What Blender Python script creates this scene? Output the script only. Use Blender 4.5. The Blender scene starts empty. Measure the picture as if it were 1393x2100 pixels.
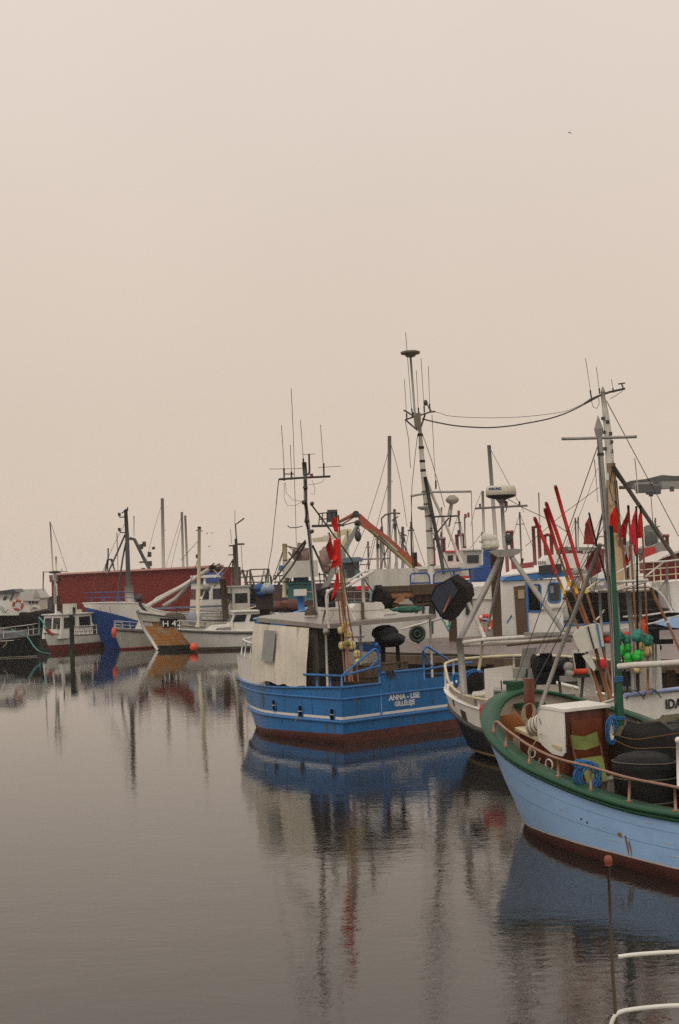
import bpy, math, random
from mathutils import Vector, Matrix
random.seed(7)
R = math.radians
sc = bpy.context.scene
col = sc.collection

# ---------------------------------------------------------------- camera
H = 4.1
FPX = 50.0/36.0*2100.0
cam_d = bpy.data.cameras.new('camera')
cam_d.lens = 50; cam_d.sensor_fit = 'VERTICAL'; cam_d.sensor_height = 36
cam_d.clip_start = 0.1; cam_d.clip_end = 6000
cam = bpy.data.objects.new('camera', cam_d); col.objects.link(cam)
CM = Matrix.Rotation(R(90+2.43), 4, 'X') @ Matrix.Rotation(R(-2.0), 4, 'Z')
cam.matrix_world = Matrix.Translation((0, 0, H)) @ CM
sc.camera = cam
sc.render.resolution_x = 679; sc.render.resolution_y = 1024

# ---------------------------------------------------------------- overcast sky
SUN_EL, SUN_ROT = R(50), R(205)
w = bpy.data.worlds.new("World"); sc.world = w; w.use_nodes = True
nt = w.node_tree; nt.nodes.clear()
N = nt.nodes.new; LK = nt.links.new
out = N('ShaderNodeOutputWorld'); bg = N('ShaderNodeBackground'); bg.inputs[1].default_value = 1.0
sky = N('ShaderNodeTexSky'); sky.sky_type = 'NISHITA'; sky.sun_disc = False
sky.sun_elevation = SUN_EL; sky.sun_rotation = SUN_ROT; sky.dust_density = 4; sky.air_density = 1.2
tc = N('ShaderNodeTexCoord'); sep = N('ShaderNodeSeparateXYZ'); LK(tc.outputs['Generated'], sep.inputs[0])
rmp = N('ShaderNodeValToRGB'); LK(sep.outputs[2], rmp.inputs[0])
cr = rmp.color_ramp
cr.elements[0].position = 0.0; cr.elements[0].color = (0.735, 0.605, 0.495, 1)
cr.elements[1].position = 1.0; cr.elements[1].color = (1.0, 0.98, 0.95, 1)
for p_, c_ in ((0.12, (0.735, 0.61, 0.502)), (0.40, (0.81, 0.70, 0.615)), (0.62, (0.92, 0.88, 0.83))):
    e = cr.elements.new(p_); e.color = (*c_, 1)
# cloud layer is thinner (brighter) behind the photographer, where the sun stands
back = N('ShaderNodeMapRange'); LK(sep.outputs[1], back.inputs[0])
back.inputs[1].default_value = 0.15; back.inputs[2].default_value = -0.7
back.inputs[3].default_value = 0.0; back.inputs[4].default_value = 1.0
mb_ = N('ShaderNodeMix'); mb_.data_type = 'RGBA'; LK(back.outputs[0], mb_.inputs[0])
LK(rmp.outputs[0], mb_.inputs[6]); mb_.inputs[7].default_value = (0.92, 0.88, 0.82, 1)
sc_n = N('ShaderNodeMix'); sc_n.data_type = 'RGBA'; sc_n.blend_type = 'MULTIPLY'; sc_n.inputs[0].default_value = 1
LK(sky.outputs[0], sc_n.inputs[6]); sc_n.inputs[7].default_value = (0.08, 0.08, 0.08, 1)
mx = N('ShaderNodeMix'); mx.data_type = 'RGBA'; mx.inputs[0].default_value = 0.93
LK(sc_n.outputs[2], mx.inputs[6]); LK(mb_.outputs[2], mx.inputs[7])
cn=N('ShaderNodeTexNoise'); cn.inputs['Scale'].default_value=2.2; cn.inputs['Detail'].default_value=4; LK(tc.outputs['Generated'],cn.inputs['Vector'])
cv=N('ShaderNodeMapRange'); LK(cn.outputs[0],cv.inputs[0]); cv.inputs[1].default_value=.3; cv.inputs[2].default_value=.7; cv.inputs[3].default_value=.965; cv.inputs[4].default_value=1.035
cm_=N('ShaderNodeMix'); cm_.data_type='RGBA'; cm_.blend_type='MULTIPLY'; cm_.inputs[0].default_value=1; LK(mx.outputs[2],cm_.inputs[6]); LK(cv.outputs[0],cm_.inputs[7])
LK(cm_.outputs[2], bg.inputs[0]); LK(bg.outputs[0], out.inputs[0])

sun_d = bpy.data.lights.new('sun', 'SUN'); sun_d.energy = 0.6; sun_d.angle = R(25); sun_d.color = (1, 0.95, 0.87)
sun = bpy.data.objects.new('sun', sun_d); col.objects.link(sun)
# direction towards sun
sd = Vector((math.cos(SUN_EL)*math.sin(SUN_ROT), math.cos(SUN_EL)*math.cos(SUN_ROT), math.sin(SUN_EL)))
sun.rotation_euler = sd.to_track_quat('Z', 'Y').to_euler(); sun.location = (0, -20, 60)

sc.view_settings.view_transform = 'Standard'; sc.view_settings.look = 'None'
sc.view_settings.exposure = 0.0; sc.view_settings.gamma = 1
sc.cycles.use_denoising = False
sc.cycles.max_bounces = 6; sc.cycles.glossy_bounces = 3; sc.cycles.diffuse_bounces = 3; sc.cycles.volume_bounces = 1

# ---------------------------------------------------------------- helpers
def X(px, py, d):
    r = CM.to_3x3() @ Vector(((px-696.5)/FPX, -(py-1050)/FPX, -1))
    return Vector((0, 0, H)) + r*(d/r.y)
def G(px, py, z=0.0):
    r = CM.to_3x3() @ Vector(((px-696.5)/FPX, -(py-1050)/FPX, -1))
    return Vector((0, 0, H)) + r*((z-H)/r.z)
def ppm(d): return FPX/d

class MB:
    def __init__(s): s.v=[]; s.f=[]; s.m=[]; s.s=[]
    def face(s, idx, m=0, sm=False): s.f.append(tuple(idx)); s.m.append(m); s.s.append(sm)
    def poly(s, pts, m=0):
        b=len(s.v); s.v += [Vector(p) for p in pts]; s.face(range(b, b+len(pts)), m); return s
    def grid(s, rows, m=0, sm=True, closed=False, mats=None):
        b=len(s.v); n=len(rows[0])
        for r in rows: s.v += [Vector(p) for p in r]
        for i in range(len(rows)-1):
            for j in range(n if closed else n-1):
                k=(j+1)%n
                s.face((b+i*n+j, b+i*n+k, b+(i+1)*n+k, b+(i+1)*n+j), mats[i] if mats else m, sm)
        return s
    def box(s, c, sx, sy, sz, yaw=0, m=0, tilt=None):
        """centre c, full sizes"""
        M = Matrix.Rotation(yaw, 3, 'Z')
        if tilt is not None: M = M @ tilt
        b=len(s.v); c=Vector(c)
        for x in (-.5,.5):
            for y in (-.5,.5):
                for z in (-.5,.5): s.v.append(c + M @ Vector((x*sx, y*sy, z*sz)))
        for q in ((0,1,3,2),(4,6,7,5),(0,4,5,1),(2,3,7,6),(0,2,6,4),(1,5,7,3)): s.face([b+i for i in q], m)
        return s
    def prism(s, pts, vec, m=0):
        b=len(s.v); n=len(pts); vec=Vector(vec)
        s.v += [Vector(p) for p in pts]; s.v += [Vector(p)+vec for p in pts]
        s.face(range(b, b+n), m); s.face([b+n+i for i in reversed(range(n))], m)
        for i in range(n):
            j=(i+1)%n; s.face((b+i, b+j, b+n+j, b+n+i), m)
        return s
    def tube(s, pts, r, r2=None, n=8, m=0, closed=False):
        pts=[Vector(p) for p in pts]; k=len(pts); b=len(s.v)
        up=None
        for i,p in enumerate(pts):
            if closed: t=(pts[(i+1)%k]-pts[i-1])
            else: t=(pts[min(i+1,k-1)]-pts[max(i-1,0)])
            t.normalize()
            if up is None:
                up = Vector((0,0,1)) if abs(t.z)<.9 else Vector((0,1,0))
            a=t.cross(up)
            if a.length<1e-5: a=t.cross(Vector((1,0,0)))
            a.normalize(); c=a.cross(t); up=c
            if isinstance(r,(list,tuple)): rr=r[i]
            else: rr=r if r2 is None else r+(r2-r)*i/max(1,k-1)
            for j in range(n):
                an=2*math.pi*j/n; s.v.append(p+a*(math.cos(an)*rr)+c*(math.sin(an)*rr))
        for i in range(k if closed else k-1):
            for j in range(n):
                q=(j+1)%n; i2=(i+1)%k
                s.face((b+i*n+j, b+i*n+q, b+i2*n+q, b+i2*n+j), m, n>4)
        if not closed:
            s.face([b+j for j in range(n)], m); s.face([b+(k-1)*n+j for j in reversed(range(n))], m)
        return s
    def lathe(s, base, prof, axis=(0,0,1), n=20, m=0, sm=True):
        ax=Vector(axis).normalized(); u=Vector((1,0,0)) if abs(ax.x)<.9 else Vector((0,1,0))
        a=ax.cross(u).normalized(); c=ax.cross(a); base=Vector(base)
        rows=[[base+ax*h+a*(math.cos(2*math.pi*j/n)*r)+c*(math.sin(2*math.pi*j/n)*r) for j in range(n)] for r,h in prof]
        b=len(s.v); s.grid(rows, m, sm, closed=True)
        s.face([b+j for j in range(n)], m); s.face([b+(len(prof)-1)*n+j for j in reversed(range(n))], m)
        return s
    def ball(s, c, r, sq=(1,1,1), n=14, k=9, m=0, lump=0.0, sd=0):
        rnd=random.Random(sd); rows=[]
        for i in range(k+1):
            ph=math.pi*i/k; row=[]
            for j in range(n):
                th=2*math.pi*j/n; q=1+lump*rnd.uniform(-1,1)*(0 if i in (0,k) else 1)
                row.append(Vector(c)+Vector((math.sin(ph)*math.cos(th)*sq[0], math.sin(ph)*math.sin(th)*sq[1], math.cos(ph)*sq[2]))*r*q)
            rows.append(row)
        return s.grid(rows, m, True, closed=True)
    def torus(s, c, R_, r, nrm=(0,1,0), n=36, k=12, m=0, colours=None):
        nrm=Vector(nrm).normalized(); u=Vector((0,0,1)); a=nrm.cross(u).normalized(); b_=a.cross(nrm)
        b=len(s.v); c=Vector(c)
        for i in range(n):
            t=2*math.pi*i/n; d=a*math.cos(t)+b_*math.sin(t)
            for j in range(k):
                q=2*math.pi*j/k; s.v.append(c+d*(R_+r*math.cos(q))+nrm*(r*math.sin(q)))
        for i in range(n):
            for j in range(k):
                i2=(i+1)%n; j2=(j+1)%k
                s.face((b+i*k+j,b+i*k+j2,b+i2*k+j2,b+i2*k+j), colours(i/n) if colours else m, True)
        return s
    def sweep(s, pts, prof, m=0, sm=True, caps=True):
        """profile (outward, up) carried along a path in plan; outward = right-hand side of travel"""
        pts=[Vector(p) for p in pts]; k=len(pts); rows=[]
        for i,p in enumerate(pts):
            t=pts[min(i+1,k-1)]-pts[max(i-1,0)]; t.z=0
            if t.length<1e-6: t=Vector((1,0,0))
            t.normalize(); nn=Vector((t.y,-t.x,0))
            rows.append([p+nn*a+Vector((0,0,b)) for a,b in prof])
        b=len(s.v); s.grid(rows, m, sm, closed=True)
        n=len(prof)
        if caps: s.face([b+j for j in range(n)], m); s.face([b+(k-1)*n+j for j in reversed(range(n))], m)
        return s

def thing(name, label, cat, loc, group=None, kind=None):
    o=bpy.data.objects.new(name, None); col.objects.link(o); o.location=Vector(loc); o.empty_display_size=.2
    o['label']=label; o['category']=cat
    if group: o['group']=group
    if kind: o['kind']=kind
    o['_o']=[0.0,0.0,0.0]
    return o
ORG={}
def root_org(o):
    while o.parent: o=o.parent
    return Vector(o.location)
def P(root, name, mb, mats, label=None):
    me=bpy.data.meshes.new(name)
    org = root_org(root) if root else Vector((0,0,0))
    me.from_pydata([v-org for v in mb.v], [], mb.f)
    me.polygons.foreach_set('material_index', mb.m); me.polygons.foreach_set('use_smooth', mb.s)
    for m_ in (mats if isinstance(mats,(list,tuple)) else [mats]): me.materials.append(m_)
    me.update()
    o=bpy.data.objects.new(name, me); col.objects.link(o)
    if root: o.parent=root
    if label: o['label']=label
    return o
def solo(name, mb, mats, label, cat, group=None, kind=None):
    """a thing that is one mesh, its origin at its base"""
    zs=min(v.z for v in mb.v); c=sum(mb.v, Vector())/len(mb.v); org=Vector((c.x,c.y,zs))
    me=bpy.data.meshes.new(name); me.from_pydata([v-org for v in mb.v], [], mb.f)
    me.polygons.foreach_set('material_index', mb.m); me.polygons.foreach_set('use_smooth', mb.s)
    for m_ in (mats if isinstance(mats,(list,tuple)) else [mats]): me.materials.append(m_)
    me.update()
    o=bpy.data.objects.new(name, me); col.objects.link(o); o.location=org
    if kind: o['kind']=kind
    if kind!='structure': o['label']=label; o['category']=cat
    if group: o['group']=group
    return o
def LP(d, pts):
    k=len(pts)
    if isinstance(d,(int,float)): return [X(x,y,d) for x,y in pts]
    return [X(x,y,d[0]+(d[1]-d[0])*i/max(1,k-1)) for i,(x,y) in enumerate(pts)]
def line(root, name, mat, r, d, pts, r2=None, n=6, label=None):
    return P(root, name, MB().tube(LP(d,pts), r, r2, n), mat, label)
def lines(root, name, mat, r, d, many, n=6):
    for pts in many: line(root, name, mat, r, d, pts, n=n)
def sag(a, b, s, n=14):
    a=Vector(a); b=Vector(b); return [a.lerp(b,i/n)-Vector((0,0,s*4*(i/n)*(1-i/n))) for i in range(n+1)]
def crom(keys, x):
    n=len(keys)
    if x<=keys[0][0]: return keys[0][1]
    if x>=keys[-1][0]: return keys[-1][1]
    for i in range(n-1):
        if keys[i][0]<=x<=keys[i+1][0]: break
    x0,y0=keys[i]; x1,y1=keys[i+1]; h=x1-x0; t=(x-x0)/h
    def sl(j):
        if j<=0: return (keys[1][1]-keys[0][1])/(keys[1][0]-keys[0][0])
        if j>=n-1: return (keys[-1][1]-keys[-2][1])/(keys[-1][0]-keys[-2][0])
        a=(keys[j][1]-keys[j-1][1])/(keys[j][0]-keys[j-1][0]); b=(keys[j+1][1]-keys[j][1])/(keys[j+1][0]-keys[j][0])
        return 0 if a*b<=0 else 2*a*b/(a+b)
    m0,m1=sl(i)*h,sl(i+1)*h
    return (2*t**3-3*t**2+1)*y0+(t**3-2*t**2+t)*m0+(-2*t**3+3*t**2)*y1+(t**3-t**2)*m1
def smooth_pts(pts, n=6):
    """Catmull-Rom through points"""
    pts=[Vector(p) for p in pts]; o=[]
    for i in range(len(pts)-1):
        p0=pts[max(i-1,0)]; p1=pts[i]; p2=pts[i+1]; p3=pts[min(i+2,len(pts)-1)]
        for k in range(n):
            t=k/n; o.append(.5*((2*p1)+(p2-p0)*t+(2*p0-5*p1+4*p2-p3)*t*t+(3*p1-p0-3*p2+p3)*t**3))
    return o+[pts[-1]]

# ---------------------------------------------------------------- materials
def c(r,g,b):
    f=lambda v:(v/255/12.92) if v/255<=.04045 else ((v/255+.055)/1.055)**2.4
    return (f(r),f(g),f(b))
MATS={}
def mat(name, colr, rough=.6, metal=0, var=.18, scale=3.0, dirt=None, dirt_amt=.0, dscale=2.0, streak=1.0, bump=.0, bscale=30, spec=.5, fade=None, alpha=None):
    """painted or weathered surface: base tone broken by noise, optional dirt/rust colour in streaks"""
    if name in MATS: return MATS[name]
    m=bpy.data.materials.new(name); m.use_nodes=True; t=m.node_tree; b=t.nodes['Principled BSDF']
    nn=t.nodes.new; lk=t.links.new
    g=nn('ShaderNodeNewGeometry'); mp=nn('ShaderNodeMapping'); lk(g.outputs['Position'], mp.inputs[0])
    mp.inputs['Scale'].default_value=(1,1,1.0/streak)
    n1=nn('ShaderNodeTexNoise'); n1.inputs['Scale'].default_value=scale; n1.inputs['Detail'].default_value=6; n1.inputs['Roughness'].default_value=.65
    lk(mp.outputs[0], n1.inputs['Vector'])
    r1=nn('ShaderNodeMapRange'); r1.inputs[1].default_value=.3; r1.inputs[2].default_value=.7
    r1.inputs[3].default_value=1-var; r1.inputs[4].default_value=1+var*.6; lk(n1.outputs['Fac'], r1.inputs[0])
    mu=nn('ShaderNodeMix'); mu.data_type='RGBA'; mu.blend_type='MULTIPLY'; mu.inputs[0].default_value=1
    mu.inputs[6].default_value=(*colr,1); lk(r1.outputs[0], mu.inputs[7])
    last=mu.outputs[2]
    if dirt:
        n2=nn('ShaderNodeTexNoise'); n2.inputs['Scale'].default_value=dscale; n2.inputs['Detail'].default_value=8; n2.inputs['Roughness'].default_value=.7
        mp2=nn('ShaderNodeMapping'); lk(g.outputs['Position'], mp2.inputs[0]); mp2.inputs['Scale'].default_value=(1,1,1.0/max(streak,1)); mp2.inputs['Location'].default_value=(3.1,7.7,1.3)
        lk(mp2.outputs[0], n2.inputs['Vector'])
        r2=nn('ShaderNodeMapRange'); lk(n2.outputs['Fac'], r2.inputs[0])
        th=.72-.35*dirt_amt; r2.inputs[1].default_value=th; r2.inputs[2].default_value=th+.12
        r2.inputs[3].default_value=0; r2.inputs[4].default_value=.9
        mi=nn('ShaderNodeMix'); mi.data_type='RGBA'; lk(r2.outputs[0], mi.inputs[0]); lk(last, mi.inputs[6]); mi.inputs[7].default_value=(*dirt,1)
        last=mi.outputs[2]
    lk(last, b.inputs['Base Color'])
    rr=nn('ShaderNodeMapRange'); lk(n1.outputs['Fac'], rr.inputs[0]); rr.inputs[3].default_value=max(.03,rough-.15); rr.inputs[4].default_value=min(1,rough+.15)
    lk(rr.outputs[0], b.inputs['Roughness'])
    b.inputs['Metallic'].default_value=metal; b.inputs['Specular IOR Level'].default_value=spec
    if bump:
        nb=nn('ShaderNodeTexNoise'); nb.inputs['Scale'].default_value=bscale; nb.inputs['Detail'].default_value=4; lk(g.outputs['Position'], nb.inputs['Vector'])
        bp=nn('ShaderNodeBump'); bp.inputs['Strength'].default_value=1; bp.inputs['Distance'].default_value=bump; lk(nb.outputs['Fac'], bp.inputs['Height']); lk(bp.outputs[0], b.inputs['Normal'])
    MATS[name]=m; return m
RUST=c(120,66,34)
white=mat('white_paint', c(222,214,202), .45, var=.12, scale=2.5, dirt=c(120,105,85), dirt_amt=.25, dscale=1.6, streak=3)
oldwhite=mat('old_white_paint', c(196,188,174), .55, var=.22, scale=3, dirt=RUST, dirt_amt=.35, dscale=2.2, streak=4)
cream=mat('cream_paint', c(205,190,155), .5, var=.15, dirt=c(110,85,55), dirt_amt=.3)
greypaint=mat('grey_paint', c(142,136,128), .55, var=.2, dirt=c(90,78,64), dirt_amt=.3)
galv=mat('galvanised_pipe', c(150,143,135), .5, metal=.35, var=.22, scale=9, dirt=c(98,82,66), dirt_amt=.35, dscale=6)
lightpipe=mat('light_painted_pipe', c(206,196,184), .45, var=.18, scale=7, dirt=c(116,92,68), dirt_amt=.35, dscale=6)
darkmetal=mat('dark_weathered_metal', c(58,54,48), .55, metal=.2, var=.3, scale=8, dirt=RUST, dirt_amt=.25, dscale=6)
black=mat('black_rubber_plastic', c(17,16,15), .55, var=.4, scale=5, spec=.18, bump=.004, bscale=14)
blackhull=mat('black_hull_paint', c(24,26,24), .45, spec=.3, var=.4, scale=2.0, dirt=c(66,60,50), dirt_amt=.25, streak=5)
wire=mat('wire_rope', c(62,56,48), .6, var=.2)
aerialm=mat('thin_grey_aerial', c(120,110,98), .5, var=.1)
hazewire=mat('haze_grey_spar', c(168,160,150), .5, metal=.3, var=.12)  # grey paled for distant spars, putting haze into the colour
blue=mat('blue_hull_paint', c(34,104,160), .42, var=.22, scale=1.8, dirt=c(20,58,102), dirt_amt=.28, dscale=1.4, streak=3, bump=.004, bscale=2.5)
bluetrim=mat('blue_trim_paint', c(46,108,166), .45, var=.15)
darkblue=mat('dark_blue_hull_paint', c(24,68,132), .45, var=.2, streak=3)
bootred=mat('antifouling_red', c(92,44,34), .6, var=.3, scale=3, dirt=c(48,40,28), dirt_amt=.5, dscale=3, streak=.5)
lightblue=mat('light_blue_hull_paint', c(152,186,224), .42, var=.10, scale=1.5, dirt=c(126,154,184), dirt_amt=.3, dscale=2.2, streak=.4, bump=.003, bscale=3)
green=mat('green_gloss_paint', c(17,70,42), .42, spec=.3, var=.25, scale=3.5, dirt=c(18,44,32), dirt_amt=.3, dscale=3)
mastgreen=mat('green_mast_paint', c(18,78,52), .4, var=.15, scale=5, dirt=c(30,50,40), dirt_amt=.25, streak=4)
varnish=mat('varnished_mahogany', c(104,52,30), .35, var=.35, scale=5, streak=9, dirt=c(54,28,18), dirt_amt=.4, dscale=7)
wood=mat('weathered_wood', c(96,76,56), .75, var=.35, scale=6, dirt=c(48,38,30), dirt_amt=.4, streak=6, bump=.006, bscale=18)
polewood=mat('bamboo_pole_wood', c(146,92,52), .55, var=.3, scale=9, dirt=c(78,46,28), dirt_amt=.4, dscale=9)
piling=mat('wet_piling_wood', c(84,62,42), .7, var=.35, scale=6, dirt=c(40,34,26), dirt_amt=.5, streak=7, bump=.01, bscale=12)
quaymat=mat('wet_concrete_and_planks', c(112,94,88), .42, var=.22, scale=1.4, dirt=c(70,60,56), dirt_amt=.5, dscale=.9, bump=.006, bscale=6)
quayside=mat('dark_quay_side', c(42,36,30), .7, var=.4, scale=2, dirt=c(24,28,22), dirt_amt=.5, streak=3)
redwall=mat('red_brick_wall', c(116,40,30), .9, spec=.1, var=.14, scale=1.2, dirt=c(100,34,28), dirt_amt=.3, dscale=.6)
redpaint=mat('red_paint', c(190,44,36), .45, var=.18)
redsteel=mat('faded_red_steel', c(132,52,50), .6, var=.2)
redcloth=mat('red_flag_cloth', c(212,34,28), .8, var=.25, scale=8, spec=.2)
redcloth2=mat('dark_red_flag_cloth', c(160,28,28), .8, var=.25, scale=8, spec=.2)
pinkcloth=mat('bright_red_flag_cloth', c(215,44,62), .8, var=.2, scale=8, spec=.2)
redtape=mat('red_tape', c(196,32,26), .5, var=.25, scale=20)
yellow=mat('yellow_tape', c(214,160,34), .5, var=.2, scale=20)
orange=mat('orange_plastic', c(222,78,42), .45, var=.12)
craneorange=mat('orange_crane_paint', c(166,76,40), .5, var=.22, scale=2, dirt=c(110,90,60), dirt_amt=.4)
canvas=mat('grey_white_tarpaulin', c(212,200,180), .8, var=.16, scale=1.6, dirt=c(128,118,104), dirt_amt=.4, dscale=1.3, streak=4, bump=.02, bscale=4)
plasticwin=mat('clear_plastic_window', c(136,132,126), .3, var=.25, scale=6)
glass=mat('dark_window_glass', c(26,30,32), .12, var=.3, scale=2)
interior=mat('painted_opening_shade', c(14,13,12), .9, var=.3, spec=.1)  # near-black colour stands in for shade inside ports and openings
roofgrey=mat('grey_roof_paint', c(140,130,120), .35, var=.2, scale=1.4, dirt=c(84,76,68), dirt_amt=.45, dscale=1.2)
floatcream=mat('cream_foam_float', c(204,180,118), .65, var=.22, scale=14, dirt=c(112,88,50), dirt_amt=.35, dscale=14, bump=.01, bscale=20)
floatgreen=mat('green_foam_float', c(30,178,52), .5, var=.2, scale=14, dirt=c(18,90,34), dirt_amt=.3, dscale=12, bump=.01, bscale=20)
floatteal=mat('teal_foam_float', c(36,124,104), .55, var=.25, scale=14, dirt=c(18,60,54), dirt_amt=.3, dscale=12, bump=.01, bscale=20)
floatwhite=mat('off_white_foam', c(206,198,180), .75, var=.1, scale=6, bump=.008, bscale=30)
bluerope=mat('blue_rope', c(40,104,160), .75, var=.3, scale=30)
tealrope=mat('teal_rope', c(70,150,140), .75, var=.3, scale=30)
tanrope=mat('tan_rope', c(150,128,100), .8, var=.25, scale=30)
olivenet=mat('olive_fishing_net', c(84,76,44), .9, var=.5, scale=25, bump=.03, bscale=22)
netdark=mat('dark_fishing_net', c(34,28,23), .85, spec=.1, var=.6, scale=12, dirt=c(60,78,104), dirt_amt=.15, dscale=3, bump=.03, bscale=16)
darktarp=mat('black_tarpaulin', c(19,16,13), .55, spec=.2, var=.4, scale=3, bump=.012, bscale=7)
copper=mat('bare_copper_rail', c(150,112,92), .45, metal=.25, var=.25, scale=10, dirt=c(86,52,38), dirt_amt=.4, dscale=8)
lime=mat('lime_green_canvas', c(98,106,44), .8, var=.15, scale=9)
lettering_w=mat('white_lettering', c(214,210,204), .5, var=.05)
lettering_k=mat('black_lettering', c(22,22,22), .5, var=.05)
lettering_b=mat('blue_lettering', c(30,50,110), .5, var=.05)
teal=mat('teal_paint', c(52,112,112), .5, var=.15)
lav=mat('lavender_rail_paint', c(150,158,196), .45, var=.15)
rustwhite=None
def make_rusthull():
    m=mat('rust_streaked_white_planks', c(196,128,56), .6, var=.35, scale=4, dirt=c(176,160,134), dirt_amt=.66, dscale=2.6, streak=.25, bump=.01, bscale=9)
    t=m.node_tree; b=t.nodes['Principled BSDF']; src=b.inputs['Base Color'].links[0].from_socket
    g=t.nodes.new('ShaderNodeNewGeometry'); s_=t.nodes.new('ShaderNodeSeparateXYZ'); t.links.new(g.outputs['Position'],s_.inputs[0])
    mt=t.nodes.new('ShaderNodeMath'); mt.operation='MULTIPLY'; mt.inputs[1].default_value=5.2; t.links.new(s_.outputs[2],mt.inputs[0])
    fr=t.nodes.new('ShaderNodeMath'); fr.operation='FRACT'; t.links.new(mt.outputs[0],fr.inputs[0])
    gt=t.nodes.new('ShaderNodeMapRange'); gt.inputs[1].default_value=0; gt.inputs[2].default_value=.14; gt.inputs[3].default_value=.35; gt.inputs[4].default_value=1; t.links.new(fr.outputs[0],gt.inputs[0])
    mu=t.nodes.new('ShaderNodeMix'); mu.data_type='RGBA'; mu.blend_type='MULTIPLY'; mu.inputs[0].default_value=1; t.links.new(src,mu.inputs[6]); t.links.new(gt.outputs[0],mu.inputs[7]); t.links.new(mu.outputs[2],b.inputs['Base Color'])
    return m
rustwhite=make_rusthull()

def planks(name, colr, ang, width=.12):
    m=bpy.data.materials.new(name); m.use_nodes=True; t=m.node_tree; b=t.nodes['Principled BSDF']; nn=t.nodes.new; lk=t.links.new
    g=nn('ShaderNodeNewGeometry'); mp=nn('ShaderNodeMapping'); lk(g.outputs['Position'], mp.inputs[0]); mp.inputs['Rotation'].default_value=(0,0,-ang)
    br=nn('ShaderNodeTexBrick'); lk(mp.outputs[0], br.inputs[0]); br.inputs['Scale'].default_value=1
    br.inputs['Brick Width'].default_value=3; br.inputs['Row Height'].default_value=width; br.inputs['Mortar Size'].default_value=.008
    br.inputs['Color1'].default_value=(*colr,1); br.inputs['Color2'].default_value=(*[x*.7 for x in colr],1); br.inputs['Mortar'].default_value=(.01,.01,.01,1)
    n=nn('ShaderNodeTexNoise'); n.inputs['Scale'].default_value=5; n.inputs['Detail'].default_value=6; lk(g.outputs['Position'], n.inputs[0])
    r=nn('ShaderNodeMapRange'); lk(n.outputs[0], r.inputs[0]); r.inputs[3].default_value=.55; r.inputs[4].default_value=1.35
    mu=nn('ShaderNodeMix'); mu.data_type='RGBA'; mu.blend_type='MULTIPLY'; mu.inputs[0].default_value=1; lk(br.outputs[0], mu.inputs[6]); lk(r.outputs[0], mu.inputs[7])
    lk(mu.outputs[2], b.inputs['Base Color']); b.inputs['Roughness'].default_value=.45
    return m

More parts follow.
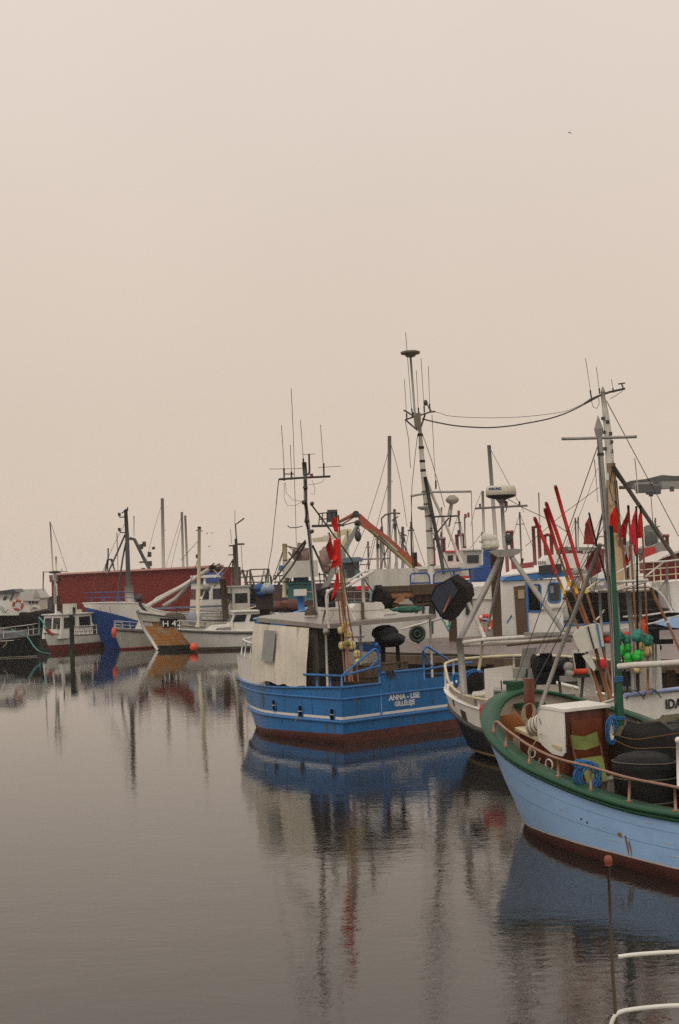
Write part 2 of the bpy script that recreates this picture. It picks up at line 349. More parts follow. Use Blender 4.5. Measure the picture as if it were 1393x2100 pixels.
# ---------------------------------------------------------------- hull builder
class Hull:
    """s runs from the bow tip aft, q = -s/+s picks the side; b>0 lies along t"""
    def __init__(h, tip, u, t, L, hb, hbw, sheer, rake=.5, flare=1.3):
        h.o=Vector((tip[0],tip[1],0)); h.u=Vector((u[0],u[1],0)).normalized(); h.t=Vector((t[0],t[1],0)).normalized()
        h.L=L; h.hb=hb; h.hbw=hbw; h.sh=sheer; h.rake=rake; h.flare=flare
    def P(h, s, b, z): return h.o+h.u*s+h.t*b+Vector((0,0,z))
    def pt(h, q, z, off=0):
        s=abs(q); sg=1 if q>=0 else -1; sh=crom(h.sh,s)
        w=max(0,min(1,z/sh))**h.flare
        b=crom(h.hbw,s)+(crom(h.hb,s)-crom(h.hbw,s))*w
        if z<0: b*=1+z*.9
        se=s+h.rake*(1-w)*max(0,1-s/(h.L*.6))**2
        return h.P(se, sg*max(0,b+(off if s>.02 else 0)), z) - (h.u*off if s<.5 else Vector())
    def qs(h, n=26, q0=None, q1=None):
        a=[h.L*(i/n)**1.8 for i in range(n+1)]
        q=[-x for x in reversed(a)]+a[1:]
        if q0 is not None: q=[q0]+[x for x in q if q0+.02<x<q1-.02]+[q1]
        return q
    def path(h, zf, q0=None, q1=None, off=0, n=26):
        f=zf if callable(zf) else (lambda s: zf)
        return [h.pt(q, f(abs(q)), off) for q in h.qs(n,q0,q1)]
    def shell(h, root, rows, mats, name='hull', label=None, transom=True):
        """rows: list of z functions bottom to top, mats index per band"""
        qs=h.qs(); mb=MB(); fs=[(r if callable(r) else (lambda s,r=r: r)) for r,_ in rows]
        mi=[m for _,m in rows[1:]]
        grid=[[h.pt(q, f(abs(q))) for q in qs] for f in fs]
        mb.grid(grid, mats=mi)
        if transom:
            for i in range(len(grid)-1):
                mb.poly([grid[i][0], grid[i][-1], grid[i+1][-1], grid[i+1][0]], mi[i])
        return P(root, name, mb, mats, label)
    def bulwark(h, root, deckz, mat_in, off=-.07, name='bulwark_inside'):
        f=deckz if callable(deckz) else (lambda s: deckz)
        top=[h.pt(q, crom(h.sh,abs(q)), off) for q in h.qs()]
        bot=[h.pt(q, f(abs(q)), off) for q in h.qs()]
        mb=MB().grid([bot, top]); mb.poly([bot[0]-h.u*.07, bot[-1]-h.u*.07, top[-1]-h.u*.07, top[0]-h.u*.07])
        return P(root, name, mb, mat_in)
    def deck(h, root, deckz, m, off=-.05, name='deck', s0=0):
        f=deckz if callable(deckz) else (lambda s: deckz)
        qs=[q for q in h.qs() if q>=0]
        a=[h.pt(q, f(q), off) for q in qs]; b=[h.pt(-q, f(q), off) for q in qs]
        return P(root, name, MB().grid([a,b], sm=False), m)
    def cap(h, root, m, wout=.04, win=.12, th=.05, name='gunwale', q0=None, q1=None):
        p=h.path(lambda s: crom(h.sh,s), q0, q1)
        sg = 1 if (h.u.cross(h.t)).z<0 else -1   # outward side while travelling q- to q+
        prof=[(-sg*win,0),(sg*wout,0),(sg*(wout+.01),th*.5),(sg*wout,th),(-sg*win,th)]
        return P(root, name, MB().sweep(p, prof), m)
    def strake(h, root, z, m, out_=.03, hgt=.05, name='rub_rail', q0=None, q1=None):
        f=z if callable(z) else (lambda s: z)
        p=h.path(f, q0, q1); sg = 1 if (h.u.cross(h.t)).z<0 else -1
        prof=[(-sg*.01,-hgt/2),(sg*out_,-hgt/2),(sg*out_*1.25,0),(sg*out_,hgt/2),(-sg*.01,hgt/2)]
        return P(root, name, MB().sweep(p, prof), m)

def text(root, body, org, right, up, size, m, depth=.004, name='lettering', bold=.0, parent=None, align='CENTER', sx=1.0):
    cu=bpy.data.curves.new(name,'FONT'); cu.body=body; cu.size=size; cu.extrude=depth; cu.align_x=align; cu.offset=bold
    cu.resolution_u=3
    tmp=bpy.data.objects.new('tmp', cu); col.objects.link(tmp)
    dg=bpy.context.evaluated_depsgraph_get(); me0=bpy.data.meshes.new_from_object(tmp.evaluated_get(dg))
    bpy.data.objects.remove(tmp)
    r=Vector(right).normalized(); n=r.cross(Vector(up)).normalized(); u=n.cross(r)
    o0=Vector(org)
    mb=MB(); mb.v=[o0+r*(v.co.x*sx)+u*v.co.y+n*v.co.z for v in me0.vertices]
    for p in me0.polygons: mb.face(p.vertices)
    return P(root, name, mb, m)

def pane(root, mb_pts, m, nrm, th=.02, frame=None, fm=None, name='window', fr=.03):
    """glass pane with frame around; pts in order, nrm outward"""
    pts=[Vector(p) for p in mb_pts]; nrm=Vector(nrm).normalized()
    g=P(root, name, MB().prism([p+nrm*.004 for p in pts], nrm*.008), m)
    if fm:
        mb=MB().tube([p+nrm*.014 for p in pts], fr, n=4, closed=True)
        P(g, 'window_frame', mb, fm)
    return g

def house(root, c0, ax, ay, w, l, z0, z1, wallm, roofm, wins=(), over=.12, roofth=.07, name='wheelhouse', top_in=0.0, framem=None, winm=None):
    """box cabin: c0 = front near corner in plan, ax/ay unit plan vectors; wins: (face, u0,u1, v0,v1) face 0 = along ax (front), 1 = along ay from c0 (left side), 2 = along ay at far ax end"""
    c0=Vector((c0[0],c0[1],0)); ax=Vector((ax[0],ax[1],0)).normalized(); ay=Vector((ay[0],ay[1],0)).normalized()
    def pp(a,b,z):
        k=(z-z0)/(z1-z0)*top_in
        a2=a+(k if a<w/2 else -k); b2=b+(k if b<l/2 else -k)
        return c0+ax*a2+ay*b2+Vector((0,0,z))
    mb=MB(); bot=[pp(0,0,z0),pp(w,0,z0),pp(w,l,z0),pp(0,l,z0)]; top=[pp(0,0,z1),pp(w,0,z1),pp(w,l,z1),pp(0,l,z1)]
    mb.grid([bot,top], sm=False, closed=True)
    wh=P(root, name, mb, wallm)
    rb=[pp(0,0,z1)-ax*over-ay*over, pp(w,0,z1)+ax*over-ay*over, pp(w,l,z1)+ax*over+ay*over, pp(0,l,z1)-ax*over+ay*over]
    P(wh, 'roof', MB().prism(rb, (0,0,roofth)), roofm)
    for (f,u0,u1,v0,v1) in wins:
        zz0=z0+(z1-z0)*v0; zz1=z0+(z1-z0)*v1
        if f==0: q=[pp(w*u0,0,zz0),pp(w*u1,0,zz0),pp(w*u1,0,zz1),pp(w*u0,0,zz1)]; nr=-ay
        elif f==1: q=[pp(0,l*u0,zz0),pp(0,l*u1,zz0),pp(0,l*u1,zz1),pp(0,l*u0,zz1)]; nr=-ax
        else: q=[pp(w,l*u0,zz0),pp(w,l*u1,zz0),pp(w,l*u1,zz1),pp(w,l*u0,zz1)]; nr=ax
        pane(wh, q, winm or glass, nr, fm=framem)
    return wh
def rail(root, path, hgt, m, r=.018, every=3, name='railing', mid=True, posts=True):
    top=[p+Vector((0,0,hgt)) for p in path]
    mb=MB().tube(top, r, n=6)
    if mid: mb.tube([p+Vector((0,0,hgt*.5)) for p in path], r*.8, n=6)
    o=P(root, name, mb, m)
    if posts:
        for i in range(0,len(path),every):
            P(o, 'post', MB().tube([path[i], top[i]], r, n=6), m)
    return o
def proj(v):
    q = CM.to_3x3().transposed() @ (Vector(v)-Vector((0,0,H)))
    return (696.5 + q.x/-q.z*FPX, 1050 - q.y/-q.z*FPX)
def find_q(h, px, z, lo, hi, off=0):
    best=None
    for i in range(201):
        q=lo+(hi-lo)*i/200; zz=z(abs(q)) if callable(z) else z
        e=abs(proj(h.pt(q,zz,off))[0]-px)
        if best is None or e<best[0]: best=(e,q)
    return best[1]
# ================================================================ THE SETTING
def water_material():
    m=bpy.data.materials.new('harbour_water'); m.use_nodes=True; t=m.node_tree; b=t.nodes['Principled BSDF']; nn=t.nodes.new; lk=t.links.new
    b.inputs['Base Color'].default_value=(.018,.014,.011,1); b.inputs['Roughness'].default_value=.02; b.inputs['IOR'].default_value=1.43
    g=nn('ShaderNodeNewGeometry')
    def noise_(scale, sx, sy, detail=3, rough=.5, dist=0.0):
        mp=nn('ShaderNodeMapping'); lk(g.outputs['Position'], mp.inputs[0]); mp.inputs['Scale'].default_value=(sx,sy,1); mp.inputs['Rotation'].default_value=(0,0,R(12))
        n=nn('ShaderNodeTexNoise'); n.inputs['Scale'].default_value=scale; n.inputs['Detail'].default_value=detail; n.inputs['Roughness'].default_value=rough; n.inputs['Distortion'].default_value=dist
        lk(mp.outputs[0], n.inputs['Vector']); return n
    patch=noise_(.12,1,.5,4,.6); pm=nn('ShaderNodeMapRange'); lk(patch.outputs[0], pm.inputs[0]); pm.inputs[1].default_value=.38; pm.inputs[2].default_value=.66; pm.inputs[3].default_value=.3; pm.inputs[4].default_value=1.5
    small=noise_(7.0,.7,1.0,4,.6,.4); big=noise_(1.1,.55,1.0,3,.55,.3)
    b1=nn('ShaderNodeBump'); b1.inputs['Distance'].default_value=.0042; lk(small.outputs[0], b1.inputs['Height']); lk(pm.outputs[0], b1.inputs['Strength'])
    b2=nn('ShaderNodeBump'); b2.inputs['Distance'].default_value=.008; lk(big.outputs[0], b2.inputs['Height']); b2.inputs['Strength'].default_value=.8; lk(b1.outputs[0], b2.inputs['Normal'])
    # sheltered far basin is calmer than the open water near the camera
    sp=nn('ShaderNodeSeparateXYZ'); lk(g.outputs['Position'],sp.inputs[0]); fm_=nn('ShaderNodeMapRange'); lk(sp.outputs[1],fm_.inputs[0])
    fm_.inputs[1].default_value=15; fm_.inputs[2].default_value=44; fm_.inputs[3].default_value=1.0; fm_.inputs[4].default_value=.22
    m1_=nn('ShaderNodeMath'); m1_.operation='MULTIPLY'; lk(pm.outputs[0],m1_.inputs[0]); lk(fm_.outputs[0],m1_.inputs[1]); lk(m1_.outputs[0],b1.inputs['Strength'])
    m2_=nn('ShaderNodeMath'); m2_.operation='MULTIPLY'; lk(fm_.outputs[0],m2_.inputs[0]); m2_.inputs[1].default_value=.9; lk(m2_.outputs[0],b2.inputs['Strength'])
    lk(b2.outputs[0], b.inputs['Normal'])
    return m
solo('water', MB().poly([(-700,-60,0),(700,-60,0),(700,700,0),(-700,700,0)]), water_material(), '', '', kind='structure')
# far quay carrying the red building
def slab(name, pts, z0, z1, mtop, mside):
    mb=MB(); b=[Vector((x,y,z0)) for x,y in pts]; t=[Vector((x,y,z1)) for x,y in pts]
    mb.grid([b,t], m=1, sm=False, closed=True); mb.poly(t, 0)
    return solo(name, mb, [mtop, mside], '', '', kind='structure')
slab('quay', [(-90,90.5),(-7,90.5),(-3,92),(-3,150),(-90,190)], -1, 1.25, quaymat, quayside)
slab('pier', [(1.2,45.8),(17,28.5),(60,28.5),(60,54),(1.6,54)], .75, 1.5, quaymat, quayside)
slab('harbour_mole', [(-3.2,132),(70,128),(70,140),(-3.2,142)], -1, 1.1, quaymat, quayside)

# pier edge timber and its piles (each a countable piling)
ed=[Vector((1.2,45.75,1.42)), Vector((17,28.42,1.42))]
dv=(ed[1]-ed[0]).normalized()
solo('edge_beam', MB().box((ed[0]+ed[1])/2+Vector((-.08,-.08,-.12)), (ed[1]-ed[0]).length, .22, .26, yaw=math.atan2(dv.y,dv.x)), wood, 'long wet timber beam along the near edge of the pier', 'edge beam')
desc=['at the pier end behind the blue boat','under the pier right of the blue boat','under the pier behind the tripod mast','under the pier behind the white panel','under the pier behind the black hauler','under the pier behind the mast of poles','under the pier at the right frame edge']
for i in range(7):
    p=ed[0]+dv*(.6+i*2.1)
    solo('pier_pile', MB().tube([Vector((p.x-.12,p.y-.12,-1)),Vector((p.x-.12,p.y-.12,1.25))], .16, n=10), piling, 'dark wet timber pile '+desc[i], 'pile', group='piles under the pier')

# ================================================================ BOAT A: light blue hull, green gunwale
A=Hull((2.88,24.1),(.56,-.83),(-.83,-.56),10.5,
  [(0,0),(.12,.5),(.3,.9),(.8,1.4),(1.3,1.7),(2.1,1.92),(3.3,2.07),(4.4,2.2),(5.6,2.28),(8,2.28),(10.5,1.9)],
  [(0,0),(.3,.40),(.8,.82),(1.5,1.28),(2.1,1.52),(3.3,1.90),(4.4,2.06),(5.6,2.2),(8,2.2),(10.5,1.5)],
  [(0,2.0),(.4,1.78),(1.0,1.56),(1.5,1.38),(2.1,1.2),(3,1.03),(4,.91),(5,.85),(8,.85),(10.5,1.0)], rake=.35, flare=.85)
shA=lambda s: crom(A.sh,s)
a=thing('fishing_boat','small wooden boat with light blue hull, green gunwale and varnished cabin, nearest the camera','boat',(5.9,19.8,0))
A.shell(a, [(-.5,0),(-.02,0),(lambda s:.18-.1*max(0,1-s/3),0),(lambda s:.20-.09*max(0,1-s/3),1),(lambda s: shA(s)*.5,2),(lambda s: shA(s)*.5+.012,4),(lambda s: shA(s)*.75,2),(lambda s: shA(s)*.75+.01,4),(shA,2)], [bootred, oldwhite, lightblue, lightblue, mat('light_blue_seam',c(112,146,184),.5)])
A.cap(a, green, wout=.045, win=.26, th=.055)
A.strake(a, lambda s: shA(s)-.03, green, .03, .05, 'sheer_strake')
A.bulwark(a, lambda s: max(.3, .72-.14*s), mat('cream_bulwark_inside', c(176,160,142), .6, var=.2, dirt=c(110,88,66), dirt_amt=.4), off=-.1)
mbg=MB().grid([[A.pt(q,shA(abs(q))-(.30+.1*max(0,1-abs(q)/3)),-.10) for q in A.qs()],[A.pt(q,shA(abs(q)),-.09) for q in A.qs()]]); P(a,'green_bulwark_band',mbg,green)
A.deck(a, lambda s: max(.3, .72-.14*s), planks('brown_deck_planks', c(92,70,50), math.atan2(-.83,.56)), off=-.05)
# stem head
mb=MB(); 
tip=A.P(-.02,0,0)
mb.box(tip+Vector((0,0,1.98)), .26,.2,.34, yaw=math.atan2(-.83,.56)); mb.box(tip+Vector((0,0,2.14))-A.u*.02, .32,.25,.06, yaw=math.atan2(-.83,.56))
mb.box(tip+A.u*.25+Vector((0,0,1.78)), .4,.5,.07, yaw=math.atan2(-.83,.56))
P(a,'stem_head',mb,green)
# orange-brown breast knee inside the near bow
mb=MB(); ps=[A.pt(q, shA(abs(q))-.06, -.30) for q in [x*.1 for x in range(3,15)]]; pl=[A.pt(q, shA(abs(q))-.42, -.42) for q in [x*.1 for x in range(3,15)]]
P(a,'bow_knee', MB().grid([ps,pl]), mat('ochre_varnished_knee', c(150,88,38), .5, var=.2))
# white sloping panels in the bow well
P(a,'well_panel', MB().prism([A.P(.55,.15,.7),A.P(1.5,1.15,.68),A.P(1.55,.9,1.15),A.P(.7,.2,1.2)], A.u*.04), greypaint)
P(a,'well_panel', MB().prism([A.P(.75,.35,.66),A.P(1.3,.95,.66),A.P(1.3,.98,1.0),A.P(.8,.55,1.05)], A.u*.04), oldwhite)
# sampson post with rope
pb=X(1089,1500,23.1)
P(a,'sampson_post', MB().box(pb+Vector((0,0,.18)), .13,.13,1.35, yaw=.3), varnish)
mb=MB()
for i in range(5): mb.tube(smooth_pts([X(1073+i,1450,22.98),X(1070+i*2,1470,22.95),X(1080+i,1484-i*2,22.93),X(1096-i,1470,22.95),X(1097-i,1449,22.98),X(1085,1443,22.96),X(1073+i,1450,22.98)],4), .009, n=5)
P(a,'mooring_rope', mb, tanrope)
# trunk cabin
tk=[(.9,.75,1.47),(1.87,1.0,1.33),(2.22,1.03,1.30)]; tf=[(.9,-.45,1.47),(1.87,-.3,1.33),(2.22,-.12,1.30)]
top_n=[A.P(s,b,z) for s,b,z in tk]; top_f=[A.P(s,b,z) for s,b,z in tf]
bot_n=[A.P(s,b,.35) for s,b,z in tk]; bot_f=[A.P(s,b,.35) for s,b,z in tf]
mb=MB().grid([bot_n,top_n],sm=False).grid([bot_f,top_f],sm=False); mb.poly([bot_n[0],bot_f[0],top_f[0],top_n[0]]); mb.poly([bot_n[-1],bot_f[-1],top_f[-1],top_n[-1]])
tc_=P(a,'trunk_cabin',mb,varnish)
mb=MB(); ex=[A.P(s+(-.06 if i==0 else 0),b+.05,z) for i,(s,b,z) in enumerate(tk)]+[A.P(s+(-.06 if i==0 else 0),b-.05,z) for i,(s,b,z) in reversed(list(enumerate(tf)))]
mb.prism(ex,(0,0,.05)); P(tc_,'cabin_top',mb,cream)
for (px_,py_) in ((1093,1541),(1128,1565)):
    d=None
    for k in range(60):     # the point of the near cabin wall seen here
        s=.9+2.2*k/59; b=crom([(x,y) for x,y,z in tk],s)
        if proj(A.P(s,b,1))[0]>=px_: break
    o=A.P(s,b+.012,0); z=H-(py_-proj(Vector((o.x,o.y,H)))[1])/ppm(o.y)
    nrm=A.t
    g=P(tc_,'porthole', MB().lathe(A.P(s,b,z), [(.07,0),(.07,.02)], axis=nrm, n=20).torus(A.P(s,b+.02,z), .078,.014,nrm,24,8,m=1), [glass, white])
# companionway
s1=2.24; s0=1.78; b1=1.02; b0=.14
def pq(s,b,z): return A.P(s,b,z)
cm=P(a,'companionway', MB().prism([pq(s1,b1,.4),pq(s1,b0,.4),pq(s1,b0,1.86),pq(s1,b1,1.86)], -A.u*.44), varnish)
P(cm,'door', MB().prism([pq(s1+.004,b1-.12,.45),pq(s1+.004,b0+.12,.45),pq(s1+.004,b0+.12,1.72),pq(s1+.004,b1-.12,1.72)], A.u*.025), mat('door_mahogany', c(118,60,32), .35, var=.3, scale=4, streak=9))
for bb in (b1-.03,b0+.03): P(cm,'door_post', MB().box(pq(s1+.03,bb,1.1),.07,.06,1.5, yaw=math.atan2(-.83,.56)), mat('dark_mahogany', c(70,34,20),.4))
P(cm,'hood_roof', MB().prism([pq(s1+.06,b1+.05,1.87),pq(s1+.06,b0-.06,1.87),pq(s0-.0,b0-.06,1.9),pq(s0-.0,b1+.05,1.9)], (0,0,.045)), white)
# rounded white side cheek
arc=[pq(s1+.04,b1+.01,1.88)]
for i in range(9):
    an=R(90*i/8); arc.append(pq(s0+.06-math.sin(an)*.17, b1+.01, 1.70+math.cos(an)*.18))
arc+= [pq(s0-.1,b1+.01,1.42),pq(s0,b1+.01,1.33),pq(s0+.22,b1+.01,1.22),pq(s1-.02,b1+.01,1.2),pq(s1+.04,b1+.01,1.26)]
P(cm,'hood_cheek', MB().prism(arc, A.t*.03), white)
P(cm,'hood_trim', MB().tube(arc[:13], .018, n=6), white)
# mast, boom, stay, strut
DM=22.2
mp_=LP(DM,[(1229.5,892),(1236,995),(1242.5,1092)])
ms=P(a,'mast', MB().tube(LP(DM,[(1228,880),(1229.5,897),(1236,995),(1245,1092),(1250,1180)]), [.03,.042,.05,.055,.055], n=12), galv)
P(ms,'mast_finial', MB().lathe(X(1229,898,DM), [(.001,-.02),(.05,0),(.072,.14),(.001,.36)], axis=X(1227,860,DM)-X(1229,898,DM), n=4, sm=False), greypaint)
P(a,'lower_mast', MB().tube(LP(DM,[(1252,1078),(1256,1180),(1262,1290),(1267,1400),(1271.5,1480),(1279,1640)]), [.045,.058,.066,.070,.073,.078], n=14), mastgreen)
for pts,r in (([(1240,1088),(1248,1200),(1253,1290),(1258,1420)],.018),([(1245,1000),(1249,1100),(1256,1250),(1261,1400)],.009)):
    P(a,'mast_track', MB().tube(LP(DM-.06,pts), r, n=6), galv)
line(a,'crossbar',galv,.026,DM,[(1152,900),(1180,899.5),(1230,898),(1280,896.5),(1306,895.5)])
P(a,'mast_band', MB().lathe(X(1232,932,DM), [(.055,-.02),(.055,.02)], axis=X(1230,900,DM)-X(1232,932,DM), n=14), darkmetal)
P(a,'stay', MB().tube([X(1226,915,DM), A.P(.02,.05,2.12)], .0075, n=5), wire)
P(a,'stay', MB().tube([X(1240,1075,DM), A.P(.05,-.05,2.12)], .0065, n=5), wire)
P(a,'mast_strut', MB().tube([X(1232,1115,DM), X(1200,1200,22.5), X(1148,1338,22.9), X(1104,1462,23.2)], .034, n=10), galv)
P(a,'mast_strut', MB().tube([X(1234,1118,DM), X(1170,1262,22.9), X(1095,1405,23.6)], .009, n=6), wire)
for p0,p1 in (((1226,960,DM),(1118,1240,23.3)),((1238,1050,DM),(1176,1190,22.8)),((1246,1085,DM),(1205,1275,22.6)),((1229,1100,DM),(1085,1398,23.8)),((1252,1010,DM),(1393,1330,20.5))):
    P(a,'stay', MB().tube([X(*p0),X(*p1)], .0045, n=4), wire)
P(a,'boom', MB().tube(smooth_pts([X(1268,1367,DM-.05),X(1300,1364,22.0),X(1340,1362,21.8),X(1470,1354,21)],4), .047, n=12), lightpipe)
P(a,'halyard', MB().tube(LP(DM-.1,[(1226,905),(1243,1090),(1252,1300),(1262,1450)]), .006, n=5), wire)
# tarred wrappings at mast foot
mb=MB()
for i,y in enumerate((1388,1392,1396,1470,1474)): mb.torus(X(1266+(y-1388)*.05,y,DM), .082,.012, X(1264,1380,DM)-X(1268,1460,DM), 18,6)
P(a,'rope_lashing', mb, bluerope)
# side rail on the near gunwale
tops=[(1018,1480),(1040,1497),(1089,1531),(1145,1556),(1212,1573),(1292,1596),(1384,1614),(1490,1640)]
bases=[1012,1037,1085,1144,1213,1292,1386,1490]
rp=[];
zcap=lambda s: shA(s)+.05
for (tx,ty),bx_ in zip(tops,bases):
    q=find_q(A,bx_,zcap,.6,9,-.1); bp=A.pt(q,zcap(q),-.1); d=bp.y
    tp=X(tx,ty,d); rp.append((bp,tp))
rl=P(a,'side_rail', MB().tube(smooth_pts([rp[0][0]+Vector((0,0,.02))]+[t for _,t in rp],5), .021, n=8), copper)
for bp,tp in rp[0:]:
    P(rl,'rail_post', MB().tube([bp,tp], .02, n=8).lathe(bp,[(.05,0),(.05,.02)],n=12), copper)
# cleat with line on third post
P(a,'lashing', MB().tube([rp[2][1]+Vector((.02,0,0)), X(1112,1500,22.2)], .008, n=5).ball(rp[2][1]-Vector((0,0,.04)),.035,(1,1,1.4)), tanrope)
# rust stain and scuffs are real flakes lying on the hull
def hull_patch(root, h, name, m, q0, q1, z0, z1, n=7, jag=.4, seed=1):
    rnd=random.Random(seed); top=[];bot=[]
    for i in range(n+1):
        q=q0+(q1-q0)*i/n; e=rnd.uniform(-jag,jag)*(z1-z0)*.5
        top.append(h.pt(q,z1+e,.004)); bot.append(h.pt(q,z0,.004))
    return P(root,name,MB().grid([bot,top]),m)
rst=mat('rust_stain', c(140,100,44), .8, var=.3, scale=14)
for px_,z0,z1,wd in ((1284,.20,.46,.05),(1292,.20,.40,.035),(1274,.43,.48,.10)):
    q=find_q(A,px_,.4,2,8); P(a,'rust_stain',MB().grid([[A.pt(q-wd*.15,z0,.004),A.pt(q+wd*.15,z0,.004)],[A.pt(q-wd*.5,(z0+z1)/2,.004),A.pt(q+wd*.4,(z0+z1)/2,.004)],[A.pt(q-wd*.6,z1,.004),A.pt(q+wd*.2,z1+.02,.004)]]),rst)
for px_,z,w_ in ((1150,.62,.12),(1330,.72,.16),(1372,.5,.2),(1260,.36,.3),(1120,.4,.1),(1385,.34,.25)):
    q=find_q(A,px_,z,1.5,8); hull_patch(a,A,'scratch',oldwhite,q-w_/2,q+w_/2,z-.004,z+.004,6,.8,int(px_))
for px_,z in ((1192,.56),(1205,.53),(1236,.86)):
    q=find_q(A,px_,z,1.5,8); hull_patch(a,A,'scuff',black,q-.02,q+.02,z-.012,z+.012,3,.3,int(px_))

# liferaft canister on the cabin top
lc=thing('liferaft_canister','cream ribbed liferaft canister lying on the varnished cabin top of the light blue boat','liferaft',A.P(1.35,.45,1.46))
ca=X(1094,1494,22.55); cb=X(1124,1478,22.15); ax=(cb-ca).normalized()
P(lc,'canister', MB().lathe(ca,[(.05,0),(.15,.02),(.165,.06),(.165,.5),(.15,.56),(.05,.58)],axis=ax,n=20), floatwhite)
for k in (.1,.2,.3,.4,.5): P(lc,'strap', MB().lathe(ca+ax*k,[(.168,-.008),(.174,0),(.168,.008)],axis=ax,n=20), wood)
# green folding chair
ch=thing('folding_chair','folding chair with lime green canvas back and seat in front of the cabin door','chair',X(1205,1640,21.2))
d0=21.25
bk=[X(1168,1507,d0),X(1198,1511,d0-.03),X(1226,1500,d0),X(1230,1528,d0-.05),X(1200,1538,d0-.1),X(1174,1536,d0-.05)]
P(ch,'backrest', MB().prism(bk,(0,.015,0)), lime)
st=[X(1188,1556,d0-.12),X(1236,1549,d0-.1),X(1246,1600,d0-.5),X(1204,1606,d0-.5)]
P(ch,'seat', MB().prism(st,(0,0,-.02)), lime)
for pts in ([(1168,1505),(1176,1540),(1198,1606)],[(1226,1498),(1234,1540),(1252,1640)]): P(ch,'frame_tube', MB().tube([X(x,y,d0-.02-.1*i) for i,(x,y) in enumerate(pts)],.012,n=6), varnish)
for pts in ([(1190,1556),(1182,1640)],[(1240,1552),(1262,1650)],[(1204,1604),(1200,1650)],[(1246,1598),(1226,1652)]): P(ch,'leg', MB().tube([X(pts[0][0],pts[0][1],d0-.2),X(pts[1][0],pts[1][1],d0-.3)],.012,n=6), varnish)
# coils of rope
def coil(name, ctr, rx, rz, m, label, n=16, seed=3, r=.009, cat='rope', tilt=.25):
    rnd=random.Random(seed); mb=MB(); ctr=Vector(ctr)
    for i in range(n):
        a1=rx*rnd.uniform(.6,1.05); b1_=rz*rnd.uniform(.65,1.05); off=Vector((rnd.uniform(-.2,.2)*rx, rnd.uniform(-.06,.06), rnd.uniform(-.18,.12)*rz)); ph=rnd.uniform(-.3,.3)
        pts=[]
        for j in range(22):
            t=2*math.pi*j/22
            pts.append(ctr+off+Vector((a1*math.cos(t+ph), math.sin(t*2+i)*.02+math.cos(t)*tilt*a1, b1_*math.sin(t)*(1+.1*math.sin(3*t+i)))))
        mb.tube(pts, r, n=5, closed=True)
    return solo(name, mb, m, label, cat)
coil('rope_coil', X(1206,1592,20.2), .19,.2, bluerope, 'blue rope coil hanging over the copper side rail in front of the green chair', 20)
coil('rope_coil', X(1190,1566,20.25), .11,.05, bluerope, 'small loose bunch of blue rope on the copper side rail, left of the big coil', 7, seed=9)
coil('rope_coil', X(1256,1500,21.9), .09,.22, bluerope, 'long narrow hank of blue rope hanging from the foot of the green mast', 12, seed=5)
# black net bin and net heap
ctr=X(1322,1600,20.3); ctr.z=.38
nb=thing('net_tub','large round black tub with rope bands standing on the deck by the rail','tub',ctr)
P(nb,'tub', MB().lathe(ctr,[(.40,0),(.44,.3),(.42,.5),(.45,.8),(.43,.9),(.36,.98),(.2,1.02),(.02,1.0)],n=28), darktarp)
for z in (.35,.68,.9): P(nb,'rope_band', MB().torus(ctr+Vector((0,0,z)),.425+.02*z,.009,(0.03*z,.02,1),36,6), mat('dim_rope',c(92,84,70),.8))
def heap(name, fr, s0,s1,b0,b1,z0,hf, m, label, cat, n=18, seed=2, rough=.05):
    rnd=random.Random(seed); rows=[]
    for i in range(n+1):
        row=[]
        for j in range(n+1):
            u=i/n; v=j/n; e=min(u,1-u,v,1-v); k=min(1,e*14)**.4
            row.append(fr.P(s0+(s1-s0)*u+rnd.uniform(-rough,rough)*.5, b0+(b1-b0)*v+rnd.uniform(-rough,rough)*.5, z0+hf(u,v)*k+rnd.uniform(-rough,rough)*(1 if e>0 else 0)))
        rows.append(row)
    return solo(name, MB().grid(rows), m, label, cat)
heap('net_heap', A, 2.5,8.0,-1.7,.56,.38, lambda u,v: 1.20+.12*math.sin(9*u)+.1*math.sin(7*v), darktarp, 'big heap of black tarpaulin and nets piled behind the round black tub','net heap',24,4,.07)
heap('net_heap', A, 2.45,6.0,-1.75,.3,1.47, lambda u,v: .16+.08*math.sin(11*u+3*v), olivenet, 'olive brown fishing net spread over the top of the black heap','fishing net',22,6,.03)
mb=MB()
for k,(y0,y1) in enumerate(((1512,1500),(1524,1535))):
    mb.tube(smooth_pts([X(1262,y0-6,21.3),X(1300,y0+(4 if k==0 else 10),20.9),X(1350,(y0+y1)/2+4,20.7),X(1440,y1-4,20.2)],6), .006, n=5)
solo('rope', mb, mat('ochre_line',c(120,84,40),.8), 'two slack ochre lines drawn across the black net heap', 'rope')
cr_=X(1257,1612,20.9)
solo('crate', MB().box(cr_,.24,.3,.22,yaw=.2).box(cr_+Vector((0,0,.12)),.27,.33,.02,yaw=.2), greypaint, 'small grey white plastic box beside the legs of the green chair', 'box')
P(a,'stanchion', MB().tube(LP(18.9,[(1391,1520),(1393,1612)]),.03,n=8).ball(X(1391,1518,18.9),.045), white)

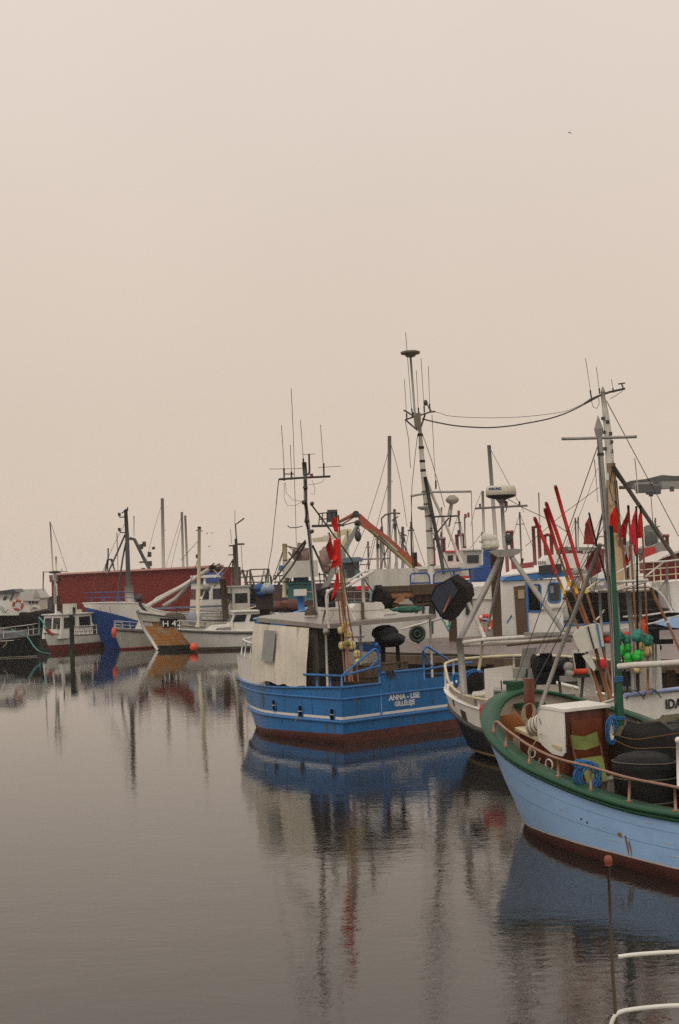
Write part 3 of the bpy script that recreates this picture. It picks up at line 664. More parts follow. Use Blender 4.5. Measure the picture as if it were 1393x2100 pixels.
# ================================================================ BOAT B: white bulwark, black hull, tripod mast
B=Hull((3.12,33.5),(.5,-.866),(-.866,-.5),7.2,
  [(0,0),(.1,.5),(.3,.95),(.8,1.5),(1.3,1.7),(2.2,1.85),(4,1.95),(7.2,1.85)],
  [(0,0),(.5,.6),(1,1.0),(1.8,1.35),(3,1.6),(7.2,1.6)],
  [(0,1.5),(.5,1.44),(1,1.32),(2,1.15),(3,1.07),(4.5,1.05),(6,1.3),(7.2,1.62)], rake=.5, flare=.5)
shB=lambda s: crom(B.sh,s)
rubB=[(0,1.12),(.8,1.02),(1.8,.78),(2.6,.65),(7.2,.72)]
b=thing('fishing_boat','fishing boat with white bulwark, black hull and grey tripod mast, between the two blue boats','boat',(5.1,30.4,0))
B.shell(b,[(-.5,0),(.0,0),(.1,1),(.15,2),(lambda s: crom(rubB,s),1),(shB,3)],[bootred,blackhull,mat('ochre_waterline',c(150,120,72),.6),white])
B.strake(b, lambda s: crom(rubB,s), mat('grey_rubber_fender',c(70,64,58),.7), .05,.1)
B.cap(b, white, .02,.09,.04); B.bulwark(b,.35,mat('cream_bulwark_2',c(160,148,132),.6,dirt=c(90,70,50),dirt_amt=.4)); B.deck(b,.35,quaymat)
# freeing ports
for px_,w_,z0,z1 in ((931.5,.035,1.08,1.22),(944,.05,.98,1.28),(953,.0,0,0)):
    if w_==0: continue
    q=find_q(B,px_,1.1,.1,3); P(b,'freeing_port', MB().grid([[B.pt(q-w_,z0,.006),B.pt(q+w_,z0,.006)],[B.pt(q-w_,z1,.006),B.pt(q+w_,z1,.006)]]), interior)
q=find_q(B,952,.9,.1,3); P(b,'freeing_port', MB().grid([[B.pt(q-.12,.80,.008),B.pt(q+.12,.76,.008)],[B.pt(q-.12,1.04,.008),B.pt(q+.12,1.0,.008)]]), mat('rusty_port_recess',c(74,48,40),.7,var=.5,scale=20))
# bow rail
rk=[(-3.0,1.9),(-1.5,1.95),(0,2.0),(.5,1.98),(.85,1.9),(1.15,1.62),(1.6,1.42),(2.4,1.33),(3.6,1.3)]
rz=lambda q: crom(rk,q)
qq=[-3+6.6*i/40 for i in range(41)]
brl=P(b,'bow_rail', MB().tube([B.pt(q,shB(abs(q)),-.03)+Vector((0,0,rz(q)-shB(abs(q)))) for q in qq], .03, n=8), cream)
for q in (-2.6,-1.6,-.8,-.25,.3,.8,1.6,2.6): P(brl,'rail_post', MB().tube([B.pt(q,shB(abs(q)),-.03), B.pt(q,shB(abs(q)),-.03)+Vector((0,0,rz(q)-shB(abs(q))))], .024, n=8), lightpipe)
# transom lettering
tr0=B.pt(7.2,1.2); tr1=B.pt(-7.2,1.2); rt=(tr1-tr0).normalized()
q0=tr0+rt*.78
text(b,'IDA', Vector((0,0,0))+tr0+rt*.95+B.u*.02+Vector((0,0,.13)), rt,(0,0,1),.25,lettering_k,.004,'boat_name',.006,align='LEFT')
text(b,'GILLELEJE', tr0+rt*.82+B.u*.02+Vector((0,0,-.10)), rt,(0,0,1),.17,lettering_k,.004,'home_port',.004,align='LEFT')
tt0=B.pt(7.2,1.62); tt1=B.pt(-7.2,1.62)
P(b,'transom_rail', MB().tube([tt0+B.u*.03+Vector((0,0,.04)),tt1+B.u*.03+Vector((0,0,.10))], .042, n=10), lav)
mb=MB()
for px_ in (1292,1312,1380):
    k=(px_-1285)/140*2.9; o=tt0+rt*k
    mb.tube(smooth_pts([o+Vector((-.1,-.03,-.1)),o+Vector((.02,-.06,.1)),o+Vector((.15,-.05,.08)),o+Vector((.26,-.03,-.06))],5), .012, n=5)
P(b,'rope_lashing',mb,wire)
# tripod mast
DT=30.6
tm=P(b,'tripod_pole', MB().tube(LP(DT,[(1029,1020),(1032,1075),(1036,1125)]), .036, r2=.05, n=10), galv)
P(tm,'radar_bracket', MB().lathe(X(1028,1019,DT),[(.17,0),(.12,-.05),(.05,-.14),(.035,-.24)],n=18), galv)
rd=P(b,'radar_dome', MB().lathe(X(1028,1016,DT),[(.31,0),(.33,.02),(.325,.12),(.31,.19),(.29,.205),(.15,.215)],n=36,axis=X(1027.2,1000,DT)-X(1028,1016,DT)), mat('cream_radome',c(204,194,172),.45,var=.08,dirt=c(130,112,84),dirt_amt=.3))
P(rd,'radome_base', MB().lathe(X(1028,1022,DT),[(.12,-.02),(.28,.02),(.325,.055),(.325,.07)],n=36), darkmetal)
for i,chx in enumerate('FURUNO'):
    an=R(-146+i*9.2); o=X(1028,1009,DT)+Vector((math.cos(an)*.33,math.sin(an)*.33,.035))
    text(rd,chx,o,(-math.sin(an),math.cos(an),0.0),(0,0,1),.075,lettering_b,.003,'radome_lettering',.003)
line(b,'crossbar',galv,.026,DT,[(974.7,1042.8),(1082,1036.8)])
for x,y in ((985,1042),(1066,1037)): line(b,'crossbar_stub',darkmetal,.02,DT,[(x,y),(x-.5,y-9)])
P(b,'red_lamp', MB().lathe(X(1038,1037,DT-.02),[(.035,0),(.04,.02),(.04,.09),(.02,.1)],n=12), mat('red_lamp_glass',c(120,22,22),.3))
line(b,'lamp_bracket',galv,.012,DT,[(1031,1050),(1036,1050),(1039,1046),(1039,1038)])
P(b,'spreader_plate', MB().prism(LP(DT-.12,[(1002,1131),(1016,1128),(1055,1125),(1073,1127),(1064,1136),(1050,1141),(1022,1143)]),(0,.24,0)), galv)
legs=[([(1027,1143),(1002,1196),(970,1258),(942.5,1312)],(DT,30.2),.066),([(1049,1142),(1080,1187),(1120,1243),(1158,1298)],(DT,28.6),.056),([(1032,1143),(1020,1200),(1006,1262),(997,1300)],(DT,31.4),.03)]
for pts,dd,r in legs: P(b,'mast_leg', MB().tube([X(x,y,dd[0]+(dd[1]-dd[0])*i/3) for i,(x,y) in enumerate(pts)], r, n=10), galv)
P(b,'mast_leg', MB().tube([X(942.5,1308,30.2),X(946,1350,30.2),X(952,1424,30.2)], .075, n=12), galv)
P(b,'mast_leg', MB().tube([X(961,1237,30.8),X(978,1272,30.6),X(994,1308,30.4)], .045, n=8), lightpipe)
P(b,'mast_leg', MB().tube([X(992,1312,30.3),X(987,1345,30.4),X(982,1374,30.5)], .03, n=8), cream)
P(b,'gantry_beam', MB().tube([X(945,1318,30.2),X(1000,1311,30.0),X(1080,1306,29.2),X(1160,1300,28.5)], .042, n=10), lightpipe)
P(b,'gantry_beam', MB().tube([X(948,1322,30.6),X(1030,1319,29.9),X(1175,1312,28.6)], .05, n=10), oldwhite)
P(b,'gantry_beam', MB().box(X(1130,1300,28.7), 1.1,.12,.07,yaw=-.45), greypaint)
P(b,'gantry_beam', MB().tube([X(1160,1303,27.2),X(1200,1302,27.1),X(1250,1300,27)], .048, n=10), galv)
P(b,'clamp', MB().box(X(993,1314,30.25),.14,.14,.12).box(X(1205,1301,27.08),.07,.12,.13), darkmetal)
P(b,'gantry_beam', MB().tube([X(1159,1311,28.6),X(1148,1312,28.4),X(1040,1323,29)], .03, n=8), wood)
for pts in ([(1045,1135),(1005,1085),(985,1000)],[(1036,1018),(1100,1052),(1160,1086),(1220,1112)]):
    pass
P(b,'stay', MB().tube([X(1036,1020,DT),X(1075,1042,29.5),X(1120,1063,28.5),X(1165,1092,27)],.008,n=5), wire)
P(b,'stay', MB().tube([X(1078,1120,30.3),X(1160,1050,28.5),X(1228,1000,26.5)],.006,n=5), wire)
# loudhailer / horns left of the plate
mb=MB().lathe(X(988,1104,34.5),[(.1,0),(.11,.1),(.06,.3),(.05,.42)],axis=(1,0,-.12),n=12)
P(b,'searchlight', MB().lathe(X(1043,1118,DT),[(.04,0),(.07,.06),(.09,.2),(.02,.24)],n=12), darkmetal)
# gear on the deck of B
cg=X(972,1425,31.0)
coil('net_bundle', X(973,1384,31.0), .2,.1, bluerope, 'bunch of dark blue net draped over a black drum beside the tripod mast', 26, seed=12, r=.016, cat='fishing net', tilt=.4)
solo('drum', MB().lathe(X(974,1422,31.05),[(.2,0),(.22,.1),(.22,.42),(.19,.45)],n=18), black, 'black plastic drum under the blue net on the white boat','drum')
coil('net_bundle', X(936,1394,31.6), .07,.16, bluerope, 'small blue net hanging outside the curved bow rail of the white boat', 10, seed=14, r=.012, cat='fishing net')
P(b,'deck_panel', MB().prism(LP(30.4,[(993,1372),(1052,1364),(1054,1438),(996,1442)]),(.05,.06,0)), white)
P(b,'deck_table', MB().prism([X(968,1424,30.6),X(1006,1421,30.4),X(1003,1412,31),X(972,1414,31)],(0,0,-.04)), white)
P(b,'table_leg', MB().tube([X(974,1424,30.6),X(976,1462,30.6)],.03,n=6), greypaint)
solo('fish_crate', MB().prism([X(983,1452,29.6),X(1024,1448,29.4),X(1030,1441,29.9),X(990,1443,30.1)],(0,0,-.25)), redpaint, 'red plastic fish crate inside the bulwark of the white boat','fish crate')
P(b,'grey_trough', MB().prism(LP(28.4,[(1012,1419),(1180,1428),(1182,1462),(1012,1452)]),(.06,.12,0)).prism([X(1012,1418,28.3),X(1180,1427,28.3),X(1182,1421,29.2),X(1014,1412,29.3)],(0,0,.03)), greypaint)
for x in (1028,1045): line(b,'pin',darkmetal,.012,28.35,[(x,1396),(x+1,1420)])
# hauler: dark machine
hz=thing('net_hauler','black hydraulic net hauler with two drums on the deck of the white boat','net hauler',X(1125,1420,28.6))
dh=28.6
P(hz,'drum', MB().lathe(X(1095,1366,dh),[(.16,0),(.24,.03),(.2,.06),(.2,.3),(.24,.33),(.16,.36)],axis=(1,.3,.05),n=20), black)
P(hz,'drum', MB().lathe(X(1140,1370,dh-.1),[(.1,0),(.2,.03),(.17,.05),(.17,.22),(.2,.25)],axis=(1,.3,.05),n=20), black)
P(hz,'motor', MB().lathe(X(1120,1352,dh),[(.12,-.15),(.14,0),(.12,.12)],axis=(0,0,1),n=14).box(X(1118,1390,dh),.4,.3,.25), black)
P(hz,'frame', MB().tube([X(1096,1420,dh),X(1100,1385,dh)],.03).tube([X(1150,1420,dh),X(1146,1384,dh)],.03), darkmetal)
P(b,'chute', MB().prism(LP(29.0,[(1072,1330),(1100,1328),(1086,1376),(1064,1378)]),(.03,.08,0)), greypaint)
P(b,'chute_box', MB().prism(LP(28.7,[(1051,1370),(1096,1371),(1094,1392),(1052,1391)]),(.05,.2,0)), greypaint)
P(b,'hose', MB().tube(smooth_pts(LP(28.5,[(1081,1372),(1080,1395),(1084,1418)]),4),.02,n=6), black)
P(b,'far_inner_rail', MB().tube(smooth_pts([X(1055,1402,29),X(1080,1397,30),X(1130,1400,30),X(1175,1410,29)],5),.03,n=8), white)
# white mast frames right of the hauler
P(b,'frame_panel', MB().prism(LP(27.6,[(1172,1334),(1206,1332),(1222,1428),(1190,1428)]),(.04,.07,0)), white)
P(b,'frame_panel', MB().prism(LP(26.9,[(1308,1318),(1353,1322),(1358,1430),(1312,1436)]),(.04,.12,0)), oldwhite)
P(b,'frame_opening', MB().prism(LP(27.57,[(1177,1340),(1199,1339),(1203,1384),(1184,1386)]),(0,.02,0)), interior)
P(b,'roller', MB().lathe(X(1177,1378,27.4),[(.055,0),(.055,.27)],axis=(1,0,.03),n=12), orange)
P(b,'roller_bracket', MB().box(X(1192,1386,27.45),.32,.12,.06).tube([X(1196,1388,27.4),X(1192,1430,27.4)],.03), darkmetal)
P(b,'winch', MB().lathe(X(1160,1384,28),[(.08,0),(.1,.05),(.06,.2)],axis=(1,0,0),n=14).ball(X(1166,1368,28.1),.1).box(X(1165,1392,28),.3,.2,.1), greypaint)
for pts in ([(1345,1320),(1347,1420)],[(1339,1318),(1342,1425)]): line(b,'pipe',galv,.02,26.6,pts)
line(b,'pipe',polewood,.02,26.5,[(1329,1372),(1328,1430)])
P(b,'black_gallows', MB().box(X(1352,1316,27),.5,.15,.09).box(X(1340,1303,27.1),.2,.15,.28).box(X(1349,1328,27),.13,.12,.08), black)
P(b,'shelf', MB().tube([X(1160,1262,27.8),X(1160,1262.2,27.8)],.01,n=4), darkmetal)
# extra uprights around the pole bundles
for pts,r in (([(1238,1300),(1246,1440)],.02),([(1188,1306),(1186,1335)],.02)): line(b,'pipe',galv,r,27.2,pts)
P(b,'sheer_pole', MB().tube([X(1262,1194,26.8),X(1330,1189.5,26.8)],.03,n=8), lightpipe)
P(b,'sheer_pole', MB().tube([X(1264,1210,26.8),X(1300,1200,26.8),X(1326,1193,26.8)],.022,n=8), lightpipe)
for pts,r in (([(1288,1212),(1296,1290),(1300,1420)],.05),([(1266,1212),(1270,1300)],.03),([(1312,1215),(1316,1330)],.03),([(1230,1216),(1236,1330)],.028)): line(b,'pipe',galv,r,27,pts)
# ================================================================ BOAT D: bright blue, square stern, tarpaulin shelter
C0=Vector((-.115,34.15,0)); TR=Vector((.746,.667,0)).normalized(); UF=Vector((-.667,.746,0)).normalized()
def Q(f,t,z): return C0+UF*f+TR*t+Vector((0,0,z))
tipD=Q(6.6,2.3,0)
D=Hull((tipD.x,tipD.y),-UF,-TR,6.6,
  [(0,0),(.12,.3),(.5,.68),(1.2,1.12),(2.2,1.62),(3.5,2.12),(4.6,2.28),(6.6,2.3)],
  [(0,0),(.5,.35),(1.2,.85),(2.2,1.5),(3.5,2.08),(5,2.22),(6.6,2.27)],
  [(0,1.30),(2,1.24),(3.5,1.25),(6.6,1.35)], rake=.6, flare=.75)
shD=lambda s: crom(D.sh,s)
d=thing('fishing_boat','bright blue steel fishing boat with square stern, white stripe and grey-white tarpaulin shelter','boat',(-.5,37.5,0))
bt=lambda s: .24-.14*max(0,1-s/6.7)
D.shell(d,[(-.5,0),(0,0),(bt,0),(.5,1),(.575,1),(.64,2),(lambda s: shD(s)*.9,1),(shD,1)],[bootred,blue,white])
D.strake(d,.52,bluetrim,.035,.07); D.strake(d,lambda s: 1.07-.02*s/6.7+.02,bluetrim,.025,.05,'knuckle_rail'); D.strake(d,lambda s: shD(s),bluetrim,.03,.05,'bulwark_rail')
# same rails across the stern
def across(z,w_,hh,name,t0=0,t1=4.6,f=-.0):
    a_=Q(f,t0,z); b_=Q(f,t1,z)
    return P(d,name,MB().prism([a_-UF*w_+Vector((0,0,-hh/2)),a_-UF*w_*1.3,a_-UF*w_+Vector((0,0,hh/2)),a_+UF*.01+Vector((0,0,hh/2)),a_+UF*.01-Vector((0,0,hh/2))], b_-a_), bluetrim)
across(.52,.035,.07,'stern_rub_rail'); across(1.07,.025,.05,'stern_knuckle_rail')
across(1.35,.03,.05,'stern_bulwark_rail',0,1.3)
P(d,'stern_bulwark', MB().prism([Q(.0,1.3,1.35),Q(.0,2.8,1.35),Q(.0,2.8,1.6),Q(.0,1.3,1.59)],UF*.06), blue)
across(1.6,.03,.05,'stern_bulwark_rail',1.3,2.8)
P(d,'stern_seam', MB().box(Q(-.004,1.28,.95),.02,.01,.8,yaw=math.atan2(TR.y,TR.x)), mat('weld_line',c(30,82,136),.5))
for t_ in (1.3,): P(d,'bulwark_post', MB().tube([Q(0,t_,.6),Q(0,t_,1.75)],.03,n=6), bluetrim)
for f_ in (1.1,2.2,3.3): P(d,'plate_seam', MB().grid([[D.pt(6.6-f_,.66,.004),D.pt(6.6-f_-.02,.66,.004)],[D.pt(6.6-f_,1.2,.004),D.pt(6.6-f_-.02,1.2,.004)]]), mat('weld_line',c(30,82,136),.5))
D.deck(d,.55,quaymat); D.bulwark(d,.55,mat('rust_blue_inside',c(46,70,92),.6,var=.3,dirt=RUST,dirt_amt=.5))
# white raised bow bulwark
qs=[-3.4+6.9*i/40 for i in range(41)]
zt=lambda q: 1.25+.62*max(0,min(1,(3.6-abs(q))/.25))
fb=P(d,'bow_bulwark', MB().grid([[D.pt(q,shD(abs(q)),-.02) for q in qs],[D.pt(q,shD(abs(q)),.03)+Vector((0,0,zt(q)-shD(abs(q)))) for q in qs]]).grid([[D.pt(q,shD(abs(q)),-.08) for q in qs],[D.pt(q,shD(abs(q)),-.03)+Vector((0,0,zt(q)-shD(abs(q)))) for q in qs]]), white)
P(d,'bow_rail', MB().tube([D.pt(q,shD(abs(q)),-.2)+Vector((0,0,1.05)) for q in qs[2:39]],.025,n=8), white)
for i in range(3,39,4): P(d,'rail_stanchion', MB().tube([D.pt(qs[i],shD(abs(qs[i])),-.12)+Vector((0,0,zt(qs[i])-1.25)),D.pt(qs[i],shD(abs(qs[i])),-.2)+Vector((0,0,1.05))],.018,n=6), white)
for q in qs[3:28:3]: pass
# lift the rail tops to rail height relative to the bulwark
text(d,'ANNA - LISE', Q(-.006,2.1,.90), TR,(0,0,1),.195,lettering_w,.004,'boat_name',.006)
text(d,'GILLELEJE', Q(-.006,2.1,.745), TR,(0,0,1),.165,lettering_w,.004,'home_port',.005)
# freeing ports along the side
for px_,py_,w_,h_ in ((564,1445,.085,.29),(618,1457,.085,.29),(683,1464,.085,.29)):
    q=find_q(D,px_,.6,2.5,6.6); o=D.pt(q,.6); z=H-(py_-proj(Vector((o.x,o.y,H)))[1])/ppm(o.y)
    e=(D.pt(q+.1,z)-D.pt(q-.1,z)).normalized(); n_=Vector((e.y,-e.x,0)); 
    if n_.dot(-TR)<0: n_=-n_
    o=D.pt(q,z,.008); o=Vector((o.x,o.y,z)); pts=[]
    for k in range(20):
        an=2*math.pi*k/20; cx=abs(math.cos(an))**.55*math.copysign(1,math.cos(an)); cz=abs(math.sin(an))**.55*math.copysign(1,math.sin(an))
        pts.append(o+e*(cx*w_)+Vector((0,0,cz*h_*.5)))
    fp=P(d,'freeing_port', MB().prism([p-n_*.04 for p in pts],n_*.05), interior)
    P(fp,'port_rim', MB().tube([p+n_*.008 for p in pts],.012,n=5,closed=True), bluetrim)
    P(fp,'port_bar', MB().tube([o-e*w_+n_*.015,o+e*w_+n_*.015],.009,n=5), lightpipe)
for k_,(q_,z0_,z1_,w_) in enumerate(((6.3,.05,.44,.02),(5.1,.66,1.0,.015),(4.2,.30,.46,.02),(3.3,.68,.98,.012),(2.2,.7,.95,.015),(5.7,1.12,1.3,.012),(6.0,.28,.45,.05))):
    pts0=[D.pt(q_-w_,z1_,.004),D.pt(q_+w_,z1_,.004)]; pts1=[D.pt(q_-w_*.3,z0_,.004),D.pt(q_+w_*.3,z0_,.004)]
    P(d,'rust_run',MB().grid([pts1,pts0]),mat('rust_run',c(84,76,64),.8,var=.4,scale=12))
for k_,(t_,z0_,z1_) in enumerate(((.5,.66,1.02),(1.0,.28,.45),(2.4,.2,.46),(3.1,.66,.8),(1.6,1.1,1.3),(2.65,1.12,1.32))):
    P(d,'rust_run',MB().prism([Q(-.004,t_,z0_),Q(-.004,t_+.01,z0_),Q(-.004,t_+.03,z1_),Q(-.004,t_-.02,z1_)],-UF*.002),mat('rust_run',c(84,76,64),.8,var=.4,scale=12))
# tangle of line at the middle port
# rails at the stern quarter
def rl_(pts,r=.028,name='stern_rail',m=bluetrim): return P(d,name,MB().tube(pts,r,n=8),m)
rl_([Q(.03,.06,1.36),Q(.03,.06,1.62),Q(.0,1.3,1.78)]); rl_([Q(1.4,.03,1.62),Q(.03,.06,1.62)])
rl_(smooth_pts([Q(.03,.06,1.62),Q(.0,.75,2.0),Q(0,1.1,2.18),Q(0,1.22,2.16),Q(0,1.28,2.0),Q(0,1.3,1.6)],4))
rl_([Q(0,1.3,1.98),Q(0,.95,1.74)],.02); rl_([Q(0,1.28,1.7),Q(0,1.28,1.35)])
for f_ in (.4,.9): rl_([Q(f_,.03,1.3),Q(f_,.03,1.62)],.022,'rail_post')
rl_([Q(0,2.82,1.3),Q(0,2.82,2.05)]); rl_(smooth_pts([Q(0,2.82,1.95),Q(0,2.86,2.1),Q(0,2.98,2.14),Q(0,3.15,2.06),Q(0,3.9,1.66)],4))
rl_([Q(0,2.85,1.95),Q(0,3.15,1.62)],.02); rl_([Q(0,2.82,1.58),Q(0,4.6,1.64)]); rl_([Q(0,3.55,1.35),Q(0,3.55,1.64)],.03)
for f_ in (.5,1,1.6): pass
# roof of the shelter
ro=[Q(.8,.28,2.73),Q(.8,4.1,2.80),Q(4.3,4.1,2.92),Q(4.3,2.0,2.95),Q(3.6,.5,2.93),Q(3.5,.28,2.90)]
P(d,'shelter_roof', MB().prism(ro,(0,0,.11)), roofgrey)
for (f_,t_,z1) in ((.88,.35,2.74),(.88,4.0,2.8),(3.6,4.0,2.9),(3.4,.35,2.86)): P(d,'roof_post', MB().tube([Q(f_,t_,.55),Q(f_,t_,z1)],.032,n=8), lightpipe)
P(d,'roof_knee', MB().lathe(Q(.78,.3,2.66),[(.02,-.02),(.09,0),(.09,.05),(.02,.07)],axis=UF,n=14), roofgrey)
# tarpaulin curtain with folds
rows=[]
n=46
for k in range(9):
    row=[]
    for i in range(n+1):
        u=i/n; f_=1.30+2.2*u; e=.03*math.sin(u*34+.8*math.sin(k*.7))+.02*math.sin(u*63+k*.45)+.012*math.sin(k*1.1+u*9)
        tt= -.03 - .035*math.sin(math.pi*k/8) + e*(.35+.65*k/8)
        if k<9: tt+=.14*(1-k/8)
        ztop=2.75+.05*(f_-1.28); zb=1.30+.03*math.sin(u*20)+(.03 if u>.5 else 0)+.07*u
        row.append(Q(f_,.06+tt,ztop+(zb-ztop)*k/8))
    rows.append(row)
cu_=P(d,'tarpaulin_curtain', MB().grid(rows), canvas)
f0,f1=2.5,2.95
P(cu_,'clear_window', MB().prism([Q(f0,.09,2.68),Q(f1,.09,2.70),Q(f1,-.05,1.93),Q(f0,-.05,1.90)],-TR*.01), plasticwin)
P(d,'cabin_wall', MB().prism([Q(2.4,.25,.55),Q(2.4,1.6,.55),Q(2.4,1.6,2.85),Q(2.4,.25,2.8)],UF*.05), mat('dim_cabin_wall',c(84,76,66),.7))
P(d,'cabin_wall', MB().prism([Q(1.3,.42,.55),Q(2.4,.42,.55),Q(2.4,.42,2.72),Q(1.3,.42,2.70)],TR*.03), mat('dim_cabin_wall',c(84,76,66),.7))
P(d,'dark_doorway', MB().prism([Q(2.38,.35,.55),Q(2.38,.8,.55),Q(2.38,.8,2.4),Q(2.38,.35,2.4)],-UF*.03), interior)  # black slab stands for the unlit opening into the cabin
# mast and aerials
DD=37.6
line(d,'mast',galv,.05,DD,[(626,960),(627,1031),(636,1110),(641,1180),(650,1266)],n=10)
line(d,'mast_head',darkmetal,.06,DD-.02,[(624,948),(626,975)],n=8)
line(d,'mast_cable',black,.014,DD-.08,[(627,985),(629,1060),(635,1110),(642,1185),(647,1260)])
line(d,'mast_cable',black,.03,DD-.05,[(626,1030),(630,1050),(627,1068),(632,1085)])
line(d,'yard',darkmetal,.032,DD,[(572,983),(625,979.5),(678,977)])
lines(d,'whip_aerial',aerialm,.009,DD,[[(583,984),(582.5,950),(577.5,872)],[(597.5,797),(602,900),(605,1010),(608,1118)],[(623,951),(616.5,862)],[(664.5,978),(663,950),(657.6,871)],[(598,970),(595.6,912)]],n=5)
lines(d,'aerial_base',darkmetal,.022,DD,[[(583,986),(582.6,960)],[(598,984),(598,967)],[(623.4,955),(622,940)],[(664.6,980),(664,950)]],n=6)
lines(d,'aerial_rod',aerialm,.008,DD,[[(553,962),(614,961)],[(652,959),(699,956)],[(620,932),(647,931)],[(611,961),(625,960)]],n=5)
line(d,'aerial_strut',darkmetal,.016,DD,[(584,972),(604,972)])
P(d,'periscope_pipe', MB().tube(smooth_pts(LP(DD,[(634,931),(634.5,950),(635,966),(633,972),(628,973)]),4),.026,n=8), darkmetal)
P(d,'red_lamp', MB().box(X(639,975,DD),.09,.09,.09), mat('red_lamp_glass',c(120,22,22),.3))
line(d,'signal_halyard',wire,.012,DD,[(572,983),(569,1010),(567,1033)]); line(d,'signal_halyard',wire,.009,DD,[(567,1033),(562,1080),(558,1122),(550,1166),(545,1200)])
lines(d,'slack_cable',wire,.006,DD,[[(583,990),(583,1022),(590,1037),(605,1037),(622,1028)],[(585,988),(587,1010),(600,1025),(623,1029)],[(665,982),(662,988),(650,992),(632,994)],[(640,985),(646,1000),(645,1014),(636,1012)]],n=5)
for x,y in ((627,1000),(623,1030),(640,1033),(629,1068),(640,1090)): P(d,'mast_fitting', MB().ball(X(x,y,DD-.05),.07,(1,1,.8),n=8,k=5,lump=.3,sd=x), darkmetal)
lines(d,'mast_strut',darkmetal,.028,DD,[[(627,1108),(562,1189)],[(628,1112),(600,1160),(566,1205)],[(641,1118),(656,1150),(671,1190)]],n=6)
line(d,'derrick_boom',darkmetal,.024,DD,[(637,1032),(714,1137),(764,1213)])
line(d,'aerial_cross',darkmetal,.014,DD,[(590,1078),(595,1082),(608,1082),(621,1079)])
# curved white davit on the roof corner and posts
P(d,'davit', MB().tube(smooth_pts([X(674,1288,35.0),X(671,1250,35.0),X(670,1222,35.0),X(680,1209,35),X(700,1206,35.1),X(713,1202,35.4),X(740,1186,36),X(765,1172,36.6)],5),.034,n=8), lightpipe)
P(d,'davit', MB().tube([X(765,1172,36.6),X(746,1172,36.6),X(710,1195,36)],.03,n=8), lightpipe)
P(d,'davit_stay', MB().tube([X(660,1282,35.3),X(668,1250,35.1)],.03,n=6).tube([X(676,1272,35.2),X(684,1258,35.5)],.02,n=6), galv)
P(d,'roof_stanchion', MB().tube([X(744,1186,37),X(748,1272,36.6)],.045,n=8), hazewire)
P(d,'roof_stanchion', MB().tube([X(745,1262,36.6),X(738,1274,36.2),X(752,1273,36.4),X(746,1250,36.8)],.016,n=6), galv)
# radar / light post on the boat behind the mast is modelled further down; bell shaped bollard on the roof
P(d,'roof_vent', MB().lathe(X(638,1262,37.2),[(.17,0),(.17,.05),(.13,.14),(.07,.24),(.03,.28)],n=16), mat('brown_canvas_cover',c(74,58,44),.8,var=.3))
solo('bollard_light', MB().tube([X(672,1245,38),X(673,1215,38)],.02,n=6).ball(X(673,1213,38),.06), white, 'small white lamp on a stalk standing on the grey shelter roof','lamp')
P(d,'deck_machine', MB().lathe(X(690,1250,38.2),[(.2,-.25),(.25,0),(.2,.3),(.1,.4)],axis=(1,.1,.2),n=12), black)
solo('junction_box', MB().prism(LP(37.2,[(688,1234),(698,1233),(699,1248),(689,1250)]),(0,.08,0)), oldwhite, 'small white box fixed beside the flag poles above the grey roof','box')
# white insulated box on the roof
wb=thing('cool_box','white lidded plastic box strapped down on the grey shelter roof','box',X(775,1272,37.0))
o=Q(1.5,2.25,0); 
o.z=2.86
P(wb,'box_body', MB().box(o+Vector((0,0,.12)),.85,.5,.26,yaw=math.atan2(TR.y,TR.x)-.35), white)
P(wb,'lid', MB().prism([o+Matrix.Rotation(math.atan2(TR.y,TR.x)-.35,3,'Z')@Vector((x,y,z)) for x,y,z in ((-.44,-.27,.25),(-.44,-.27,.32),(-.36,-.27,.42),(.36,-.27,.44),(.44,-.27,.34),(.44,-.27,.25))], Matrix.Rotation(math.atan2(TR.y,TR.x)-.35,3,'Z')@Vector((0,.54,0))), white)
for k in (-.2,.18): P(wb,'strap', MB().box(o+TR*k+Vector((0,0,.22)),.05,.58,.47,yaw=math.atan2(TR.y,TR.x)-.35), wood)
wb2=solo('cool_box', MB().box(Q(1.75,1.35,3.02),.36,.42,.3,yaw=.5).box(Q(1.75,1.35,3.18),.4,.46,.05,yaw=.5), oldwhite, 'smaller white box to the left of the strapped lidded box on the grey roof','box')
solo('board', MB().box(Q(1.9,3.3,2.98),.9,.14,.04,yaw=.75), white, 'thin white board lying on the right end of the grey roof','board')
# black covered engine and gear on the aft deck
eg=thing('covered_winch','black covered winch under the right part of the grey shelter roof','winch',Q(1.2,2.2,.6))
P(eg,'cover', MB().ball(X(790,1298,36.6),.33,(1.1,.8,.62),n=20,k=12,lump=.05,sd=4).ball(X(800,1312,36.3),.38,(1.05,.8,.5),n=20,k=12,lump=.05,sd=5), darktarp)
P(eg,'leg', MB().tube([X(786,1320,36.4),X(786,1392,36.2)],.06,n=8).tube([X(815,1320,36.4),X(820,1392,36.2)],.05,n=8), black)
P(eg,'hydraulic_pipe', MB().tube(smooth_pts([X(730,1324,36.5),X(750,1318,36.5),X(765,1322,36.5)],4),.03,n=8), galv)
P(eg,'blue_valve', MB().ball(X(772,1322,36.1),.06), bluetrim)
for i,(f_,z_) in enumerate(((.7,1.1),(.75,1.42),(.8,1.72))):
    solo('fish_box', MB().box(Q(f_,2.0+.04*i,z_-.1),1.5,.45,.28,yaw=math.atan2(TR.y,TR.x)).box(Q(f_,2.0+.04*i,z_+.05),1.56,.5,.03,yaw=math.atan2(TR.y,TR.x)), wood, ['brown wooden box lowest behind the blue stern bulwark','brown wooden box in the middle behind the blue stern bulwark','brown wooden box topmost of the stack under the grey roof'][i], 'box')
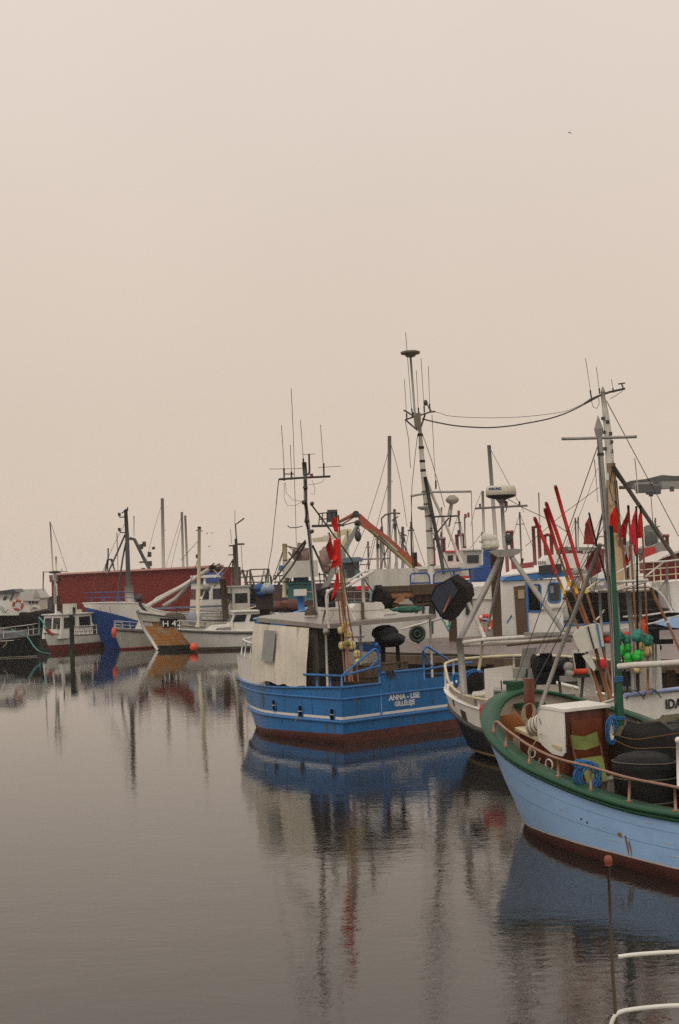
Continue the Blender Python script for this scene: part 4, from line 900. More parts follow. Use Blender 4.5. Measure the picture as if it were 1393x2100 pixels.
solo('starfish_rope', MB().tube(smooth_pts([Q(-.04,1.45,1.55),Q(-.06,1.5,1.66),Q(-.04,1.62,1.45),Q(-.05,1.66,1.66),Q(-.05,1.78,1.5),Q(0,1.82,1.64),Q(0,2.1,1.66)],4),.018,n=5).tube([Q(-.04,1.6,1.64),Q(-.05,1.55,1.46)],.016,n=5).tube([Q(-.04,1.7,1.64),Q(-.05,1.74,1.42)],.014,n=5), mat('brown_rope',c(70,50,46),.8), 'tangle of brown rope hanging over the blue stern bulwark above the name', 'rope')
solo('frayed_rope', MB().tube(smooth_pts([X(611,1466,34.9),X(609,1472,34.9),X(606,1478,34.9)],3),.012,n=5).tube([X(611,1466,34.9),X(613,1474,34.9)],.01,n=5), tanrope, 'short frayed rope end hanging below the middle freeing port of the blue hull','rope')
P(d,'dark_gear_backing', MB().box(Q(3.2,1.7,1.55),2.4,.3,2.1,yaw=math.atan2(TR.y,TR.x)).box(Q(2.0,1.2,1.1),.5,.5,1.1,yaw=.4), mat('dark_gear',c(46,38,32),.8,var=.6,scale=6,dirt=c(84,56,34),dirt_amt=.5,dscale=5))  # dark backing block put in for the shade under the shelter roof
P(d,'barrel', MB().lathe(Q(.8,.7,.55),[(.2,0),(.22,.2),(.22,.8),(.2,.85)],n=16), mat('dark_gear',c(46,38,32),.8))

# ---------------------------------------------------------------- marker buoys (flag poles with floats)
def flag(root, d_, pts, m, fold=.05, label=None):
    """hanging cloth: polygon outline filled by rows, rippled in depth"""
    top=pts[0]; n=7
    L_=[Vector((x,y,0)) for x,y in pts['hoist']]; R_=[Vector((x,y,0)) for x,y in pts['fly']]
    def at(poly,u):
        u=u*(len(poly)-1); i=min(int(u),len(poly)-2); return poly[i].lerp(poly[i+1],u-i)
    return None
def cloth(root, d_, hoist, fly, m, name='flag', amp=.08, seed=0, label=None, nu=10, nv=12):
    rnd=random.Random(seed)
    def at(poly,u):
        u=u*(len(poly)-1); i=min(int(u),len(poly)-2); t=u-i; return (poly[i][0]*(1-t)+poly[i+1][0]*t, poly[i][1]*(1-t)+poly[i+1][1]*t)
    ph=rnd.uniform(0,6); rows=[]
    for k in range(nv+1):
        a_=at(hoist,k/nv); b_=at(fly,k/nv); row=[]
        for j in range(nu+1):
            t=j/nu; x=a_[0]*(1-t)+b_[0]*t; y=a_[1]*(1-t)+b_[1]*t
            if j==nu: x+=rnd.uniform(-1,1)*.9
            row.append(X(x,y,d_+amp*math.sin(t*7+ph+k*.25)*t))
        rows.append(row)
    return P(root,name,MB().grid(rows),m,label)
def buoy(label, d_, pole, polem, r=.016, tape=None, flags=(), floats=(), name='marker_buoy', group=None, cat='marker buoy', tipm=None):
    """pole: pixel path top to foot"""
    ft=X(pole[-1][0],pole[-1][1],d_); t=thing(name,label,cat,ft,group)
    P(t,'pole',MB().tube(LP(d_,pole),r,n=8),polem)
    if tape:
        for (pts,rr,m) in tape: P(t,'tape_wrap' if m is not black else 'pole_tip',MB().tube(LP(d_,pts),rr,n=8),m)
    for i,f in enumerate(flags): cloth(t,d_-.02,f[0],f[1],f[2],seed=i+len(label))
    for i,(x,y,rr,m) in enumerate(floats): 
        rn=random.Random(int(x*7+y)); ax_=Vector((rn.uniform(-.5,.5),rn.uniform(-.3,.3),1)).normalized(); cc_=X(x,y,d_-.03)
        fo_=P(t,'float',MB().lathe(cc_,[(rr*.2,-rr*1.06),(rr*.62,-rr*.98),(rr*.92,-rr*.62),(rr*1.0,-rr*.1),(rr*.97,-rr*.06),(rr*.97,rr*.02),(rr*1.0,rr*.06),(rr*.9,rr*.62),(rr*.6,rr*.98),(rr*.2,rr*1.06)],axis=ax_,n=14),m)
        P(fo_,'float_line',MB().tube([cc_-ax_*rr*1.3,cc_-ax_*rr*.9+Vector((rr*.3,-rr*.8,0)),cc_+Vector((rr*.25,-rr*1.03,0)),cc_+ax_*rr*.9+Vector((rr*.2,-rr*.8,0)),cc_+ax_*rr*1.5],.007,n=4),darkmetal)
    return t
GB='flag buoys stowed on the bright blue boat'
buoy('marker buoy with small red flag at its tip, tallest on the bright blue boat',34.9,[(690,1054),(693,1090),(697,1165),(703,1240),(716,1398)],polewood,.017,[([(689.5,1053),(690.5,1060)],.02,black)],
  [([(691,1060),(692,1078),(693,1091)],[(684,1062),(680,1074),(686,1090)],redcloth)],[(709,1281,.085,floatcream),(714,1301,.095,floatcream)],group=GB)
buoy('marker buoy with a dark red torn flag, leftmost flag on the bright blue boat',35.0,[(675,1092),(684,1130),(690,1180),(697,1260),(708,1398)],polewood,.018,[([(672,1095),(676,1093),(677,1100)],.014,black)],
  [([(677,1096),(682,1120),(684,1149)],[(674,1110),(668,1122),(675,1147)],redcloth2)],[(700,1293,.09,floatcream),(702,1324,.095,floatcream)],group=GB)
buoy('marker buoy with the largest tattered bright red flag, in the middle above the grey roof',34.8,[(694,1056),(698,1110),(700,1165),(708,1250),(719,1398)],polewood,.019,None,
  [([(684,1107),(692,1106),(697,1106)],[(682,1150),(688,1150),(692,1150)],redcloth),([(697,1107),(698,1135),(699,1158)],[(684,1112),(684,1140),(678,1167)],redcloth)],[(722,1324,.1,floatcream),(732,1341,.09,floatcream)],group=GB)
buoy('marker buoy with the lowest red flag, hanging just above the grey shelter roof',34.7,[(693,1168),(696,1210),(706,1280),(724,1398)],polewood,.017,None,
  [([(693,1170),(696,1190),(695,1204)],[(690,1180),(684,1205),(679,1233)],redcloth)],[(735,1358,.085,floatcream),(712,1318,.07,mat('yellow_green_float',c(150,140,60),.6))],group=GB)
buoy('bare brown pole without flag at the right of the bundle on the bright blue boat',35.1,[(703,1160),(715,1262),(728,1330),(735,1398)],polewood,.02,[([(700,1160),(712,1250)],.012,cream)],name='buoy_pole',cat='pole',group=GB)
buoy('white plastic pole bending right out of the flag bundle above the grey roof',34.9,[(700,1160),(710,1232),(718,1252),(728,1272)],lightpipe,.02,name='buoy_pole',cat='pole',group=GB)

GR='red topped poles leaning beside the white foam'
def redpole(label, d_, pts, ysplit, yb=None):
    i0=[p for p in pts if p[1]<ysplit]; 
    t=buoy(label,d_,pts,polewood,.024,None,name='buoy_pole',cat='pole',group=GR)
    for k in range(len(pts)-1):
        if pts[k][1]<ysplit<=pts[k+1][1]:
            u=(ysplit-pts[k][1])/(pts[k+1][1]-pts[k][1]); cut=(pts[k][0]+(pts[k+1][0]-pts[k][0])*u,ysplit)
            nx=pts[k+1]
    P(t,'red_sleeve',MB().tube(LP(d_,i0+[cut]),.036,n=8),redtape); P(t,'pole_tip',MB().tube([X(pts[0][0]-.6,pts[0][1]-3,d_),X(pts[0][0],pts[0][1]+2,d_)],.026,n=8),polewood)
    if yb:
        u0=(yb-cut[1])/(nx[1]-cut[1]); u1=(yb+22-cut[1])/(nx[1]-cut[1])
        P(t,'yellow_band',MB().tube(LP(d_,[(cut[0]+(nx[0]-cut[0])*u0,yb),(cut[0]+(nx[0]-cut[0])*u1,yb+22)]),.033,n=8),yellow)
redpole('red topped pole, leftmost of the four leaning by the white foam block',27.4,[(1097,1063),(1110,1095),(1123,1125),(1139,1172),(1195,1310),(1236,1447)],1176,1196)
redpole('red topped pole with short red sleeve, second from the left by the white foam',27.3,[(1118,1045),(1139,1115),(1160,1175),(1218,1320),(1250,1447)],1128,1180)
redpole('thick red sleeved pole with a yellow band, third from the left by the white foam',27.2,[(1120.5,1032),(1144,1098),(1172,1184),(1215,1300),(1253,1447)],1188,1195)
redpole('tallest red topped pole, rightmost of the four above the white foam',27.1,[(1139.6,998),(1154,1050),(1187,1163),(1232,1310),(1257,1420)],1164,1194)
fm=thing('foam_fender','white foam block with blue straps wrapped round the leaning poles','foam block',X(1210,1365,26.9))
P(fm,'foam', MB().prism(LP(26.9,[(1174,1302),(1190,1288),(1210,1282),(1228,1279),(1232,1284),(1240,1325),(1222,1330),(1204,1336),(1192,1340),(1182,1322)]),(.05,.3,0)), floatwhite)
P(fm,'strap', MB().prism(LP(26.88,[(1204,1285),(1207,1284),(1220,1330),(1217,1331)]),(.0,-.01,0)), lettering_k)
P(fm,'strap', MB().prism(LP(26.88,[(1222,1280),(1226,1279),(1234,1326),(1231,1327)]),(.0,-.01,0)), bluetrim)
solo('foam_fender', MB().prism(LP(26.7,[(1194,1345),(1209,1341),(1222,1370),(1218,1377),(1206,1362)]),(.03,.1,0)), floatwhite, 'narrow white foam piece hanging among the poles below the white block','foam block')
solo('pink_cloth', MB().grid([LP(26.8,[(1232,1352),(1240,1350)]),LP(26.75,[(1231,1362),(1243,1360)]),LP(26.8,[(1235,1370),(1246,1369)])]), pinkcloth, 'small pink red rag tied among the poles left of the green mast','cloth')

GF='flag buoys stowed right of the green mast'
buoy('marker buoy with dull red flag and maroon cloth, just left of the grey mast',27.0,[(1208,1051),(1222,1110),(1236,1160),(1262,1250),(1290,1430)],black,.018,None,
  [([(1208,1060),(1215,1088),(1221,1117)],[(1201,1073),(1198,1095),(1197,1116)],mat('faded_red_flag_cloth',c(150,50,44),.8,var=.2)),([(1222,1121),(1229,1150),(1234,1172)],[(1220,1125),(1199,1162),(1213,1184)],mat('maroon_flag_cloth',c(118,44,40),.8,var=.2))],
  [(1274,1335,.10,floatgreen),(1271,1305,.09,floatteal)],group=GF)
buoy('marker buoy with a bright red flag close to the right of the grey mast head',27.1,[(1263,1030),(1272,1080),(1282,1160),(1290,1260),(1304,1430)],polewood,.02,[([(1262.6,1027),(1263.5,1034)],.022,black)],
  [([(1263,1036),(1266,1065),(1268,1094)],[(1252,1056),(1250,1072),(1251,1091)],redcloth)],[(1289,1327,.105,floatgreen),(1287,1312,.1,floatteal)],group=GF)
buoy('marker buoy with a dark red flag, second flag right of the grey mast',26.8,[(1289,1037),(1292,1090),(1297,1170),(1304,1280),(1312,1420)],polewood,.02,[([(1288.7,1036),(1289.6,1060)],.024,black)],
  [([(1288,1042),(1290,1062),(1284,1104)],[(1284,1058),(1273,1080),(1268,1101)],redcloth2)],[(1291,1350,.10,floatgreen)],group=GF)
buoy('marker buoy with the brightest pinkish red flag right of the grey mast',26.6,[(1305,1038),(1306,1080),(1307,1170),(1308,1280),(1309,1420)],black,.02,None,
  [([(1304,1042),(1309,1075),(1306,1118)],[(1298,1060),(1291,1088),(1296,1116)],pinkcloth),([(1306,1110),(1307,1125),(1308,1140)],[(1297,1110),(1300,1130),(1303,1141)],pinkcloth)],[(1308,1304,.115,floatteal),(1309,1345,.1,floatgreen),(1309,1371,.085,floatcream)],group=GF)
buoy('marker buoy with a plain red flag, rightmost flag by the green mast',26.9,[(1314,1039),(1318,1090),(1322,1180),(1328,1300),(1330,1430)],polewood,.018,[([(1313.6,1037),(1314.6,1052)],.022,black)],
  [([(1314,1044),(1317,1070),(1317,1103)],[(1309,1060),(1307,1082),(1308,1104)],redcloth)],[(1328,1313,.105,floatteal),(1328,1335,.1,floatcream),(1313,1326,.09,floatcream)],group=GF)
fl=buoy('marker buoy with a hanging red flag crossed by white, lowest flag by the green mast',27.2,[(1293,1100),(1298,1200),(1306,1300),(1320,1430)],black,.015,None,
  [([(1293,1113),(1295,1135),(1293,1150)],[(1286,1128),(1280,1145),(1278,1165)],redcloth)],[],group=GF)
cloth(fl,27.15,[(1288,1110),(1291,1135),(1290,1148)],[(1284,1112),(1284,1137),(1288,1150)],mat('white_flag_cloth',c(205,196,188),.8),name='flag_cross')
buoy('long brown oar shaft leaning right with a white band, at the far right',26.5,[(1334,1205),(1345,1230),(1368,1275),(1400,1345)],polewood,.028,[([(1366,1271),(1369,1277)],.034,lettering_w)],name='oar',cat='oar')
solo('orange_float', MB().lathe(X(1320,1298,26.8),[(.04,-.02),(.055,0),(.04,.22),(.03,.3)],n=12), orange, 'small orange float standing above the teal floats','float')
solo('orange_float', MB().lathe(X(1277,1303,27.1),[(.06,0),(.07,.06),(.07,.16),(.05,.2)],axis=(1,0,0),n=12), mat('orange_float_2',c(220,60,40),.5), 'small red orange float lying just right of the green mast among the teal floats', 'float')
solo('orange_float', MB().ball(X(1246,1309,27.1),.1), mat('orange_float_2',c(220,60,40),.5), 'round red orange float just left of the green mast', 'float')
for pts,r_,lb in (([(1206,1348),(1240,1450)],.028,'leftmost'),([(1214,1375),(1246,1460)],.024,'middle'),([(1226,1352),(1262,1452)],.03,'rightmost')):
    solo('stowed_pole', MB().tube(LP(26.9,pts),r_), polewood, lb+' of three stout brown poles below the white foam', 'pole', group='stout poles below the white foam')

wh_=thing('net_reel','dark green net reel standing behind the right post of the grey shelter roof','net reel',X(857,1318,44))
P(wh_,'reel',MB().torus(X(856,1300,44),.22,.05,(.2,-1,0),24,8).torus(X(856,1300,44.02),.1,.04,(.2,-1,0),16,8),mat('dark_green_reel',c(34,58,44),.6))
P(wh_,'drum',MB().lathe(X(856,1300,44.05),[(.2,0),(.2,.3)],axis=(-.1,1,0),n=16),netdark)
P(wh_,'stand',MB().tube([X(856,1300,44.1),X(858,1320,44.1)],.05,n=6),darkmetal)
# ================================================================ BEYOND THE PIER
def ubox(root,name,d_,x0,x1,yb,yt,t,m,yaw=0):
    p=ppm(d_); w_=(x1-x0)/p; h_=(yb-yt)/p; o=X((x0+x1)/2,yb,d_)
    ctr=o+Vector((0,0,h_/2))+Matrix.Rotation(yaw,3,'Z')@Vector((0,t/2,0))
    mb=MB().box(ctr,w_,t,h_,yaw=yaw)
    return P(root,name,mb,m) if name else mb
def win(root,d_,pts,m=None,fm=None,fr=.03,name='window',th=.03):
    p3=LP(d_,pts); mb=MB().prism([p-Vector((0,.03,0)) for p in p3],(0,.02,0),m=0)
    if fm: mb.tube([p-Vector((0,.035,0)) for p in p3],fr,n=4,closed=True,m=1)
    return P(root,name,mb,[m or glass]+([fm] if fm else []))
def rr(x0,y0,x1,y1,r=3,sk=0):
    """rounded rectangle outline in pixels"""
    o=[]
    for cx,cy,a0 in ((x1-r,y0+r,-90),(x1-r,y1-r,0),(x0+r,y1-r,90),(x0+r,y0+r,180)):
        for k in range(4):
            a=R(a0+30*k); x=cx+r*math.cos(a); y=cy+r*math.sin(a); o.append((x+sk*(y-y0)/(y1-y0),y))
    return o
# ---- W: white wheelhouse boat with blue roof edge
DW=54.5
hw=Hull((X(860,1320,57).x,57),(1,-.05),(0,-1),8.5,[(0,0),(1,.9),(2.5,1.8),(5,2.1),(8.5,1.9)],[(0,0),(1,.5),(2.5,1.4),(5,1.9),(8.5,1.6)],[(0,2.6),(2,2.1),(5,1.75),(8.5,1.8)],rake=.7)
w_=thing('fishing_boat','white fishing boat with blue edged wheelhouse roof moored on the far side of the pier','boat',(X(1020,1300,57).x,57,0))
hw.shell(w_,[(-.4,0),(.15,0),(.3,1),(lambda s: crom(hw.sh,s),1)],[bootred,white]); hw.cap(w_,bluetrim)
ww=ubox(w_,'wheelhouse',DW,1028,1157,1312,1191,3.0,white)
P(ww,'blue_roof_edge',MB().prism(LP(DW-.12,[(1029,1192),(1038,1184),(1161,1170),(1161,1182),(1100,1188)]),(0,3.3,0)),bluetrim)
P(ww,'roof',MB().prism([X(1032,1182,DW-.1),X(1161,1169,DW-.1),X(1153,1160,DW+2.8),X(1062,1163,DW+2.8)],(0,0,.05)),white)
win(ww,DW,rr(1081,1199,1108,1254,4,2),interior,bluetrim,.035); win(ww,DW,rr(1125,1196,1149,1235,6),glass,bluetrim,.035)
for (x0,y0,x1,y1) in ((1128,1202,1135,1216),(1092,1201,1104,1215)): win(ww,DW-.02,rr(x0,y0,x1,y1,1),plasticwin,name='curtain')
P(ww,'door',MB().prism(LP(DW-.05,[(1054,1203),(1077,1200),(1083,1300),(1061,1303)]),(0,.04,0)),mat('brown_sliding_door',c(92,66,40),.6,var=.3,streak=5))
P(ww,'door_notice',MB().prism(LP(DW-.1,[(1062,1210),(1075,1209),(1076,1227),(1063,1228)]),(0,.02,0)),mat('beige_notice',c(170,144,112),.6))
P(ww,'corner_strip',MB().prism(LP(DW-.08,[(1078,1195),(1081,1195),(1085,1302),(1082,1302)]),(0,.04,0)),bluetrim)
P(ww,'ledge',MB().prism(LP(DW-.15,[(1110,1246),(1155,1242),(1155,1246),(1110,1250)]),(0,.15,0)),oldwhite)
P(ww,'roof_lamp',MB().prism(LP(DW-.1,[(1049,1186),(1066,1186),(1064,1181),(1052,1181)]),(0,.2,0)),darkmetal)
wc=ubox(w_,'deckhouse',55.2,880,1030,1315,1222,2.5,white)
P(wc,'deckhouse_top',MB().prism(LP(55.1,[(878,1224),(960,1206),(1030,1196),(1032,1230)]),(0,2.3,0)),white)
win(wc,55.1,rr(1013,1223,1031,1257,3),glass,fm=None); win(wc,55.1,rr(955,1226,969,1262,3),glass); win(wc,55.1,rr(880,1237,893,1268,4),glass)
P(wc,'boom',MB().tube(LP(54.6,[(1035,1282),(1052,1262)]),.035).tube(LP(54.6,[(1047,1300),(1062,1273)]),.03,n=6),darkmetal)
P(wc,'blue_hinge',MB().tube(LP(54.5,[(1040,1277),(1050,1262)]),.03),bluetrim)
lr=thing('ring_buoy','orange ring buoy with white bands hanging on the white deckhouse behind the tripod mast','ring buoy',X(996,1296,54.9))
P(lr,'ring',MB().torus(X(996,1277.5,54.9),.275,.075,(0.1,-1,0),40,10,colours=lambda u: 1 if (u*4+.5)%1<.16 else 0),[orange,white])
# black wheelhouse windows block, satellite gear behind on the roof
P(w_,'aft_cabin',MB().prism(LP(56,[(1062,1182),(1104,1162),(1160,1158),(1160,1176)]),(0,1.6,0)),white)
P(w_,'maroon_panel',MB().prism(LP(56.2,[(1052,1158),(1095,1152),(1095,1166),(1054,1172)]),(0,.1,0)),redsteel)
P(w_,'dark_hatch',MB().prism(LP(54.2,[(1105,1160),(1152,1156),(1153,1173),(1106,1177)]),(0,.1,0)),mat('dark_green_hatch',c(28,34,26),.4))
P(w_,'roof_dome',MB().prism(LP(58,[(1119,1150),(1130,1138),(1180,1134),(1206,1137),(1200,1168),(1122,1160)]),(0,2.5,0)),white)
# blue funnel and housing
P(w_,'blue_casing',MB().prism(LP(58.5,[(973,1168),(992,1158),(1025,1156),(1030,1192),(972,1194)]),(0,2,0)),darkblue)
ubox(w_,'funnel',58.6,994,1016,1160,1127,.7,darkblue)
P(w_,'horn_cluster',MB().lathe(X(988,1103,58.6),[(.12,0),(.22,.05),(.18,.6),(.1,.62)],axis=(1,0,-.15),n=12).lathe(X(990,1117,58.6),[(.1,0),(.25,.08),(.2,.5),(.1,.55)],axis=(1,0,0),n=12).ball(X(1012,1116,58.6),.25,lump=.15),oldwhite)
line(w_,'horn_post',lightpipe,.05,58.7,[(990,1122),(991,1132)]); line(w_,'funnel_cap',cream,.03,58.4,[(990,1123),(1024,1120)])
rlp=lambda pts,r=.035,m=darkblue,dd=54.8,nm='railing': line(w_,nm,m,r,dd,pts)
rlp([(842,1212),(842,1180),(846,1176),(876,1175),(880,1180),(884,1212)]); rlp([(842,1196),(882,1195)]); rlp([(889,1205),(890,1179),(896,1173),(963,1167),(1005,1163)]); rlp([(890,1196),(1010,1186)]); rlp([(963,1167),(966,1200)]); rlp([(931,1170),(932,1186)])
# boxes and liferaft on W's deckhouse top
solo('white_canister',MB().lathe(X(963,1213,55.5),[(.1,0),(.24,.05),(.24,.9),(.1,.95)],axis=(1,0,.05),n=16),white,'white canister lying on the deckhouse top left of the brown piling','canister')
# pilings on the pier
def pilepost(label,d_,x,yb,yt,r,m=piling,lean=0,capm=None):
    pts=[X(x,yb,d_)]; top=pts[0].copy(); top.z+=(yb-yt)/ppm(d_); top.x+=lean
    mb=MB().tube([pts[0]-Vector((0,0,1.4)),pts[0],top],r,n=12)
    if capm: mb.lathe(top,[(r*.98,0),(r*1.03,.05),(r*.6,.12)],n=12,m=1)
    return solo('mooring_pile',mb,[m]+([capm] if capm else []),label,'pile',group='mooring piles')
pilepost('brown mooring pile at the pier between the ring buoy and the brown door',53,1021,1300,1130,.17)
pilepost('short brown pile below the hanging dark net tub',51,930,1314,1225,.15)
pilepost('thin brown pile standing in front of the orange crane foot',66,853,1210,1133,.12)
pilepost('thick rusty brown pile at the right end of the red building',85,463,1262,1187,.19,lean=-.1,capm=wood)
pilepost('green slimy mooring pile in front of the small red and white boat',79,149,1352,1262,.13,m=mat('green_slimy_wood',c(46,50,30),.7,var=.4,scale=6))
pp_=thing('mooring_pile','dark square mooring pile with blue buoys hung on top, behind the blue stern boat roof','pile',X(543,1330,46),group='mooring piles')
P(pp_,'post',MB().tube([X(546,1345,46),X(543,1240,46)],.17,n=10).box(X(543,1232,46),.55,.5,.55).tube([X(543,1225,46),X(540,1195,46)],.2,n=8),mat('dark_pile',c(46,36,26),.8,var=.4))
for i,(x,y,r,m) in enumerate(((532,1206,.16,darkblue),(541,1209,.17,mat('pale_blue_buoy',c(120,136,150),.5)),(553,1208,.17,mat('pale_blue_buoy',c(120,136,150),.5)),(547,1204,.15,mat('grey_white_buoy',c(176,172,166),.5)),(535,1216,.13,darkblue))):
    P(pp_,'buoy',MB().ball(X(x,y,45.7),r),m)
# dark net tub hanging
nt=thing('net_tub','dark battered net tub hanging tilted above the pier, left of the ring buoy','tub',X(925,1272,45))
P(nt,'tub',MB().prism(LP(45,[(892,1203),(924,1184),(956,1206),(960,1228),(926,1273),(906,1270),(881,1229)]),(.3,.9,.1)).prism(LP(44.93,[(896,1205),(924,1188),(940,1210),(906,1262),(885,1228)]),(0,.05,0),m=1),[netdark,mat('dark_blue_net',c(40,46,62),.8,var=.5,scale=4)])
P(nt,'strap',MB().tube(LP(44.8,[(926,1218),(910,1255)]),.025),polewood)
P(nt,'teal_rope',MB().tube(smooth_pts(LP(44.9,[(903,1265),(914,1281),(920,1294),(922,1283),(925,1275),(917,1286),(912,1276)]),4),.025,n=5),tealrope)
P(nt,'hanging_line',MB().tube(LP(45,[(928,1184),(905,1130),(888,1092)]),.015,n=5),wire)
nt2=thing('net_tub','smaller dark net bag hanging behind the white box on the grey roof','tub',X(775,1240,46))
P(nt2,'tub',MB().prism(LP(46,[(755,1220),(770,1200),(787,1213),(794,1226),(790,1238),(768,1241),(757,1232)]),(.2,.7,0)),netdark)
P(nt2,'blue_strip',MB().tube(smooth_pts(LP(45.9,[(769,1202),(762,1216),(760,1232)]),3),.04),mat('pale_blue_buoy',c(120,136,150),.5))
solo('hook_line',MB().tube(LP(44,[(821,1291),(860,1280),(906,1268)]),.035,n=6),lightpipe,'thin pale pole slanting from below the grey roof up to the hanging dark tub','pole')
# brown clutter deck (stacked gear on the pier)
gear=thing('stacked_gear','brown stacked trawl gear on the pier behind the right end of the grey roof','fishing gear',X(850,1250,50))
P(gear,'top_beam',MB().box(X(850,1206,50),2.6,.5,.2).box(X(880,1208,50),1.2,.6,.35).box(X(870,1218,50.2),.9,.4,.5),mat('rusty_gear',c(76,56,38),.8,var=.5,scale=6,dirt=RUST,dirt_amt=.5))
P(gear,'roller',MB().lathe(X(800,1221,50),[(.1,0),(.14,.1),(.16,.6),(.1,.85)],axis=(1,0,.02),n=12),mat('faded_orange_float',c(180,120,80),.6,var=.3))
P(gear,'scoop',MB().prism(LP(49.8,[(807,1235),(822,1222),(832,1220),(828,1232),(815,1238)]),(0,.5,0)),mat('ochre_board',c(150,104,66),.6))
P(gear,'leg',MB().tube(LP(50,[(852,1215),(854,1262)]),.06).tube(LP(50,[(868,1215),(868,1262)]),.05).tube(LP(50,[(885,1215),(886,1300)]),.06),darkmetal)
P(gear,'low_beam',MB().tube(LP(50,[(805,1242),(850,1242),(888,1236)]),.05),wood)
P(gear,'net_pile',MB().ball(X(795,1230,50.5),.35,(1.3,1,.9),lump=.12,sd=4).ball(X(866,1226,50.6),.3,(1.5,1,1),lump=.12,sd=8),netdark)
solo('rope_pile',MB().ball(X(835,1250,49),.22,(2.4,1,.5),n=18,lump=.2,sd=3),mat('green_rope',c(40,96,74),.8,var=.4,scale=12),'green rope piled at the far edge of the grey roof','rope')
# pale hull segment below the crane (white boat with pale deckhouse)
# ---- E: boat carrying the tallest mast
DE=57
e=thing('fishing_boat','fishing boat behind the pier carrying the tallest mast with a disc on top','boat',(X(880,1300,DE).x,59,0))
he=Hull((X(800,1300,62).x,62),(1,-.12),(-.12,-1),8,[(0,0),(1,.9),(3,2),(6,2.3),(10.5,2.1)],[(0,0),(1,.5),(3,1.6),(6,2.1),(10.5,1.8)],[(0,2.3),(3,1.9),(6,1.6),(10.5,1.7)],rake=.7)
he.shell(e,[(-.4,0),(.15,0),(.9,1),(lambda s: crom(he.sh,s),2)],[bootred,blackhull,white]); he.deck(e,1.2,quaymat)
em=P(e,'mast',MB().tube(LP(DE,[(861,876),(866,945),(868,966),(874,1020),(880,1072),(883,1140),(886,1212)]),[.07,.1,.11,.12,.13,.135,.14],n=12),mat('old_white_mast',c(190,182,168),.55,var=.2,scale=4,dirt=RUST,dirt_amt=.3,dscale=4))
for x,y in ((862,892),(864.4,918),(866.5,946),(868,965)): P(em,'black_band',MB().lathe(X(x,y+2.5,DE),[(.115,-.0),(.115,.1)],n=12),black)
for x,y in ((872,1010),(876,1035),(879,1060),(881,1090),(883,1125),(885,1160)): P(em,'mast_ring',MB().lathe(X(x,y,DE),[(.15,-.0),(.15,.05)],n=12),darkmetal)
P(e,'mast_box',MB().prism(LP(DE-.15,[(849,852),(852,847),(863,846),(864,874),(856,879),(851,872)]),(0,.3,0)),mat('brown_grey_box',c(112,98,80),.6))
line(e,'topmast',galv,.045,DE,[(842,729),(846,780),(851,848)],n=8)
P(e,'disc_aerial',MB().lathe(X(842,731,DE),[(.05,-.05),(.2,0),(.22,.08),(.38,.1),(.4,.18),(.3,.22),(.02,.25)],n=24),mat('olive_disc',c(96,88,70),.6))
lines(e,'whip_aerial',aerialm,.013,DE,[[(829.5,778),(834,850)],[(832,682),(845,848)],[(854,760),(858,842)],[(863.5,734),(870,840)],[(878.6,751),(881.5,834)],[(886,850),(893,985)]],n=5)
lines(e,'aerial_base',darkmetal,.03,DE,[[(834,848),(834.5,860)],[(844.5,838),(846,850)],[(858,836),(859,850)],[(870,832),(870.6,846)],[(881,828),(882,844)],[(894,985),(894.5,1000)]],n=6)
lines(e,'yard',darkmetal,.035,DE,[[(831,861),(849,855),(864,851),(882,845),(893,844)],[(828,841),(840,848),(852,856)],[(833,862),(857,883)],[(872,850),(862,880)],[(849,846),(845,856)]])
line(e,'yard_bracket',darkmetal,.02,DE,[(875,825),(880,838),(886,842)])
P(e,'vane',MB().ball(X(873,826,DE),.09,(1,1,1.4),n=8,k=6),wire)
lines(e,'stay',wire,.014,DE,[[(857,889),(852,930),(845,997),(843,1090),(850,1180)],[(866,889),(884,940),(901,999),(912,1040)],[(831,862),(838,900),(842,960)],[(843,1018),(845,1070),(849,1140)],[(967,1010),(968,1060),(971,1130)]],n=5)
line(e,'black_strut',darkmetal,.075,DE-.2,[(872,978),(880,1020),(889,1065),(898,1110),(911,1178)],n=8)
line(e,'derrick',lightpipe,.06,DE+.4,[(872,978),(893,1030),(918,1083),(936,1128),(948,1156)],n=8)
line(e,'crossbar',galv,.05,DE-.1,[(842,1018),(866,1013),(888,1009),(967,1008)])
line(e,'aerial_base',black,.03,DE-.1,[(894,985),(894,1003)])
P(e,'radome',MB().lathe(X(928,1031,DE-.2),[(.08,-.06),(.2,0),(.27,.09),(.26,.17),(.16,.26),(.1,.3)],n=20),mat('aged_radome',c(150,140,122),.5,var=.1))
P(e,'radome_post',MB().tube(LP(DE-.2,[(926,1033),(922,1057)]),.07,r2=.09,n=10),galv)
line(e,'platform',darkmetal,.04,DE-.3,[(884,1060),(938,1058)]); lines(e,'platform_brace',darkmetal,.035,DE-.3,[[(897,1092),(921,1062)],[(921,1080),(925,1058)]])
P(e,'flat_dish',MB().lathe(X(867,1045,DE-.3),[(.05,-.02),(.2,.05),(.22,.1),(.18,.13)],n=16),greypaint)
lines(e,'mast_step',darkmetal,.018,DE-.15,[[(878,1040),(886,1040)],[(879,1056),(888,1058)],[(882,1083),(890,1083)]],n=5)
eh=ubox(e,'deckhouse',59.5,760,880,1240,1166,2.5,oldwhite)
P(eh,'roof',MB().prism(LP(59.3,[(858,1162),(955,1157),(955,1163),(858,1168)]),(0,2.6,0)),white)
ubox(e,'deckhouse',59.8,882,948,1215,1160,2.5,white)
